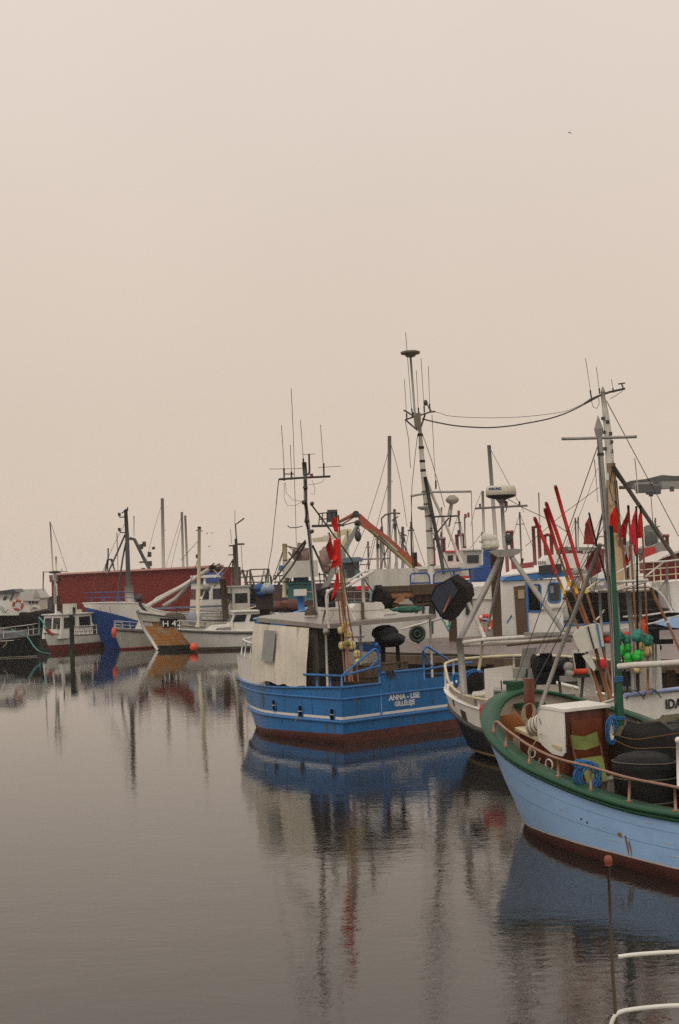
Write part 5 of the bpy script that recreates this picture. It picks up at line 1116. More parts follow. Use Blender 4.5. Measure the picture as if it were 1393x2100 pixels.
# ---- F: mast behind the grey one, tied to E by a slung cable
DF=46
f=thing('fishing_boat','fishing boat hidden behind the flag buoys, with tall white mast and sloping aerial yard','boat',(X(1270,1300,57).x,57,0))
hf=Hull((X(1160,1300,59).x,59),(1,.0),(0,-1),9,[(0,.0),(.6,.9),(2,1.8),(6,2.1),(9,2)],[(0,0),(.6,.5),(2,1.4),(6,2),(9,1.8)],[(0,3.0),(2,2.95),(6,3.15),(9,3.4)],rake=.5)
DF=57
P(f,'mast',MB().tube(LP(DF,[(1236,806),(1241,840),(1246,880),(1250,930),(1252,985)]),[.08,.12,.15,.17,.19],n=12),mat('old_white_mast',c(190,182,168),.55))
P(f,'lower_mast',MB().tube(LP(DF,[(1252,950),(1255,1010),(1260,1060),(1266,1130),(1270,1210)]),[.2,.22,.22,.22,.22],n=12),mat('ochre_white_mast',c(180,150,112),.6,var=.3,dirt=RUST,dirt_amt=.6))
P(f,'mast_cap',MB().lathe(X(1237,808,DF),[(.03,0),(.1,.06),(.09,.12),(.01,.3)],n=10),galv)
line(f,'yard',darkmetal,.05,DF,[(1199,828),(1212,819),(1228,812),(1250,804),(1282,797)])
lines(f,'whip_aerial',aerialm,.013,DF,[[(1201,735),(1211,800)],[(1223,753),(1229,797)],[(1254,778),(1258,800)]],n=5)
lines(f,'aerial_base',darkmetal,.03,DF,[[(1210.5,800),(1213,816)],[(1229,796),(1230,808)],[(1257,796),(1259,805)],[(1275,787),(1279,798)]])
line(f,'vane',darkmetal,.03,DF,[(1268,787.5),(1282,785.5)])
line(f,'yard_line',wire,.014,DF,[(1251,818),(1262,812),(1277,802)])
for x,y in ((1237,858),(1246,865),(1238,886),(1252,889),(1254,906),(1240,920),(1254,925),(1254,948),(1256,965)):
    P(f,'mast_step',MB().box(X(x,y,DF-.1),.14,.1,.12).tube([X(x-3,y+3,DF-.15),X(x+3,y+3,DF-.15)],.02,n=5),darkmetal)
line(f,'cable_loop',wire,.012,DF,[(1213,822),(1217,835),(1224,838),(1229,828),(1228,815)])
line(f,'strut',mat('brown_black_strut',c(64,54,38),.6),.085,DF-.3,[(1257,955),(1300,1020),(1354,1100),(1400,1166)],n=8)
lines(f,'stay',wire,.018,DF-.2,[[(1244,822),(1327,978)],[(1327,978),(1345,1010),(1392,1100)],[(1257,966),(1310,1036),(1366,1105)],[(1256,960),(1250,1000),(1262,1050),(1274,1110)]],n=5)
for pts in ([(1219,942),(1223,985),(1226,1030)],[(1302,940),(1306,980),(1309,1010)]): line(f,'whip_aerial',hazewire,.02,DF+1,pts,n=5)
lines(f,'ladder_rail',darkmetal,.022,DF-.3,[[(1261,985),(1266,1060),(1272,1120)],[(1265,985),(1271,1060),(1277,1120)]],n=5)
P(f,'radar_post',MB().tube(LP(DF,[(1221,1120),(1240,1035)]),.04,n=6),darkmetal)
cable=smooth_pts([X(866,859,DE),X(895,866,DE),X(934,873,DE),X(975,876.3,DE),X(1009,876.8,DE),X(1050,873,DF),X(1080,868,DF),X(1125,859,DF),X(1165,845.6,DF),X(1206,825,DF),X(1230,812,DF)],5)
solo('slung_cable',MB().tube(cable,.03,n=6),darkmetal,'thick dark cable slung between the two tallest mast heads','cable')
solo('slung_wire',MB().tube(smooth_pts([X(891,844,DE),X(905,848,DE),X(922,853,DE),X(975,856.5,DE),X(1050,856,DF),X(1110,851,DF),X(1165,842,DF),X(1206,822,DF)],4),.011,n=5),wire,'thin wire strung above the thick cable between the two tallest mast heads','cable')
hf.shell(f,[(-.4,0),(.1,0),(lambda s: crom(hf.sh,s)*.985,1),(lambda s: crom(hf.sh,s),2)],[bootred,blackhull,white]); hf.cap(f,white,.05,.1,.06)
for i in range(4):
    hf.strake(f,lambda s,i=i: crom(hf.sh,s)*(.86-.13*i),mat('black_hull_seam',c(46,46,42),.5),.02,.05,'plank_seam')
# rails and white rub pieces on F
rF=lambda pts,r=.04,m=lightpipe,dd=54.6,nm='guard_rail': line(f,nm,m,r,dd,pts)
rF([(1265,1175),(1298,1156),(1318,1153),(1367,1151),(1400,1147)]); rF([(1300,1170),(1350,1166),(1400,1162)],.025,cream); rF([(1300,1184),(1350,1180),(1400,1176)],.025,cream)
for x in (1320,1340,1354,1368,1385): rF([(x,1152),(x+2,1196)],.025,cream,nm='rail_post')
rF([(1262,1206),(1283,1200),(1300,1202),(1312,1202),(1330,1202),(1346,1208),(1362,1225),(1372,1243),(1379,1256)],.05); rF([(1278,1265),(1325,1262),(1376,1254),(1400,1256)],.04); rF([(1367,1152),(1369,1200),(1373,1240)],.05,galv); rF([(1350,1211),(1366,1190)],.04,galv); rF([(1312,1192),(1340,1170),(1362,1152)],.04)
rF([(1264,1292),(1310,1283),(1345,1277),(1394,1262)],.035,lightpipe,54.4)
rF([(1218,1276),(1232,1262),(1240,1250)],.035); rF([(1230,1190),(1196,1214)],.05,cream)
for x,y in ((1206,1212),(1223,1212),(1240,1208)): P(f,'rail_foot',MB().box(X(x,y,55),.1,.1,.06),white)
# cabin top of F with winches
fc=ubox(f,'wheelhouse',58.5,1196,1262,1215,1166,2,white)
P(f,'deck_gear',MB().ball(X(1185,1200,57),.28,lump=.2,sd=1).ball(X(1200,1192,57),.3,lump=.2,sd=2).box(X(1230,1196,57),.7,.5,.5).ball(X(1182,1176,57.5),.22).box(X(1194,1178,57.5),.5,.3,.3),greypaint)
P(f,'bucket',MB().lathe(X(1232,1200,54.9),[(.12,0),(.15,.1),(.16,.5),(.12,.55)],n=14).lathe(X(1232,1190,54.85),[(.165,0),(.165,.06)],n=14,m=1),[white,bluetrim])
lines(f,'gear_rail',lightpipe,.025,55.2,[[(1162,1208),(1170,1182),(1205,1178),(1214,1208)],[(1175,1206),(1182,1182)],[(1190,1206),(1196,1180)]])
# white & light blue craft right edge
rb=thing('white_boat','white boat high on the right edge beyond the pier, above a light blue hull','boat',X(1400,1255,55))
P(rb,'hull',MB().prism(LP(54.9,[(1371,1193),(1460,1186),(1460,1262),(1390,1256),(1379,1248)]),(0,3,0)),white)
lb=thing('dinghy','light blue hull peeping out above the pier at the right edge','boat',X(1390,1285,52))
P(lb,'hull',MB().prism(LP(54.2,[(1352,1281),(1385,1268),(1460,1254),(1460,1296),(1372,1286)]),(0,1.5,0)),lightblue)
# ---------------------------------------------------------------- gantry crane fragment top right (far, in the mist)
cr2=thing('harbour_crane','grey overhead crane boom fading in the mist at the upper right edge','crane',(X(1340,1200,120).x,120,1.2))
cgm=mat('grey_crane_steel',c(74,70,66),.6,var=.2)
P(cr2,'boom',MB().prism(LP(120,[(1290,989),(1293,986),(1325,982),(1358,974),(1385,976),(1500,972),(1500,990),(1392,990),(1340,999),(1330,994),(1300,996),(1292,993)]),(0,2,0)),cgm)
P(cr2,'trolley',MB().prism(LP(119,[(1294,996),(1325,992),(1360,994),(1393,990),(1393,1000),(1345,1003),(1296,1001)]),(0,1.6,0)).box(X(1320,997,118.5),1.4,1,.6).box(X(1375,995,118.5),1.6,1,.6),greypaint)
P(cr2,'gearbox',MB().box(X(1322,1002,118),1.3,1,.7).box(X(1340,1005,118),1.1,.8,.7).box(X(1335,1012,118),.3,.3,.5).box(X(1378,1003,118),.3,.3,.4),cgm)
P(cr2,'rod',MB().tube(LP(119,[(1270,1000),(1294,999)]),.16,n=6),cgm)
P(cr2,'leg',MB().tube([X(1480,990,121),Vector((X(1490,1000,121).x,121,1))],.8,n=8),cgm)
P(cr2,'hoist_wire',MB().tube(LP(118,[(1335,1015),(1345,1150)]),.03,n=4),wire)
# red and grey boat far right, red shed
fr=thing('fishing_boat','grey boat with raised red painted bow far off at the right','boat',X(1340,1160,85))
P(fr,'bow',MB().prism(LP(85,[(1322,1124),(1362,1110),(1370,1118),(1366,1134),(1342,1142),(1326,1134)]),(0,3,0)),greypaint)
P(fr,'red_panel',MB().prism(LP(84.9,[(1322,1124),(1344,1121),(1346,1137),(1324,1146)]),(0,.2,0)),redpaint)
P(fr,'bottom',MB().prism(LP(84.95,[(1328,1136),(1366,1133),(1364,1172),(1330,1176)]),(0,2.5,0)),redsteel)
P(fr,'tanks',MB().lathe(X(1332,1121,86),[(.1,0),(.28,.1),(.28,1.2),(.1,1.3)],n=12).lathe(X(1342,1118,86),[(.1,0),(.28,.1),(.28,1.1),(.1,1.2)],n=12),mat('olive_tank',c(92,94,84),.6))
lines(fr,'rail',greypaint,.03,85.5,[[(1318,1087),(1345,1090)],[(1318,1087),(1320,1120)],[(1348,1090),(1350,1115)]])
rs=thing('red_shed','low red wooden shed with pale roof edge at the far right','shed',X(1375,1192,78))
P(rs,'wall',MB().prism(LP(78,[(1352,1148),(1362,1144),(1393,1134),(1470,1136),(1470,1194),(1354,1193)]),(0,4,0)),redwall)
P(rs,'roof',MB().prism(LP(77.8,[(1348,1150),(1362,1144),(1393,1133),(1472,1134),(1472,1130),(1393,1128),(1360,1141)]),(0,4.4,0)),lightpipe)
rsh=thing('red_ship','red and grey ship hull with white letters far behind the leaning poles','ship',X(1200,1180,110))
P(rsh,'hull',MB().prism(LP(110,[(1164,1122),(1222,1122),(1240,1126),(1240,1180),(1168,1180)]),(0,6,0)),redsteel)
P(rsh,'bulwark',MB().prism(LP(109.9,[(1162,1121),(1223,1123),(1223,1131),(1166,1129)]),(0,6.2,0)),greypaint)
text(rsh,'SG',X(1196,1139,109.8),(1,0,.03),(0,0,1),.5,lettering_w,.01,'ship_letters',.01,align='LEFT')
# faded red steel frames far off
for (lab,x0,x1,yt,yb) in (('tall faded red steel frame left of the leaning poles',1097,1110,1079,1156),('lower faded red steel frame between the leaning poles',1119,1134,1096,1136),('faded red steel arch behind the small red boat',938,955,1096,1122),('faded red steel post pair behind the tallest mast foot',890,914,1104,1155),('red steel post pair far at the right above the red shed',1360,1372,1098,1136),('red steel frame behind the radar tripod',1039,1053,1090,1140)):
    g=thing('steel_frame',lab,'steel frame',X((x0+x1)/2,yb,105),group='faded red steel frames')
    for x in (x0+1,x1-1): 
        bt_=X(x,yb,105); tp_=X(x,yt,105); tp_.x=bt_.x-.05
        P(g,'post',MB().tube([bt_-Vector((0,0,1.2)),tp_],.13,n=6),redsteel)
    P(g,'top_bar',MB().tube(LP(105,[(x0,yt+1),(x1,yt+.6)]),.13,n=6),redsteel)
# ================================================================ LEFT GROUP
def whull(px_tip,d_,ux,uy,L,beam,sheer,rake=.6,flare=.8,bluff=1.0,near=-1):
    """hull whose bow tip stands at pixel column px_tip, depth d_, heading aft (ux,uy); b>0 towards the camera"""
    tip=X(px_tip,1300,d_); u=Vector((ux,uy,0)).normalized(); t=Vector((u.y,-u.x,0))
    if t.y>0: t=-t
    b2=beam/2
    return Hull((tip.x,tip.y),u,t,L,[(0,0),(.08*L,.42*b2*bluff),(.22*L,.8*b2),(.45*L,b2),(.75*L,b2),(L,.85*b2)],[(0,0),(.08*L,.22*b2),(.22*L,.55*b2),(.45*L,.88*b2),(.75*L,.92*b2),(L,.7*b2)],sheer,rake,flare)
# ---- white launch with short mast
L1=whull(366,80,.985,.17,8.2,2.6,[(0,1.22),(2,1.08),(4,.98),(6,.93),(8.2,.95)],rake=1.0)
l1=thing('motor_launch','white motor launch with low cabin and thin cream mast, right of the H 42 boat','boat',(X(455,1330,80.5).x,81,0))
L1.shell(l1,[(-.3,0),(.04,0),(.18,1),(lambda s: crom(L1.sh,s),2)],[bootred,mat('green_grey_waterline',c(90,88,70),.6),white]); L1.cap(l1,white,.03,.05,.04); L1.strake(l1,lambda s: crom(L1.sh,s)-.09,mat('dark_gunwale_line',c(60,58,50),.6),.05,.10)
L1.deck(l1,lambda s: crom(L1.sh,s)-.02,white)
def cabin(root,h,s0,s1,hw,z0,z1,m,rm,slope=.25,name='cabin',wins=3,wz=(.3,.85),over=.06,wm=None):
    """cabin standing across a hull frame, raked front; windows on the near side and front"""
    def c_(s,b,z): return h.P(s,b,z)
    a0=[c_(s0,-hw,z0),c_(s0,hw,z0),c_(s1,hw,z0),c_(s1,-hw,z0)]
    a1=[c_(s0+slope,-hw*.9,z1),c_(s0+slope,hw*.9,z1),c_(s1,hw*.9,z1),c_(s1,-hw*.9,z1)]
    cb_=P(root,name,MB().grid([a0,a1],sm=False,closed=True).poly(a1),m)
    r=[c_(s0+slope-over*2,-hw-over,z1),c_(s0+slope-over*2,hw+over,z1),c_(s1+over,hw+over,z1),c_(s1+over,-hw-over,z1)]
    P(cb_,'cabin_roof',MB().prism(r,(0,0,.06)),rm)
    k0,k1=wz
    def side(u,k): s=(s0+slope*k)+(s1-s0-slope*k)*u; return c_(s,hw*(1-.1*k)+.012,z0+(z1-z0)*k)
    for i in range(wins):
        u0=(i+.14)/wins; u1=(i+.86)/wins
        P(cb_,'window',MB().prism([side(u0,k0),side(u1,k0),side(u1,k1),side(u0,k1)],h.t*.015),wm or glass)
    def fr_(v,k): return c_(s0+slope*k-.012, hw*(1-.1*k)*v, z0+(z1-z0)*k)
    for v0,v1 in ((-.85,-.1),(.1,.85)):
        P(cb_,'window',MB().prism([fr_(v0,k0),fr_(v1,k0),fr_(v1,k1),fr_(v0,k1)],-h.u*.015),wm or glass)
    return cb_
P(l1,'trunk',MB().prism([L1.P(1.2,.75,1.0),L1.P(3.3,.9,1.0),L1.P(3.3,.85,1.42),L1.P(1.9,.7,1.36)],-L1.t*1.5),white)
P(l1,'trunk_hatch',MB().prism([L1.P(2.0,.9,1.12),L1.P(2.9,.96,1.12),L1.P(2.85,.93,1.26),L1.P(2.1,.88,1.24)],L1.t*.02),mat('grey_vent',c(130,126,120),.5))
cabin(l1,L1,2.6,6.6,.95,1.0,2.08,white,white,slope=.5,wins=4,wz=(.5,.86))
P(l1,'aft_coaming',MB().prism([L1.P(6.6,.9,.9),L1.P(7.9,.9,.9),L1.P(7.8,.88,1.25),L1.P(6.6,.88,1.5)],-L1.t*1.8),white)
line(l1,'mast',cream,.085,80,[(409,1083),(408,1180),(405,1286)],r2=.12,n=8); line(l1,'mast_cap',darkmetal,.1,80,[(409,1080),(409,1086)]); line(l1,'yard',wire,.03,80,[(402,1088),(416,1089)])
P(l1,'lamp_bracket',MB().box(X(404,1141,80),.12,.1,.22),darkmetal); line(l1,'stay',wire,.014,80,[(408,1108),(370,1150)],n=5); line(l1,'stay',wire,.02,80,[(405,1150),(382,1222),(370,1262)],n=5)
line(l1,'mast_lamp',white,.1,80,[(411,1222),(412,1228)])
rail(l1,[L1.pt(q,crom(L1.sh,abs(q)),-.08) for q in [-3+6*i/16 for i in range(17)]],.5,lightpipe,.018,4,'bow_rail')
P(l1,'grey_cover',MB().ball(X(399,1268,80.2),.45,(1,.8,1),n=14,k=8,lump=.05),mat('blue_grey_cover',c(140,142,148),.7))
solo('mooring_buoy',MB().ball(X(398,1327,78.5),.235,n=18,k=12),orange,'round orange mooring buoy floating under the bow of the white launch','buoy')
# ---- rusty H 42
L2=whull(285,81.4,.95,.30,10,3.0,[(0,2.15),(1.2,1.95),(2.5,1.72),(4.5,1.5),(10,1.4)],rake=1.1,flare=.9)
l2=thing('fishing_boat','old wooden fishing boat with rust orange planks and the board H 42 on its bow','boat',(X(340,1330,83).x,84,0))
sh2=lambda s: crom(L2.sh,s)
L2.shell(l2,[(-.3,0),(.28,0),(lambda s: sh2(s)*.45,1),(lambda s: sh2(s)*.68,1),(lambda s: sh2(s)*.8,3),(sh2,3)],[mat('dark_underhull_boot',c(40,38,30),.5),rustwhite,rustwhite,oldwhite])  # dark boot colour carried higher to put darkness under the hull
L2.cap(l2,darkmetal,.05,.1,.07); L2.strake(l2,lambda s: sh2(s)*.8,mat('dark_gunwale_line',c(60,58,50),.6),.03,.05,'sheer_line'); L2.deck(l2,lambda s: sh2(s)-.5,wood)
P(l2,'stem_post',MB().tube([L2.P(-.05,0,2.35),L2.P(.35,0,1.2),L2.P(1.05,0,.05)],.1,n=6),white)
q0_=find_q(L2,328,1.8,.3,8); q1_=find_q(L2,366,1.6,.3,9)
nq=8; lo=[L2.pt(q0_+(q1_-q0_)*i/nq,1.32,.05) for i in range(nq+1)]; hi=[L2.pt(q0_+(q1_-q0_)*i/nq,1.86-.08*i/nq,.05) for i in range(nq+1)]
P(l2,'number_board',MB().grid([lo,hi]).grid([[v-L2.t*.03 for v in lo],[v-L2.t*.03 for v in hi]]),black)
rt2=(lo[-1]-lo[0]).normalized()
text(l2,'H 42',(lo[0]+lo[-1])/2+L2.t*.14+Vector((0,0,.06)),rt2,(0,0,1),.46,lettering_w,.004,'number',.004,sx=1.2)
hull_patch(l2,L2,'ochre_patch',mat('ochre_worn_patch',c(150,108,50),.7,var=.3),.5,2.2,1.38,1.62,8,.8,5)
for pts in ([(300,1244),(340,1222),(378,1200),(428,1168)],[(335,1243),(360,1228),(390,1198)]): line(l2,'lowered_boom',lightpipe if pts[0][0]==300 else hazewire,.12,82,pts,n=8)
line(l2,'lowered_boom',lightpipe,.1,82,[(300,1250),(322,1228),(385,1196)],n=8)
P(l2,'bow_fitting',MB().tube(LP(82,[(287,1222),(288,1240),(294,1248),(302,1250)]),.1,n=6).ball(X(286,1226,82),.2,lump=.2),darkmetal)
P(l2,'hatch_heap',MB().ball(X(358,1268,83),.5,(1.3,1,.7),n=12,k=7,lump=.15),wood)
rail(l2,[L2.pt(q,sh2(abs(q)),-.1) for q in [2+5*i/8 for i in range(9)]],.6,wire,.02,2)
# ---- big blue trawler with white band
L3=whull(172,87,.97,.24,12.5,4.2,[(0,2.75),(2,2.72),(3.4,2.62),(4.2,2.2),(6,1.9),(12.5,1.9)],rake=1.3,flare=.85)
l3=thing('trawler','dark blue trawler with broad white band and dark mast, behind the small boats','boat',(X(300,1330,88).x,89,0))
sh3=lambda s: crom(L3.sh,s)
L3.shell(l3,[(-.3,0),(.05,0),(lambda s: max(.5,sh3(s)-.22-.28*min(s,4.5)),0),(sh3,1)],[darkblue,white])
L3.cap(l3,white,.04,.1,.05); L3.deck(l3,1.5,quaymat); 
rail(l3,[L3.pt(q,sh3(abs(q)),-.1) for q in [-3+6*i/14 for i in range(15)]],.65,mat('violet_blue_rail',c(66,74,128),.5),.03,2)
lines(l3,'hull_seam',wire,.015,85.6,[[(205,1244),(208,1256)],[(224,1243),(228,1262)]],n=4)
m3=line(l3,'mast',mat('dark_grey_mast',c(70,66,60),.5),.11,87,[(258,1046),(261,1105),(263,1180),(266,1240)],n=8,r2=.16)
lines(l3,'mast_bracket',darkmetal,.04,87,[[(258,1060),(246,1061),(245,1056)],[(259,1092),(247,1092),(245,1087)],[(262,1040),(262,1048)],[(250,1052),(256,1048),(262,1046)]])
for x,y in ((245,1055),(245,1086),(259,1047),(262,1096)): P(l3,'mast_lamp',MB().box(X(x,y,87),.16,.14,.2),darkmetal)
lines(l3,'strut',mat('dark_grey_mast',c(70,66,60),.5),.055,87,[[(257,1096),(240,1135),(220,1178)],[(259,1110),(252,1145),(244,1200),(242,1240)]],n=6)
lines(l3,'stay',wire,.014,87,[[(222,1178),(205,1215)],[(258,1070),(230,1125),(200,1200),(183,1238)]],n=5)
P(l3,'mast_foot',MB().tube(LP(87,[(264,1200),(267,1240)]),.28,n=8),hazewire)
cab3=cabin(l3,L3,6.7,8.6,1.3,1.9,3.75,white,mat('blue_roof',c(48,78,140),.5),slope=.15,wins=2,wz=(.45,.8))
P(cab3,'blue_box',MB().box(L3.P(8.1,.3,4.1),1.0,1.2,.55),mat('blue_roof',c(48,78,140),.5))
P(l3,'radar_bar',MB().box(X(420,1182,86),1.7,.2,.16,yaw=.1).tube(LP(86,[(420,1184),(420,1200)]),.08),white)
P(l3,'searchlight',MB().ball(X(424,1205,85),.25),greypaint)
P(l3,'grey_rail',MB().box(L3.P(7.5,1.6,2.3),7,.1,.12,yaw=math.atan2(L3.u.y,L3.u.x)),mat('blue_grey_beam',c(110,116,140),.5))
lines(l3,'brace',lightpipe,.04,85.5,[[(424,1201),(412,1235)],[(440,1185),(460,1165)],[(438,1168),(458,1190)]])
# ---- small red and white boat
L4=whull(93,84.5,.55,.83,4.4,1.7,[(0,1.1),(1,.95),(2.5,.85),(4.4,.85)],rake=.35,bluff=1.25)
l4=thing('small_fishing_boat','small cream wheelhouse boat with red lower hull behind the green slimy pile','boat',(X(150,1335,85).x,86,0))
sh4=lambda s: crom(L4.sh,s)
L4.shell(l4,[(-.3,0),(.38,0),(sh4,1)],[mat('brick_red_boot',c(124,50,36),.6,var=.25),white]); L4.cap(l4,bootred,.03,.06,.04); L4.deck(l4,.5,wood)
cb4=cabin(l4,L4,.5,3.2,.8,.75,2.15,white,white,slope=.18,wins=2,wz=(.42,.88))
P(l4,'roof_box',MB().box(L4.P(2.0,.1,2.5),.75,.6,.55),oldwhite); P(l4,'roof_lamp',MB().box(L4.P(.9,.2,2.28),.2,.2,.16),oldwhite); P(l4,'roof_lamp',MB().box(L4.P(2.9,0,2.3),.3,.2,.2),oldwhite)
P(l4,'red_sail_cover',MB().tube(LP(83.5,[(95,1290),(103,1298),(110,1302)]),.1,n=6),mat('crimson_cover',c(150,44,52),.7))
rail(l4,[L4.pt(q,sh4(abs(q)),-.05) for q in [.5+3.8*i/10 for i in range(11)]],.55,white,.03,1)
line(l4,'mast',white,.06,84.3,[(113,1175),(115,1258)],n=8)
line(l4,'mast_top',cream,.05,84.3,[(115,1141),(116,1172)])
P(l4,'radar',MB().lathe(X(113,1176,84.3),[(.1,0),(.34,.02),(.36,.12),(.1,.16)],n=14),darkmetal)
lines(l4,'yard',wire,.02,84.3,[[(90,1173),(137,1172)],[(90,1173),(89,1212)],[(127,1166),(127,1172)]],n=5)
P(l4,'number_plate',MB().box(X(113,1221,84),.18,.05,1.05),greypaint)
line(l4,'aft_post',darkmetal,.09,84,[(152,1245),(152,1262)]); line(l4,'aft_post',darkmetal,.04,83.6,[(127,1238),(128,1260)])
# ---- little white boat with orange fender
L5=whull(233,83.6,.62,.78,3.6,1.8,[(0,1.3),(1.5,1.12),(4.5,1.0)],rake=.6)
l5=thing('small_boat','small white open boat squeezed between the blue trawler bow and the H 42 boat','boat',(X(255,1330,83).x,83.5,0))
L5.shell(l5,[(-.3,0),(.05,0),(.12,1),(lambda s: crom(L5.sh,s),2)],[bootred,redpaint,oldwhite]); L5.cap(l5,oldwhite,.03,.06,.04); L5.strake(l5,lambda s: crom(L5.sh,s)-.12,darkmetal,.04,.09); L5.deck(l5,.6,greypaint)
rail(l5,[L5.pt(q,crom(L5.sh,abs(q)),-.08) for q in [-1.5+3*i/12 for i in range(13)]],.42,lightpipe,.02,3)
P(l5,'cuddy',MB().prism([L5.P(2.2,.7,1.05),L5.P(3.8,.75,1.05),L5.P(3.8,.7,1.6),L5.P(2.7,.6,1.6)],-L5.t*1.3),oldwhite)
solo('fender',MB().lathe(X(234,1307,81.5),[(.05,0),(.13,.08),(.14,.35),(.09,.5),(.03,.58)],n=12),orange,'orange fender hanging on the bow of the little white boat','fender')
# ---- black boat at the left edge
L6=whull(84,79.5,-.98,.2,9,2.8,[(0,1.3),(2,1.12),(5,1.0),(9,1.0)],rake=.25,bluff=1.3)
l6=thing('work_boat','black work boat cut by the left edge, with framed wheelhouse windows','boat',(X(20,1345,80).x,80.5,0))
L6.shell(l6,[(-.3,0),(.03,0),(.06,1),(.12,0),(lambda s: crom(L6.sh,s)*.93,0),(lambda s: crom(L6.sh,s),2)],[blackhull,lightpipe,greypaint]); L6.deck(l6,.95,darkmetal)
P(l6,'hull_swoop',MB().tube([L6.pt(q,1.0-.12*q*.2,.02) for q in [1.2+.5*i for i in range(14)]],.02,n=4),lightpipe)
gg=mat('dark_grey_paint',c(62,64,66),.5,var=.2)
c6=cabin(l6,L6,2.6,8.8,1.15,.95,2.5,gg,black,slope=.7,wins=3,wz=(.35,.92),wm=mat('grey_reflecting_glass',c(96,92,88),.2))
P(l6,'trunk',MB().prism([L6.P(.9,.8,1.0),L6.P(2.8,1.1,1.0),L6.P(2.8,1.0,1.5),L6.P(1.3,.7,1.4)],-L6.t*1.7),gg)
P(c6,'window_trim',MB().tube([L6.P(2.55,1.16,.97),L6.P(3.25,1.06,2.75)],.035,n=5),lightpipe)
P(c6,'spinner',MB().torus(L6.P(3.6,1.18,1.85),.22,.03,L6.t,20,6),lightpipe)
rail(l6,[L6.pt(q,crom(L6.sh,abs(q)),-.1) for q in [-2+4.4*i/14 for i in range(15)]],.55,lightpipe,.016,4)
solo('mooring_rope',MB().tube(smooth_pts([X(24,1290,79.8),X(38,1300,79.5),X(56,1306,79),X(70,1326,78.6),X(84,1337,78.4),X(104,1341,80.5)],5),.035,n=5),tealrope,'pale teal mooring rope slung from the black boat down to the water','rope')
solo('mooring_rope',MB().tube(smooth_pts([X(96,1292,84),X(88,1275,84.5),X(80,1266,86)],5),.04,n=5).tube(LP(86,[(81,1266),(80,1310)]),.05,n=5),tealrope,'teal rope hanging from the quay left of the small cream boat','rope')
solo('rope_tail',MB().tube(smooth_pts([X(16,1306,79),X(13,1320,78.8),X(6,1328,78.7)],4),.03,n=5),tanrope,'short tan rope tail hanging on the black hull at the left edge','rope')
# ---- behind the black boat
m1=thing('motor_yacht','white motor yacht with dark roof edge at the left frame edge','boat',X(0,1262,90))
P(m1,'cabin',MB().prism(LP(90,[(-60,1232),(28,1229),(36,1262),(-60,1262)]),(0,2.5,0)).prism(LP(90.2,[(-60,1215),(28,1212),(24,1231),(-60,1234)]),(0,2,0)),white)
P(m1,'roof',MB().prism(LP(89.8,[(-60,1220),(-10,1213),(28,1208),(34,1214),(20,1216),(-60,1222)]),(0,2.4,0)),gg)
P(m1,'roof_post',MB().prism(LP(89.9,[(26,1216),(30,1215),(24,1231),(20,1231)]),(0,.1,0)),gg)
win(m1,90,[(6,1231),(10,1222),(16,1222),(12,1231)])
lines(m1,'wiper',wire,.02,89.8,[[(0,1245),(8,1258)],[(3,1243),(12,1257)],[(11,1256),(17,1250)]],n=4)
rbu=thing('ring_buoy','orange ring buoy with white bands on the white yacht at the far left','ring buoy',X(37,1250,89.5))
P(rbu,'ring',MB().torus(X(37,1241,89.5),.28,.09,(0,-1,0),28,8,colours=lambda u: 1 if (u*4+.5)%1<.2 else 0),[mat('faded_orange',c(160,84,60),.6,var=.25),white])
m2=thing('boat_shelter','pale canvas topped boat behind the orange ring buoy','boat',X(62,1258,95))
P(m2,'canopy',MB().prism(LP(95,[(26,1232),(40,1209),(72,1208),(84,1226),(80,1232)]),(0,3,0)),mat('pale_canvas',c(186,182,170),.8,var=.12))
P(m2,'canopy_end',MB().prism(LP(94.95,[(68,1226),(74,1209),(84,1226)]),(0,.1,0)),mat('pale_canvas_2',c(160,158,144),.8))
P(m2,'hull',MB().prism(LP(95.2,[(24,1232),(82,1231),(83,1250),(60,1258),(30,1256)]),(0,2.4,0)),white)
for x0 in (59,66,73): win(m2,95,[(x0,1233),(x0+5,1233),(x0+5,1238),(x0,1238)])
P(m2,'blue_stripe',MB().prism(LP(95.1,[(65,1243),(78,1243),(78,1248),(66,1248)]),(0,.1,0)),mat('pale_blue_stripe',c(120,150,200),.5))
solo('ring_buoy',MB().torus(X(72,1251,93),.22,.09,(0,-1,0),20,8),oldwhite,'small faded ring buoy below the blue striped hull behind the black boat','ring buoy')
solo('net_pile',MB().ball(X(60,1272,91),1.0,(2.4,.8,.5),n=22,k=10,lump=.14,sd=3).ball(X(84,1270,91.2),.9,(1.2,.8,.6),n=18,k=10,lump=.15,sd=6),netdark,'dark heap of nets on the quay behind the black boat','net heap')
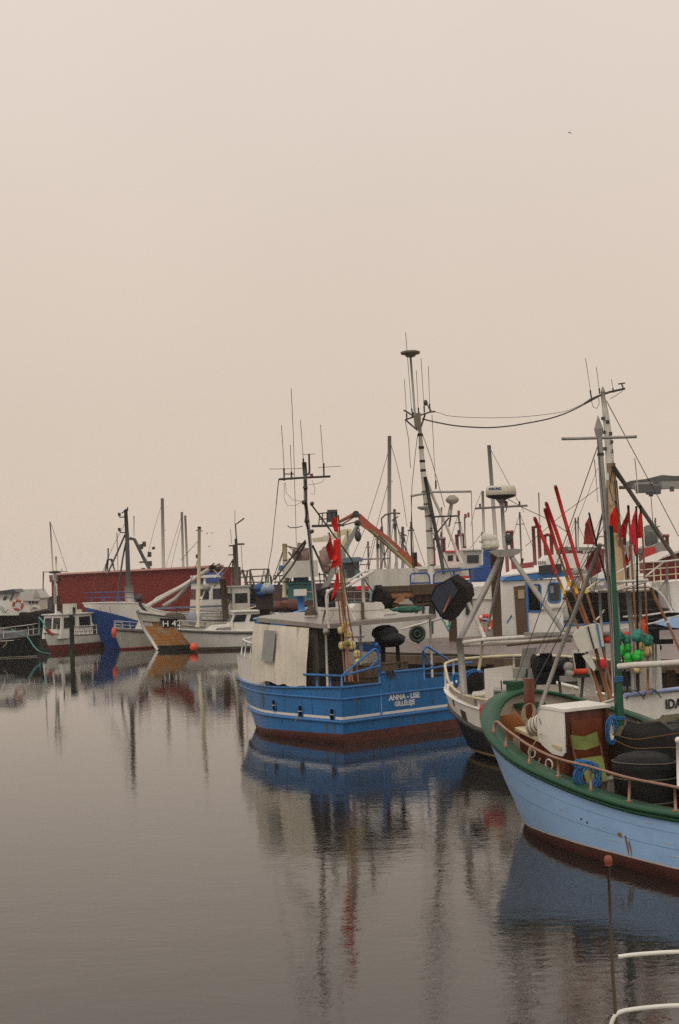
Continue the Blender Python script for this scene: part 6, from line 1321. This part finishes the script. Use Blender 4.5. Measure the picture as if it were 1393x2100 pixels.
# ---- red building and grey shed
def gx(px,d_): return X(px,1200,d_).x
rbg=thing('red_building','long low red building with pale roof edge on the quay','building',(gx(290,110),110,1.25))
c00=Vector((gx(106,124),124,0)); c10=Vector((gx(123,121),121,0)); c11=Vector((gx(452,92.5),92.5,0)); zb=1.25
zt_=4.72
P(rbg,'long_wall',MB().prism([c10+Vector((0,0,zb)),c11+Vector((0,0,zb)),c11+Vector((0,0,zt_)),c10+Vector((0,0,zt_))],(1,5,0)),redwall)
P(rbg,'gable_wall',MB().prism([c00+Vector((0,0,zb)),c10+Vector((0,-.01,zb)),c10+Vector((0,-.01,zt_-.02)),c00+Vector((0,0,zt_-.02))],(.8,3,0)),redwall)
dr=(c11-c10).normalized(); nr=Vector((dr.y,-dr.x,0)); 
P(rbg,'roof_edge',MB().prism([c10-dr*.1+nr*.25+Vector((0,0,zt_)),c11+dr*.3+nr*.25+Vector((0,0,zt_)),c11+dr*.3+nr*.25+Vector((0,0,zt_+.13)),c10-dr*.1+nr*.25+Vector((0,0,zt_+.13))],(.3,.9,0)),mat('pale_pink_roof_edge',c(196,140,128),.6))
P(rbg,'fascia',MB().prism([c00-Vector((.15,0,0))+Vector((0,0,zt_-.6)),c10+nr*.05+Vector((-.05,-.1,zt_-.6)),c10+nr*.1+Vector((-.05,-.1,zt_+.02)),c00-Vector((.2,0,0))+Vector((0,0,zt_+.02))],(0,.4,0)),mat('dull_red_fascia',c(110,52,46),.6))
P(rbg,'door',MB().prism([c00.lerp(c10,.35)-Vector((0,.12,0))+Vector((0,0,1.9)),c00.lerp(c10,.72)-Vector((0,.12,0))+Vector((0,0,1.9)),c00.lerp(c10,.72)-Vector((0,.12,0))+Vector((0,0,4.0)),c00.lerp(c10,.35)-Vector((0,.12,0))+Vector((0,0,4.0))],(0,.05,0)),white)
P(rbg,'end_wall',MB().prism(LP(92,[(451,1175),(469,1174),(470,1186),(474,1193),(474,1265),(451,1268)]),(0,3,0)),redwall)
P(rbg,'ridge_box',MB().prism(LP(93,[(391,1168),(396,1165),(448,1163),(449,1168)]),(0,2,0)),mat('brown_red_box',c(92,50,40),.7))
P(rbg,'roof_gear',MB().tube(LP(92.5,[(430,1163),(440,1155)]),.05,n=5).tube(LP(92.5,[(436,1163),(452,1156)]),.05,n=5).box(X(443,1163,92.5),.7,.3,.25).box(X(435,1164,92.5),.4,.3,.3),darkmetal)
sh_=thing('grey_shed','dark grey shed between the pale canvas boat and the red building','shed',X(92,1256,104))
P(sh_,'wall',MB().prism(LP(104,[(83,1226),(106,1224),(108,1258),(84,1258)]),(0,3,0)),gg)
P(sh_,'roof',MB().prism(LP(103.9,[(72,1227),(106,1223),(106,1226),(73,1230)]),(0,3.3,0)),darkmetal)
# gallows frames right of the building
gf=thing('gallows_frame','brown lattice of A frames and rails right of the red building','steel frame',X(525,1230,88))
gm=mat('brown_grey_frame',c(92,80,70),.6,var=.25)
for pts in ([(492,1182),(497,1170),(510,1212)],[(504,1200),(508,1170),(512,1168),(524,1208)],[(513,1168),(514,1205)],[(536,1196),(542,1167),(546,1195)],[(550,1195),(552,1167),(556,1195)],[(546,1190),(550,1168)],[(497,1168),(514,1218)]): P(gf,'a_frame',MB().tube(LP(88,pts),.065,n=5),gm)
for pts in ([(490,1171),(510,1171)],[(513,1168),(553,1167)],[(492,1184),(556,1180)],[(500,1194),(545,1194)],[(497,1206),(530,1206)]): P(gf,'rail',MB().tube(LP(88,pts),.04,n=5),gm)
P(gf,'net_roll',MB().ball(X(512,1225,89),.9,(1.2,.7,.9),n=16,k=9,lump=.1,sd=5),netdark)
solo('quay_sheds',MB().box(X(512,1243,90.5)+Vector((0,0,-.1)),3.3,2,1.4),mat('brown_timber_stack',c(74,60,46),.8,var=.4),'brown stack of timber and gear at the quay left of the blue buoy pile','gear stack')
# boat with mast platform at 490
L7=whull(440,86,.95,.3,7,2.6,[(0,1.9),(3,1.6),(7,1.5)],rake=.5)
l7=thing('fishing_boat','white cabin boat with stepped mast and bent aerial, right of the rusty pile','boat',(X(487,1290,87).x,87.5,0))
L7.shell(l7,[(-.3,0),(.1,0),(lambda s: crom(L7.sh,s),1)],[bootred,oldwhite]); L7.deck(l7,1.0,wood)
c7=cabin(l7,L7,1.0,2.1,.7,1.5,3.45,oldwhite,oldwhite,slope=.05,wins=1,wz=(.5,.8))
lines(l7,'mast',gm,.085,86,[[(480,1117),(483,1180),(485,1245)],[(484,1105),(487,1170),(488,1245)]],n=6)
lines(l7,'bent_aerial',wire,.045,86,[[(485,1105),(483,1076),(501,1063)]]); lines(l7,'whip_aerial',wire,.015,86,[[(482,1046),(482,1075)],[(473,1085),(475,1115)],[(495,1118),(498,1180)]],n=4)
P(l7,'platform',MB().box(X(492,1116,86),.55,.4,.1),darkmetal); P(l7,'platform',MB().box(X(478,1119,86),.5,.2,.08),darkmetal); P(l7,'platform',MB().box(X(474,1138,86),.3,.15,.06),darkmetal)
lines(l7,'strut',gm,.045,86,[[(478,1147),(470,1162),(440,1203)],[(478,1150),(474,1215)],[(476,1218),(462,1256)]]); lines(l7,'boom',cream,.05,85,[[(496,1253),(536,1240)]])
# ---- distant sailing masts, each its own boat, hulls hidden behind the building
def yacht(label,px,ytop,ybase,d_,r=.085,stays=(),lean=0,spread=None,hullc=True):
    t=thing('sailing_boat',label,'sailing boat',Vector((X(px,1200,d_).x,d_,0)),group='distant sailing boats')
    line(t,'mast',hazewire,r,d_,[(px+lean,ytop),(px+lean*.5,(ytop+ybase)/2),(px,ybase)],n=6)
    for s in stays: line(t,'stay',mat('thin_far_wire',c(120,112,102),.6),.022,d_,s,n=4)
    if spread:
        for (x0,x1,y) in spread: line(t,'spreader',hazewire,.035,d_,[(x0,y),(x1,y)],n=5)
    h=whull(px-40,d_,1,.1,9,2.8,[(0,1.3),(9,1.0)])
    h.shell(t,[(-.3,0),(.1,0),(lambda s: crom(h.sh,s),0)],[white])
    return t
yacht('pale tall sailing mast rising behind the middle of the red building',336,1022,1200,148,.17,[[(333,1030),(315,1090),(300,1150)]],-3,[(331,341,1087)])
yacht('sailing mast with two slanting stays, left one of the close pair behind the red building',377,1050,1200,150,.13,[[(373,1056),(350,1130),(340,1165)],[(374,1068),(350,1168)]],-4)
yacht('slightly shorter sailing mast, right one of the close pair behind the red building',386,1057,1200,152,.12,[],-6)
yacht('short pale mast far behind the dark trawler mast',275,1058,1100,140,.05,[[(274,1104),(268,1103)]],0)
yacht('thin pale mast far left of the dark trawler mast',243,1092,1200,150,.05,[],-3)
yacht('thin leaning mast with a dark stay, farthest left above the red building corner',110,1070,1190,120,.06,[[(105,1075),(121,1120),(141,1182)]],-7)
yacht('tallest pale sailing mast with long dark forestays in the middle of the harbour',798,894,1215,105,.14,[[(797,925),(776,1000),(750,1080),(720,1150)],[(795,995),(770,1090),(748,1178)],[(800,905),(812,945),(822,990),(835,1080)]],1,[(798,806,987)])
yacht('pale slender mast leaning left behind the cream radar dome',1020,913,1150,110,.15,[[(1003,915),(1040,985),(1075,1050)]],-17)
yacht('faint mast between the tall striped mast and the radar dome',993,1007,1110,125,.12,[[(988,1008),(975,1040),(965,1080)]],-3)
yacht('thin pale mast just left of the red topped poles',1108,1010,1110,115,.05,[],-3)
yacht('double pale masts far off right of the orange crane elbow',783,1080,1180,112,.1,[],0)
yacht('faint short mast behind the striped mast, left of the black strut',908,1040,1160,118,.05,[[(905,1040),(893,1090)]],-2)
# gallows on the far blue trawler roof line (lattice A frame) and derrick above the building
la=thing('lattice_frame','small dark lattice A frame rising over the red building left of the dark mast','steel frame',X(226,1180,130))
for pts in ([(221,1146),(214,1178)],[(222,1148),(219,1178)],[(228,1148),(238,1177)],[(230,1147),(233,1160)],[(222,1124),(222,1148)],[(221,1148),(230,1147)]): P(la,'bar',MB().tube(LP(130,pts),.07,n=5),darkmetal)
for y in (1156,1165): P(la,'rung',MB().tube(LP(130,[(219-(y-1148)*.15,y),(223,y)]),.05,n=4),darkmetal)
dk=thing('derrick','slanting derrick with lamps and gulls wings of metal above the red building','derrick',X(308,1175,125))
P(dk,'boom',MB().tube(LP(125,[(266,1104),(276,1106),(295,1145),(310,1173)]),.16,n=6),gg)
for x,y in ((307,1137),(308,1156),(290,1121),(296,1116),(294,1170)): P(dk,'lamp',MB().box(X(x,y,124.5),.3,.3,.45),darkmetal)
P(dk,'yard',MB().tube(LP(125,[(286,1153),(310,1152)]),.07,n=4).tube(LP(125,[(312,1125),(318,1123)]),.12,n=4),darkmetal)

# ================================================================ MIDDLE CLUTTER behind the bright blue boat
# bright blue boat behind
m4=whull(522,55,.97,.1,2.7,2.6,[(0,2.4),(1,2.5),(2,2.7),(2.7,2.3)],rake=.3)
b4=thing('fishing_boat','bright blue hulled boat seen just above the left end of the grey shelter roof','boat',(X(580,1290,56).x,56,0))
m4.shell(b4,[(-.3,0),(.1,0),(lambda s: crom(m4.sh,s),1)],[bootred,bluetrim]); m4.cap(b4,mat('pale_blue_cap',c(110,160,214),.4),.04,.3,.05); m4.deck(b4,1.9,darkmetal)
P(b4,'blue_post',MB().tube(LP(54,[(616,1222),(620,1262)]),.13,n=8),bluetrim)
P(b4,'radar_cover',MB().box(X(616,1215,54),.48,.5,.24).box(X(616,1219,54),.42,.45,.12),white)
P(b4,'gear',MB().ball(X(600,1242,56),.35,(1.6,1,.7),lump=.2,sd=8).ball(X(570,1244,56.5),.3,(1.6,1,.7),lump=.2,sd=9),mat('red_brown_gear',c(96,50,40),.7,var=.4))
# left: cream mast boat 565
def wb_(label,x0,x1,yw,d_,hullm,topm,sheer,cabins=(),masts=(),rails=(),stays=(),extra=None,name='fishing_boat',uy=.1):
    L=(x1-x0)/ppm(d_); h=whull(x0,d_,1,uy,L,2.8,[(0,sheer+.35),(.3*L,sheer+.1),(L,sheer)],rake=.6)
    t=thing(name,label,'boat',(X((x0+x1)/2,1300,d_).x,d_+.5,0))
    h.shell(t,[(-.3,0),(.12,0),(sheer*.55,1),(lambda s: crom(h.sh,s),2)],[bootred,hullm,topm]); h.deck(t,sheer-.4,wood); h.cap(t,topm,.03,.08,.04)
    for (a,b_,yb,yt,m,rm,nw) in cabins:
        cc=ubox(t,'wheelhouse',d_-.6,a,b_,yb,yt,1.9,m)
        P(cc,'roof',MB().prism([X(a-2,yt+1,d_-.8),X(b_+2,yt,d_-.8),X(b_+1,yt-1,d_+1.4),X(a-1,yt,d_+1.4)],(0,0,.09)),rm)
        for i in range(nw):
            w0=a+(b_-a)*(i+.2)/nw; w1=a+(b_-a)*(i+.8)/nw; hgt=yb-yt
            win(cc,d_-.62,[(w0,yt+hgt*.2),(w1,yt+hgt*.19),(w1,yt+hgt*.5),(w0,yt+hgt*.51)])
    for (pts,r,m) in masts:
        line(t,'mast',m,r,d_-.3,pts,n=8)
        if r>.055:
            tx,ty=pts[0]; by=pts[-1][1]; rn_=random.Random(int(tx))
            for sg in (-1,1): line(t,'shroud',wire,.014,d_-.3,[(tx,ty+2),(tx+sg*rn_.uniform(14,34),by+rn_.uniform(-8,6))],n=4)
            line(t,'yard',darkmetal,.03,d_-.35,[(tx-rn_.uniform(4,9),ty+rn_.uniform(12,24)),(tx+rn_.uniform(4,9),ty+rn_.uniform(12,24))],n=4)
            P(t,'mast_lamp',MB().box(X(tx+1,ty+rn_.uniform(26,40),d_-.45),.16,.14,.24),darkmetal)
    for (pts,r,m) in rails: line(t,'railing',m,r,d_-.7,pts,n=5)
    for (pts,r) in stays: line(t,'stay',wire,r,d_-.3,pts,n=4)
    return t
tl=wb_('boat with cream pole mast and teal striped bridge left of the red flags',560,700,1300,66,darkblue,white,2.0,
  cabins=[(592,640,1232,1197,teal,teal,0),(602,632,1196,1178,darkblue,darkblue,0)],
  masts=[([(584,1115),(585,1180),(584,1225)],.11,cream),([(590,1180),(590,1225)],.07,oldwhite),([(612,1130),(616,1160)],.08,darkmetal)],
  rails=[([(560,1181),(600,1180),(660,1178),(690,1176)],.03,gm),([(562,1194),(700,1190)],.03,gm),([(600,1166),(596,1194)],.03,gm),([(574,1182),(574,1200)],.025,gm),([(612,1180),(608,1194)],.03,gm),([(640,1176),(644,1194)],.03,gm),([(655,1174),(657,1196)],.03,gm),([(664,1176),(666,1205)],.03,gm),([(676,1160),(678,1205)],.03,gm),([(588,1120),(625,1128),(640,1122)],.03,gm),([(592,1132),(606,1150)],.04,gm)],
  stays=[([(590,1120),(612,1135),(628,1125)],.02),([(584,1120),(556,1200)],.02)])
P(tl,'radar_box',MB().box(X(616,1167,65),1.55,1,.75,yaw=.1),oldwhite); P(tl,'radar_base',MB().box(X(619,1180,65),1.3,.8,.12),teal)
P(tl,'lamp_box',MB().box(X(577,1165,65),.2,.2,.25),bluetrim)
P(tl,'aerial_array',MB().ball(X(617,1140,66),.35,(1,.6,1.6),n=9,k=6,lump=.35,sd=4).ball(X(668,1145,66),.3,(1,.6,1.8),n=9,k=6,lump=.35,sd=6).ball(X(672,1165,66),.25,(1,.6,1.2),n=9,k=6,lump=.35,sd=9),mat('pinkish_grey_gear',c(140,112,98),.7,var=.4))
wh1=wb_('white boat with grey blue wheelhouse right of the red flags, far behind',700,800,1300,82,darkblue,white,1.9,
  cabins=[(703,738,1186,1146,mat('grey_teal_wall',c(104,124,128),.5),mat('grey_teal_roof',c(92,108,116),.5),2)],
  masts=[([(713,1088),(714,1146)],.05,hazewire)],rails=[([(738,1147),(800,1145)],.05,greypaint),([(738,1158),(760,1158)],.03,gm)])
P(wh1,'door',MB().prism(LP(81.2,[(710,1148),(725,1147),(727,1182),(712,1182)]),(0,.05,0)),darkmetal)
P(wh1,'bridge_wing',MB().prism(LP(81,[(700,1148),(744,1144),(744,1151),(700,1155)]),(0,1.5,0)),mat('grey_teal_roof',c(92,108,116),.5))
wb_('long white boat with dark windows below the orange crane, behind the white box',740,860,1300,72,teal,white,1.7,
  cabins=[(750,835,1205,1182,white,white,3),(818,850,1200,1170,white,oldwhite,0)],
  masts=[([(809,1044),(812,1110),(815,1198)],.07,hazewire),([(774,1085),(775,1182)],.06,hazewire),([(780,1085),(782,1180)],.05,hazewire),([(826,1080),(826,1200)],.07,mat('blue_grey_pipe',c(130,134,150),.5))],
  rails=[([(782,1064),(790,1056),(805,1052),(821,1053)],.045,gm),([(782,1064),(786,1100),(790,1165)],.035,gm),([(795,1123),(775,1180)],.03,gm),([(797,1052),(800,1110)],.03,gm)],
  stays=[([(808,1060),(838,1145)],.02),([(825,1110),(850,1160)],.02)])
rbt=wb_('small red and white boat with red roofed wheelhouse far behind the black strut',900,975,1300,88,redpaint,white,2.1,
  cabins=[(915,950,1168,1132,white,redpaint,2)],
  masts=[([(940,1052),(945,1098),(948,1128)],.06,hazewire),([(953,1060),(954,1120)],.05,hazewire)],rails=[([(918,1166),(960,1164)],.03,white)])
P(rbt,'red_bow',MB().prism(LP(86.5,[(911,1164),(930,1166),(958,1170),(965,1186),(918,1188)]),(0,1.5,0)),redpaint)
P(rbt,'red_lamps',MB().box(X(941,1052,87.5),.15,.15,.3).box(X(955,1058,87.5),.15,.15,.25).box(X(961,1056,87.5),.12,.15,.3),redsteel)
# more white superstructure beyond
wb_('white boat whose pale side shows between the striped mast and the blue funnel',940,1000,1300,80,white,white,3.0,cabins=[(950,990,1180,1128,oldwhite,white,1)],masts=[([(989,1091),(990,1130)],.06,hazewire)])
wb_('white cabin boat with railing behind the grey strut at the right',1200,1300,1300,74,greypaint,white,2.4,cabins=[(1262,1286,1190,1122,white,greypaint,1),(1292,1305,1190,1110,oldwhite,darkmetal,0)],
  masts=[([(1281,1100),(1283,1190)],.09,darkmetal),([(1186,1060),(1186,1130)],.04,hazewire)],rails=[([(1262,1102),(1280,1100)],.05,galv),([(1264,1130),(1282,1128)],.06,mat('grey_red_bar',c(140,70,60),.6)),([(1224,1120),(1240,1118)],.06,greypaint),([(1228,1100),(1240,1099)],.06,lightpipe)])
# brown wall of stacked gear along the horizon between the boats
solo('gear_stack',MB().box(X(735,1212,75)+Vector((0,0,-.4)),5.6,.8,1.3,yaw=.02),mat('brown_red_gear_wall',c(84,52,44),.8,var=.5,scale=3),'long brown red stack of gear behind the curved white davit','gear stack')
solo('gear_stack',MB().box(X(625,1214,70)+Vector((0,0,-.2)),4.6,.8,1.2,yaw=.02),mat('brown_violet_gear',c(84,62,58),.8,var=.5,scale=3),'brown violet stack of gear behind the cream pole mast','gear stack')
solo('red_tarpaulin',MB().prism(LP(62,[(729,1205),(740,1201),(757,1203),(759,1209),(731,1210)]),(0,.6,0)),pinkcloth,'bright red tarpaulin stretched far behind the white box','tarpaulin')
wl=thing('fishing_boat','long white hull lying low behind the grey shelter roof','boat',(X(700,1290,60).x,61,0))
hwl=whull(600,60,1,.05,5.6,2.4,[(0,2.75),(5.6,2.6)],rake=.3); hwl.shell(wl,[(-.3,0),(.1,0),(1.2,1),(lambda s: crom(hwl.sh,s),2)],[bootred,darkblue,white]); hwl.deck(wl,2.2,darkmetal)
rail(wl,[hwl.pt(q,crom(hwl.sh,abs(q)),-.1) for q in [.6+4.8*i/12 for i in range(13)]],.6,galv,.02,1)
solo('teal_box',MB().box(X(729,1241,58),.5,.4,.3).box(X(680,1252,42),.6,.3,.12),teal,'small teal blue box far behind the flag poles','box')
# cranes
oc=thing('knuckle_crane','orange knuckle boom crane with work basket, rising over the middle of the harbour','crane',X(860,1200,70))
DC=70
P(oc,'lower_boom',MB().prism(LP(DC,[(733,1056),(739,1053),(760,1072),(800,1103),(828,1128),(866,1160),(862,1180),(845,1166),(816,1142),(790,1118),(758,1090),(740,1078)]),(0,.35,0)),craneorange)
P(oc,'boom_rail',MB().tube(LP(DC-.1,[(757,1086),(790,1112),(820,1140),(850,1170)]),.09,n=6),mat('grey_yellow_rail',c(150,136,96),.5))
P(oc,'ram',MB().tube(LP(DC-.15,[(778,1098),(815,1130)]),.07,n=6),galv)
P(oc,'upper_boom',MB().prism(LP(DC,[(694,1068),(727,1050),(734,1051),(735,1058),(729,1060),(697,1080),(695,1078),(724,1060),(694,1074)]),(0,.3,0)),craneorange)
P(oc,'elbow',MB().lathe(X(730,1055,DC+.4),[(.17,-.5),(.17,.15)],axis=(0,1,0),n=12),darkmetal)
P(oc,'elbow_strut',MB().tube(LP(DC-.1,[(697,1071),(715,1063),(728,1056)]),.04,n=5),darkmetal)
bk_=P(oc,'basket',MB().box(X(673,1078,DC),1.6,.8,.1),darkmetal)
for pts in ([(654,1077),(656,1052)],[(661,1076),(662,1052)],[(671,1077),(671,1050)],[(681,1076),(681,1049)],[(690,1076),(691,1050)],[(655,1053),(691,1050)],[(655,1065),(690,1063)]): P(bk_,'basket_rail',MB().tube(LP(DC-.2,pts),.03,n=5),darkmetal)
P(bk_,'control_box',MB().box(X(682,1058,DC),.5,.4,.6).box(X(685,1048,DC),.3,.2,.08),gg)
P(oc,'pedestal',MB().tube([X(858,1172,DC),Vector((X(858,1172,DC).x,DC,.2))],.4,n=10),bluetrim)
P(oc,'base_housing',MB().prism(LP(DC,[(836,1178),(862,1172),(865,1200),(840,1202)]),(0,1,0)),mat('blue_grey_housing',c(70,84,120),.5))
gc=thing('deck_crane','grey deck crane arm with hanging block, slanting up behind the red flags','crane',X(664,1240,50))
P(gc,'arm',MB().prism(LP(50,[(731,1074),(736,1073),(737,1082),(705,1142),(672,1206),(661,1220),(659,1206),(690,1146)]),(0,.25,0)),galv)
P(gc,'pulley',MB().lathe(X(734,1073,50),[(.1,0),(.13,.1),(.1,.2)],axis=(0,1,0),n=10),darkmetal)
P(gc,'wire',MB().tube(LP(50,[(730,1070),(712,1075),(695,1079)]),.02,n=4).tube(LP(50,[(734,1080),(734,1086)]),.03,n=5),darkmetal)
P(gc,'hook_block',MB().ball(X(734.5,1100,50),.12,(1,1,1.6),n=10,k=7).torus(X(734,1087,50),.06,.02,(0,1,0),12,5).torus(X(735,1092,50),.05,.02,(1,1,0),12,5),darkmetal)
P(gc,'foot',MB().tube([X(664,1214,50),X(660,1245,50)],.25,n=8),darkmetal)
P(gc,'motor',MB().ball(X(668,1222,49.8),.25,(1.2,1,1.2),n=10,k=6,lump=.25,sd=5).box(X(655,1224,49.8),.3,.3,.5),black)
wc_=thing('knuckle_crane','cream white folding crane arm just below the orange work basket','crane',X(700,1190,90))
P(wc_,'arm',MB().prism(LP(90,[(640,1104),(668,1100),(700,1086),(716,1084),(720,1092),(702,1098),(672,1110),(642,1112)]),(0,.4,0)).prism(LP(89.5,[(712,1086),(722,1085),(716,1105),(700,1130),(694,1126),(706,1102)]),(0,.4,0)),cream)
P(wc_,'joint',MB().lathe(X(668,1104,89.4),[(.2,0),(.2,.3)],axis=(0,1,0),n=10),oldwhite)
P(wc_,'column',MB().tube(LP(90,[(700,1125),(706,1190),(706,1215)]),.25,n=8),cream)

# more masts, spars and wires standing in the haze between the boats
def spar(label,d_,pts,r,m,extra=()):
    ft=X(pts[-1][0],pts[-1][1],d_); t=thing('mast',label,'mast',ft,group='bare masts among the far boats')
    P(t,'pole',MB().tube(LP(d_,pts)+[Vector((ft.x,ft.y,1.0))],r,n=6),m)
    for k,(ps,rr_) in enumerate(extra): P(t,'stay' if rr_<.03 else 'spreader',MB().tube(LP(d_-.1,ps),rr_,n=4),wire if rr_<.03 else m)
spar('thin grey pole standing left of the teal striped bridge',78,[(556,1182),(557,1215)],.05,gm)
spar('pale pole with lamps between the deck crane and the tall pale mast',92,[(755,1110),(757,1200)],.06,hazewire,[([(750,1122),(760,1122)],.04),([(755,1112),(735,1170)],.015)])
spar('thin dark mast right of the bent pipe above the long white boat',80,[(843,1070),(846,1205)],.05,gm,[([(836,1088),(850,1087)],.04),([(843,1072),(826,1150)],.015),([(843,1072),(872,1160)],.015)])
spar('slim grey mast just left of the red and white boat',96,[(905,1090),(907,1180)],.06,hazewire,[([(898,1104),(912,1104)],.04),([(905,1092),(880,1165)],.02)])
spar('pale mast with a small crosstree right of the radar tripod',90,[(1066,1050),(1070,1160)],.055,hazewire,[([(1058,1075),(1076,1074)],.04),([(1066,1052),(1046,1120)],.015),([(1066,1052),(1096,1130)],.015)])
spar('brown pole leaning among the ropes below the radar tripod plate',60,[(1072,1145),(1066,1180)],.05,gm)
spar('thin mast left of the dull red flag',70,[(1180,1062),(1184,1190)],.04,hazewire,[([(1180,1064),(1150,1150)],.012),([(1180,1064),(1215,1140)],.012)])
spar('pale mast rising behind the rightmost flags',88,[(1344,1062),(1348,1160)],.05,hazewire,[([(1336,1080),(1354,1079)],.04),([(1344,1064),(1322,1130)],.015)])
spar('short grey mast left of the white canvas topped boat',100,[(89,1172),(88,1225)],.04,hazewire)

# ================================================================ NEAREST: pulpit rail and staff at the bottom right
DN=8.0
nr_=thing('pulpit_boat','white tubular pulpit of a boat just below the camera, with brown staff and ball finial','boat',Vector((X(1393,2100,DN).x,DN,0)))
P(nr_,'staff',MB().tube(LP(DN,[(1248,1772),(1252,1880),(1257,2000),(1265,2110),(1272,2230),(1282,2420)]),.0085,r2=.012,n=12),mat('olive_brown_staff',c(86,70,50),.4,var=.3,scale=20,streak=9))
P(nr_,'ball_finial',MB().lathe(X(1248,1774,DN),[(.018,-.001),(.0225,.008),(.0235,.03),(.02,.044),(.012,.052),(.002,.055)],n=20),mat('brown_ball_finial',c(128,64,40),.4))
P(nr_,'pulpit_rail',MB().tube(smooth_pts([X(1268,1962,DN),X(1310,1957,DN),X(1393,1952,DN),X(1500,1952,DN+.1)],4),.0115,n=10),white)
P(nr_,'pulpit_rail',MB().tube(smooth_pts([X(1254,2160,DN),X(1253,2110,DN),X(1260,2086,DN),X(1276,2074,DN),X(1330,2066,DN),X(1393,2062,DN),X(1500,2062,DN+.1)],5),.0125,n=10),white)
P(nr_,'pulpit_leg',MB().tube([X(1254,2155,DN),X(1262,2420,DN)],.0125,n=10),white)
P(nr_,'pulpit_leg',MB().tube([X(1500,1950,DN+.1),X(1510,2420,DN)],.0125,n=10),white)
hn=Hull((X(1230,2400,DN).x,DN+.3),(1,-.1),(-.1,-1),5,[(0,0),(.5,.5),(2,1.0),(5,1.1)],[(0,0),(.5,.3),(2,.8),(5,1.0)],[(0,.85),(5,.7)],rake=.4)
hn.shell(nr_,[(-.3,0),(.1,0),(lambda s: crom(hn.sh,s),1)],[bootred,white]); hn.deck(nr_,.7,white)

# ================================================================ gulls
def gull(label,x,y,d_,s,up=.3,roll=0):
    o=X(x,y,d_); mb=MB().ball(o,s*.16,(2.4,1,1),n=10,k=6)
    r=Matrix.Rotation(roll,3,'Y')
    for sg in (-1,1):
        pts=[Vector((-.12*s,0,0)),Vector((-.18*s,sg*.0,0))]
        w0=o+r@Vector((sg*.08*s,0,.04*s)); w1=o+r@Vector((sg*.5*s,0,up*s)); w2=o+r@Vector((sg*1.0*s,0,up*s*.7))
        mb.prism([w0+Vector((0,-.15*s,0)),w1+Vector((0,-.14*s,0)),w2,w1+Vector((0,.12*s,0)),w0+Vector((0,.15*s,0))],(0,0,.03*s))
    return solo('gull',mb,gg,label,'bird',group='gulls in the sky')
gull('single small dark gull high in the empty sky at the upper right',1168,272,90,.22,.5,R(75))
gull('tiny gull over the cream mast, left of two side by side',425,1094,110,.2)
gull('tiny gull over the cream mast, right of two side by side',435,1093,110,.2,.2)
gull('tiny gull flying below the two others left of the bent aerial',429,1121,110,.2,.4)
gull('tiny gull flying over the radar dome of the tripod mast',1097,975,110,.2,.4) if False else None

# ================================================================ mist
hz_=MB().box((0,330,7.0),1500,800,18.0)
hm=bpy.data.materials.new('mist'); hm.use_nodes=True; t_=hm.node_tree; t_.nodes.clear()
pv=t_.nodes.new('ShaderNodeVolumePrincipled'); pv.inputs['Color'].default_value=(1,.97,.93,1); pv.inputs['Density'].default_value=.00035; pv.inputs['Anisotropy'].default_value=0
ou=t_.nodes.new('ShaderNodeOutputMaterial'); t_.links.new(pv.outputs[0],ou.inputs['Volume'])
hb=bpy.data.meshes.new('haze'); hb.from_pydata([v for v in hz_.v],[],hz_.f); hb.materials.append(hm)
ho=bpy.data.objects.new('haze',hb); col.objects.link(ho); ho['kind']='stuff'; ho['label']='pale harbour mist over the water'; ho['category']='mist'
hm.cycles.homogeneous_volume=True
for o in sc.objects:
    if '_o' in o.keys(): del o['_o']
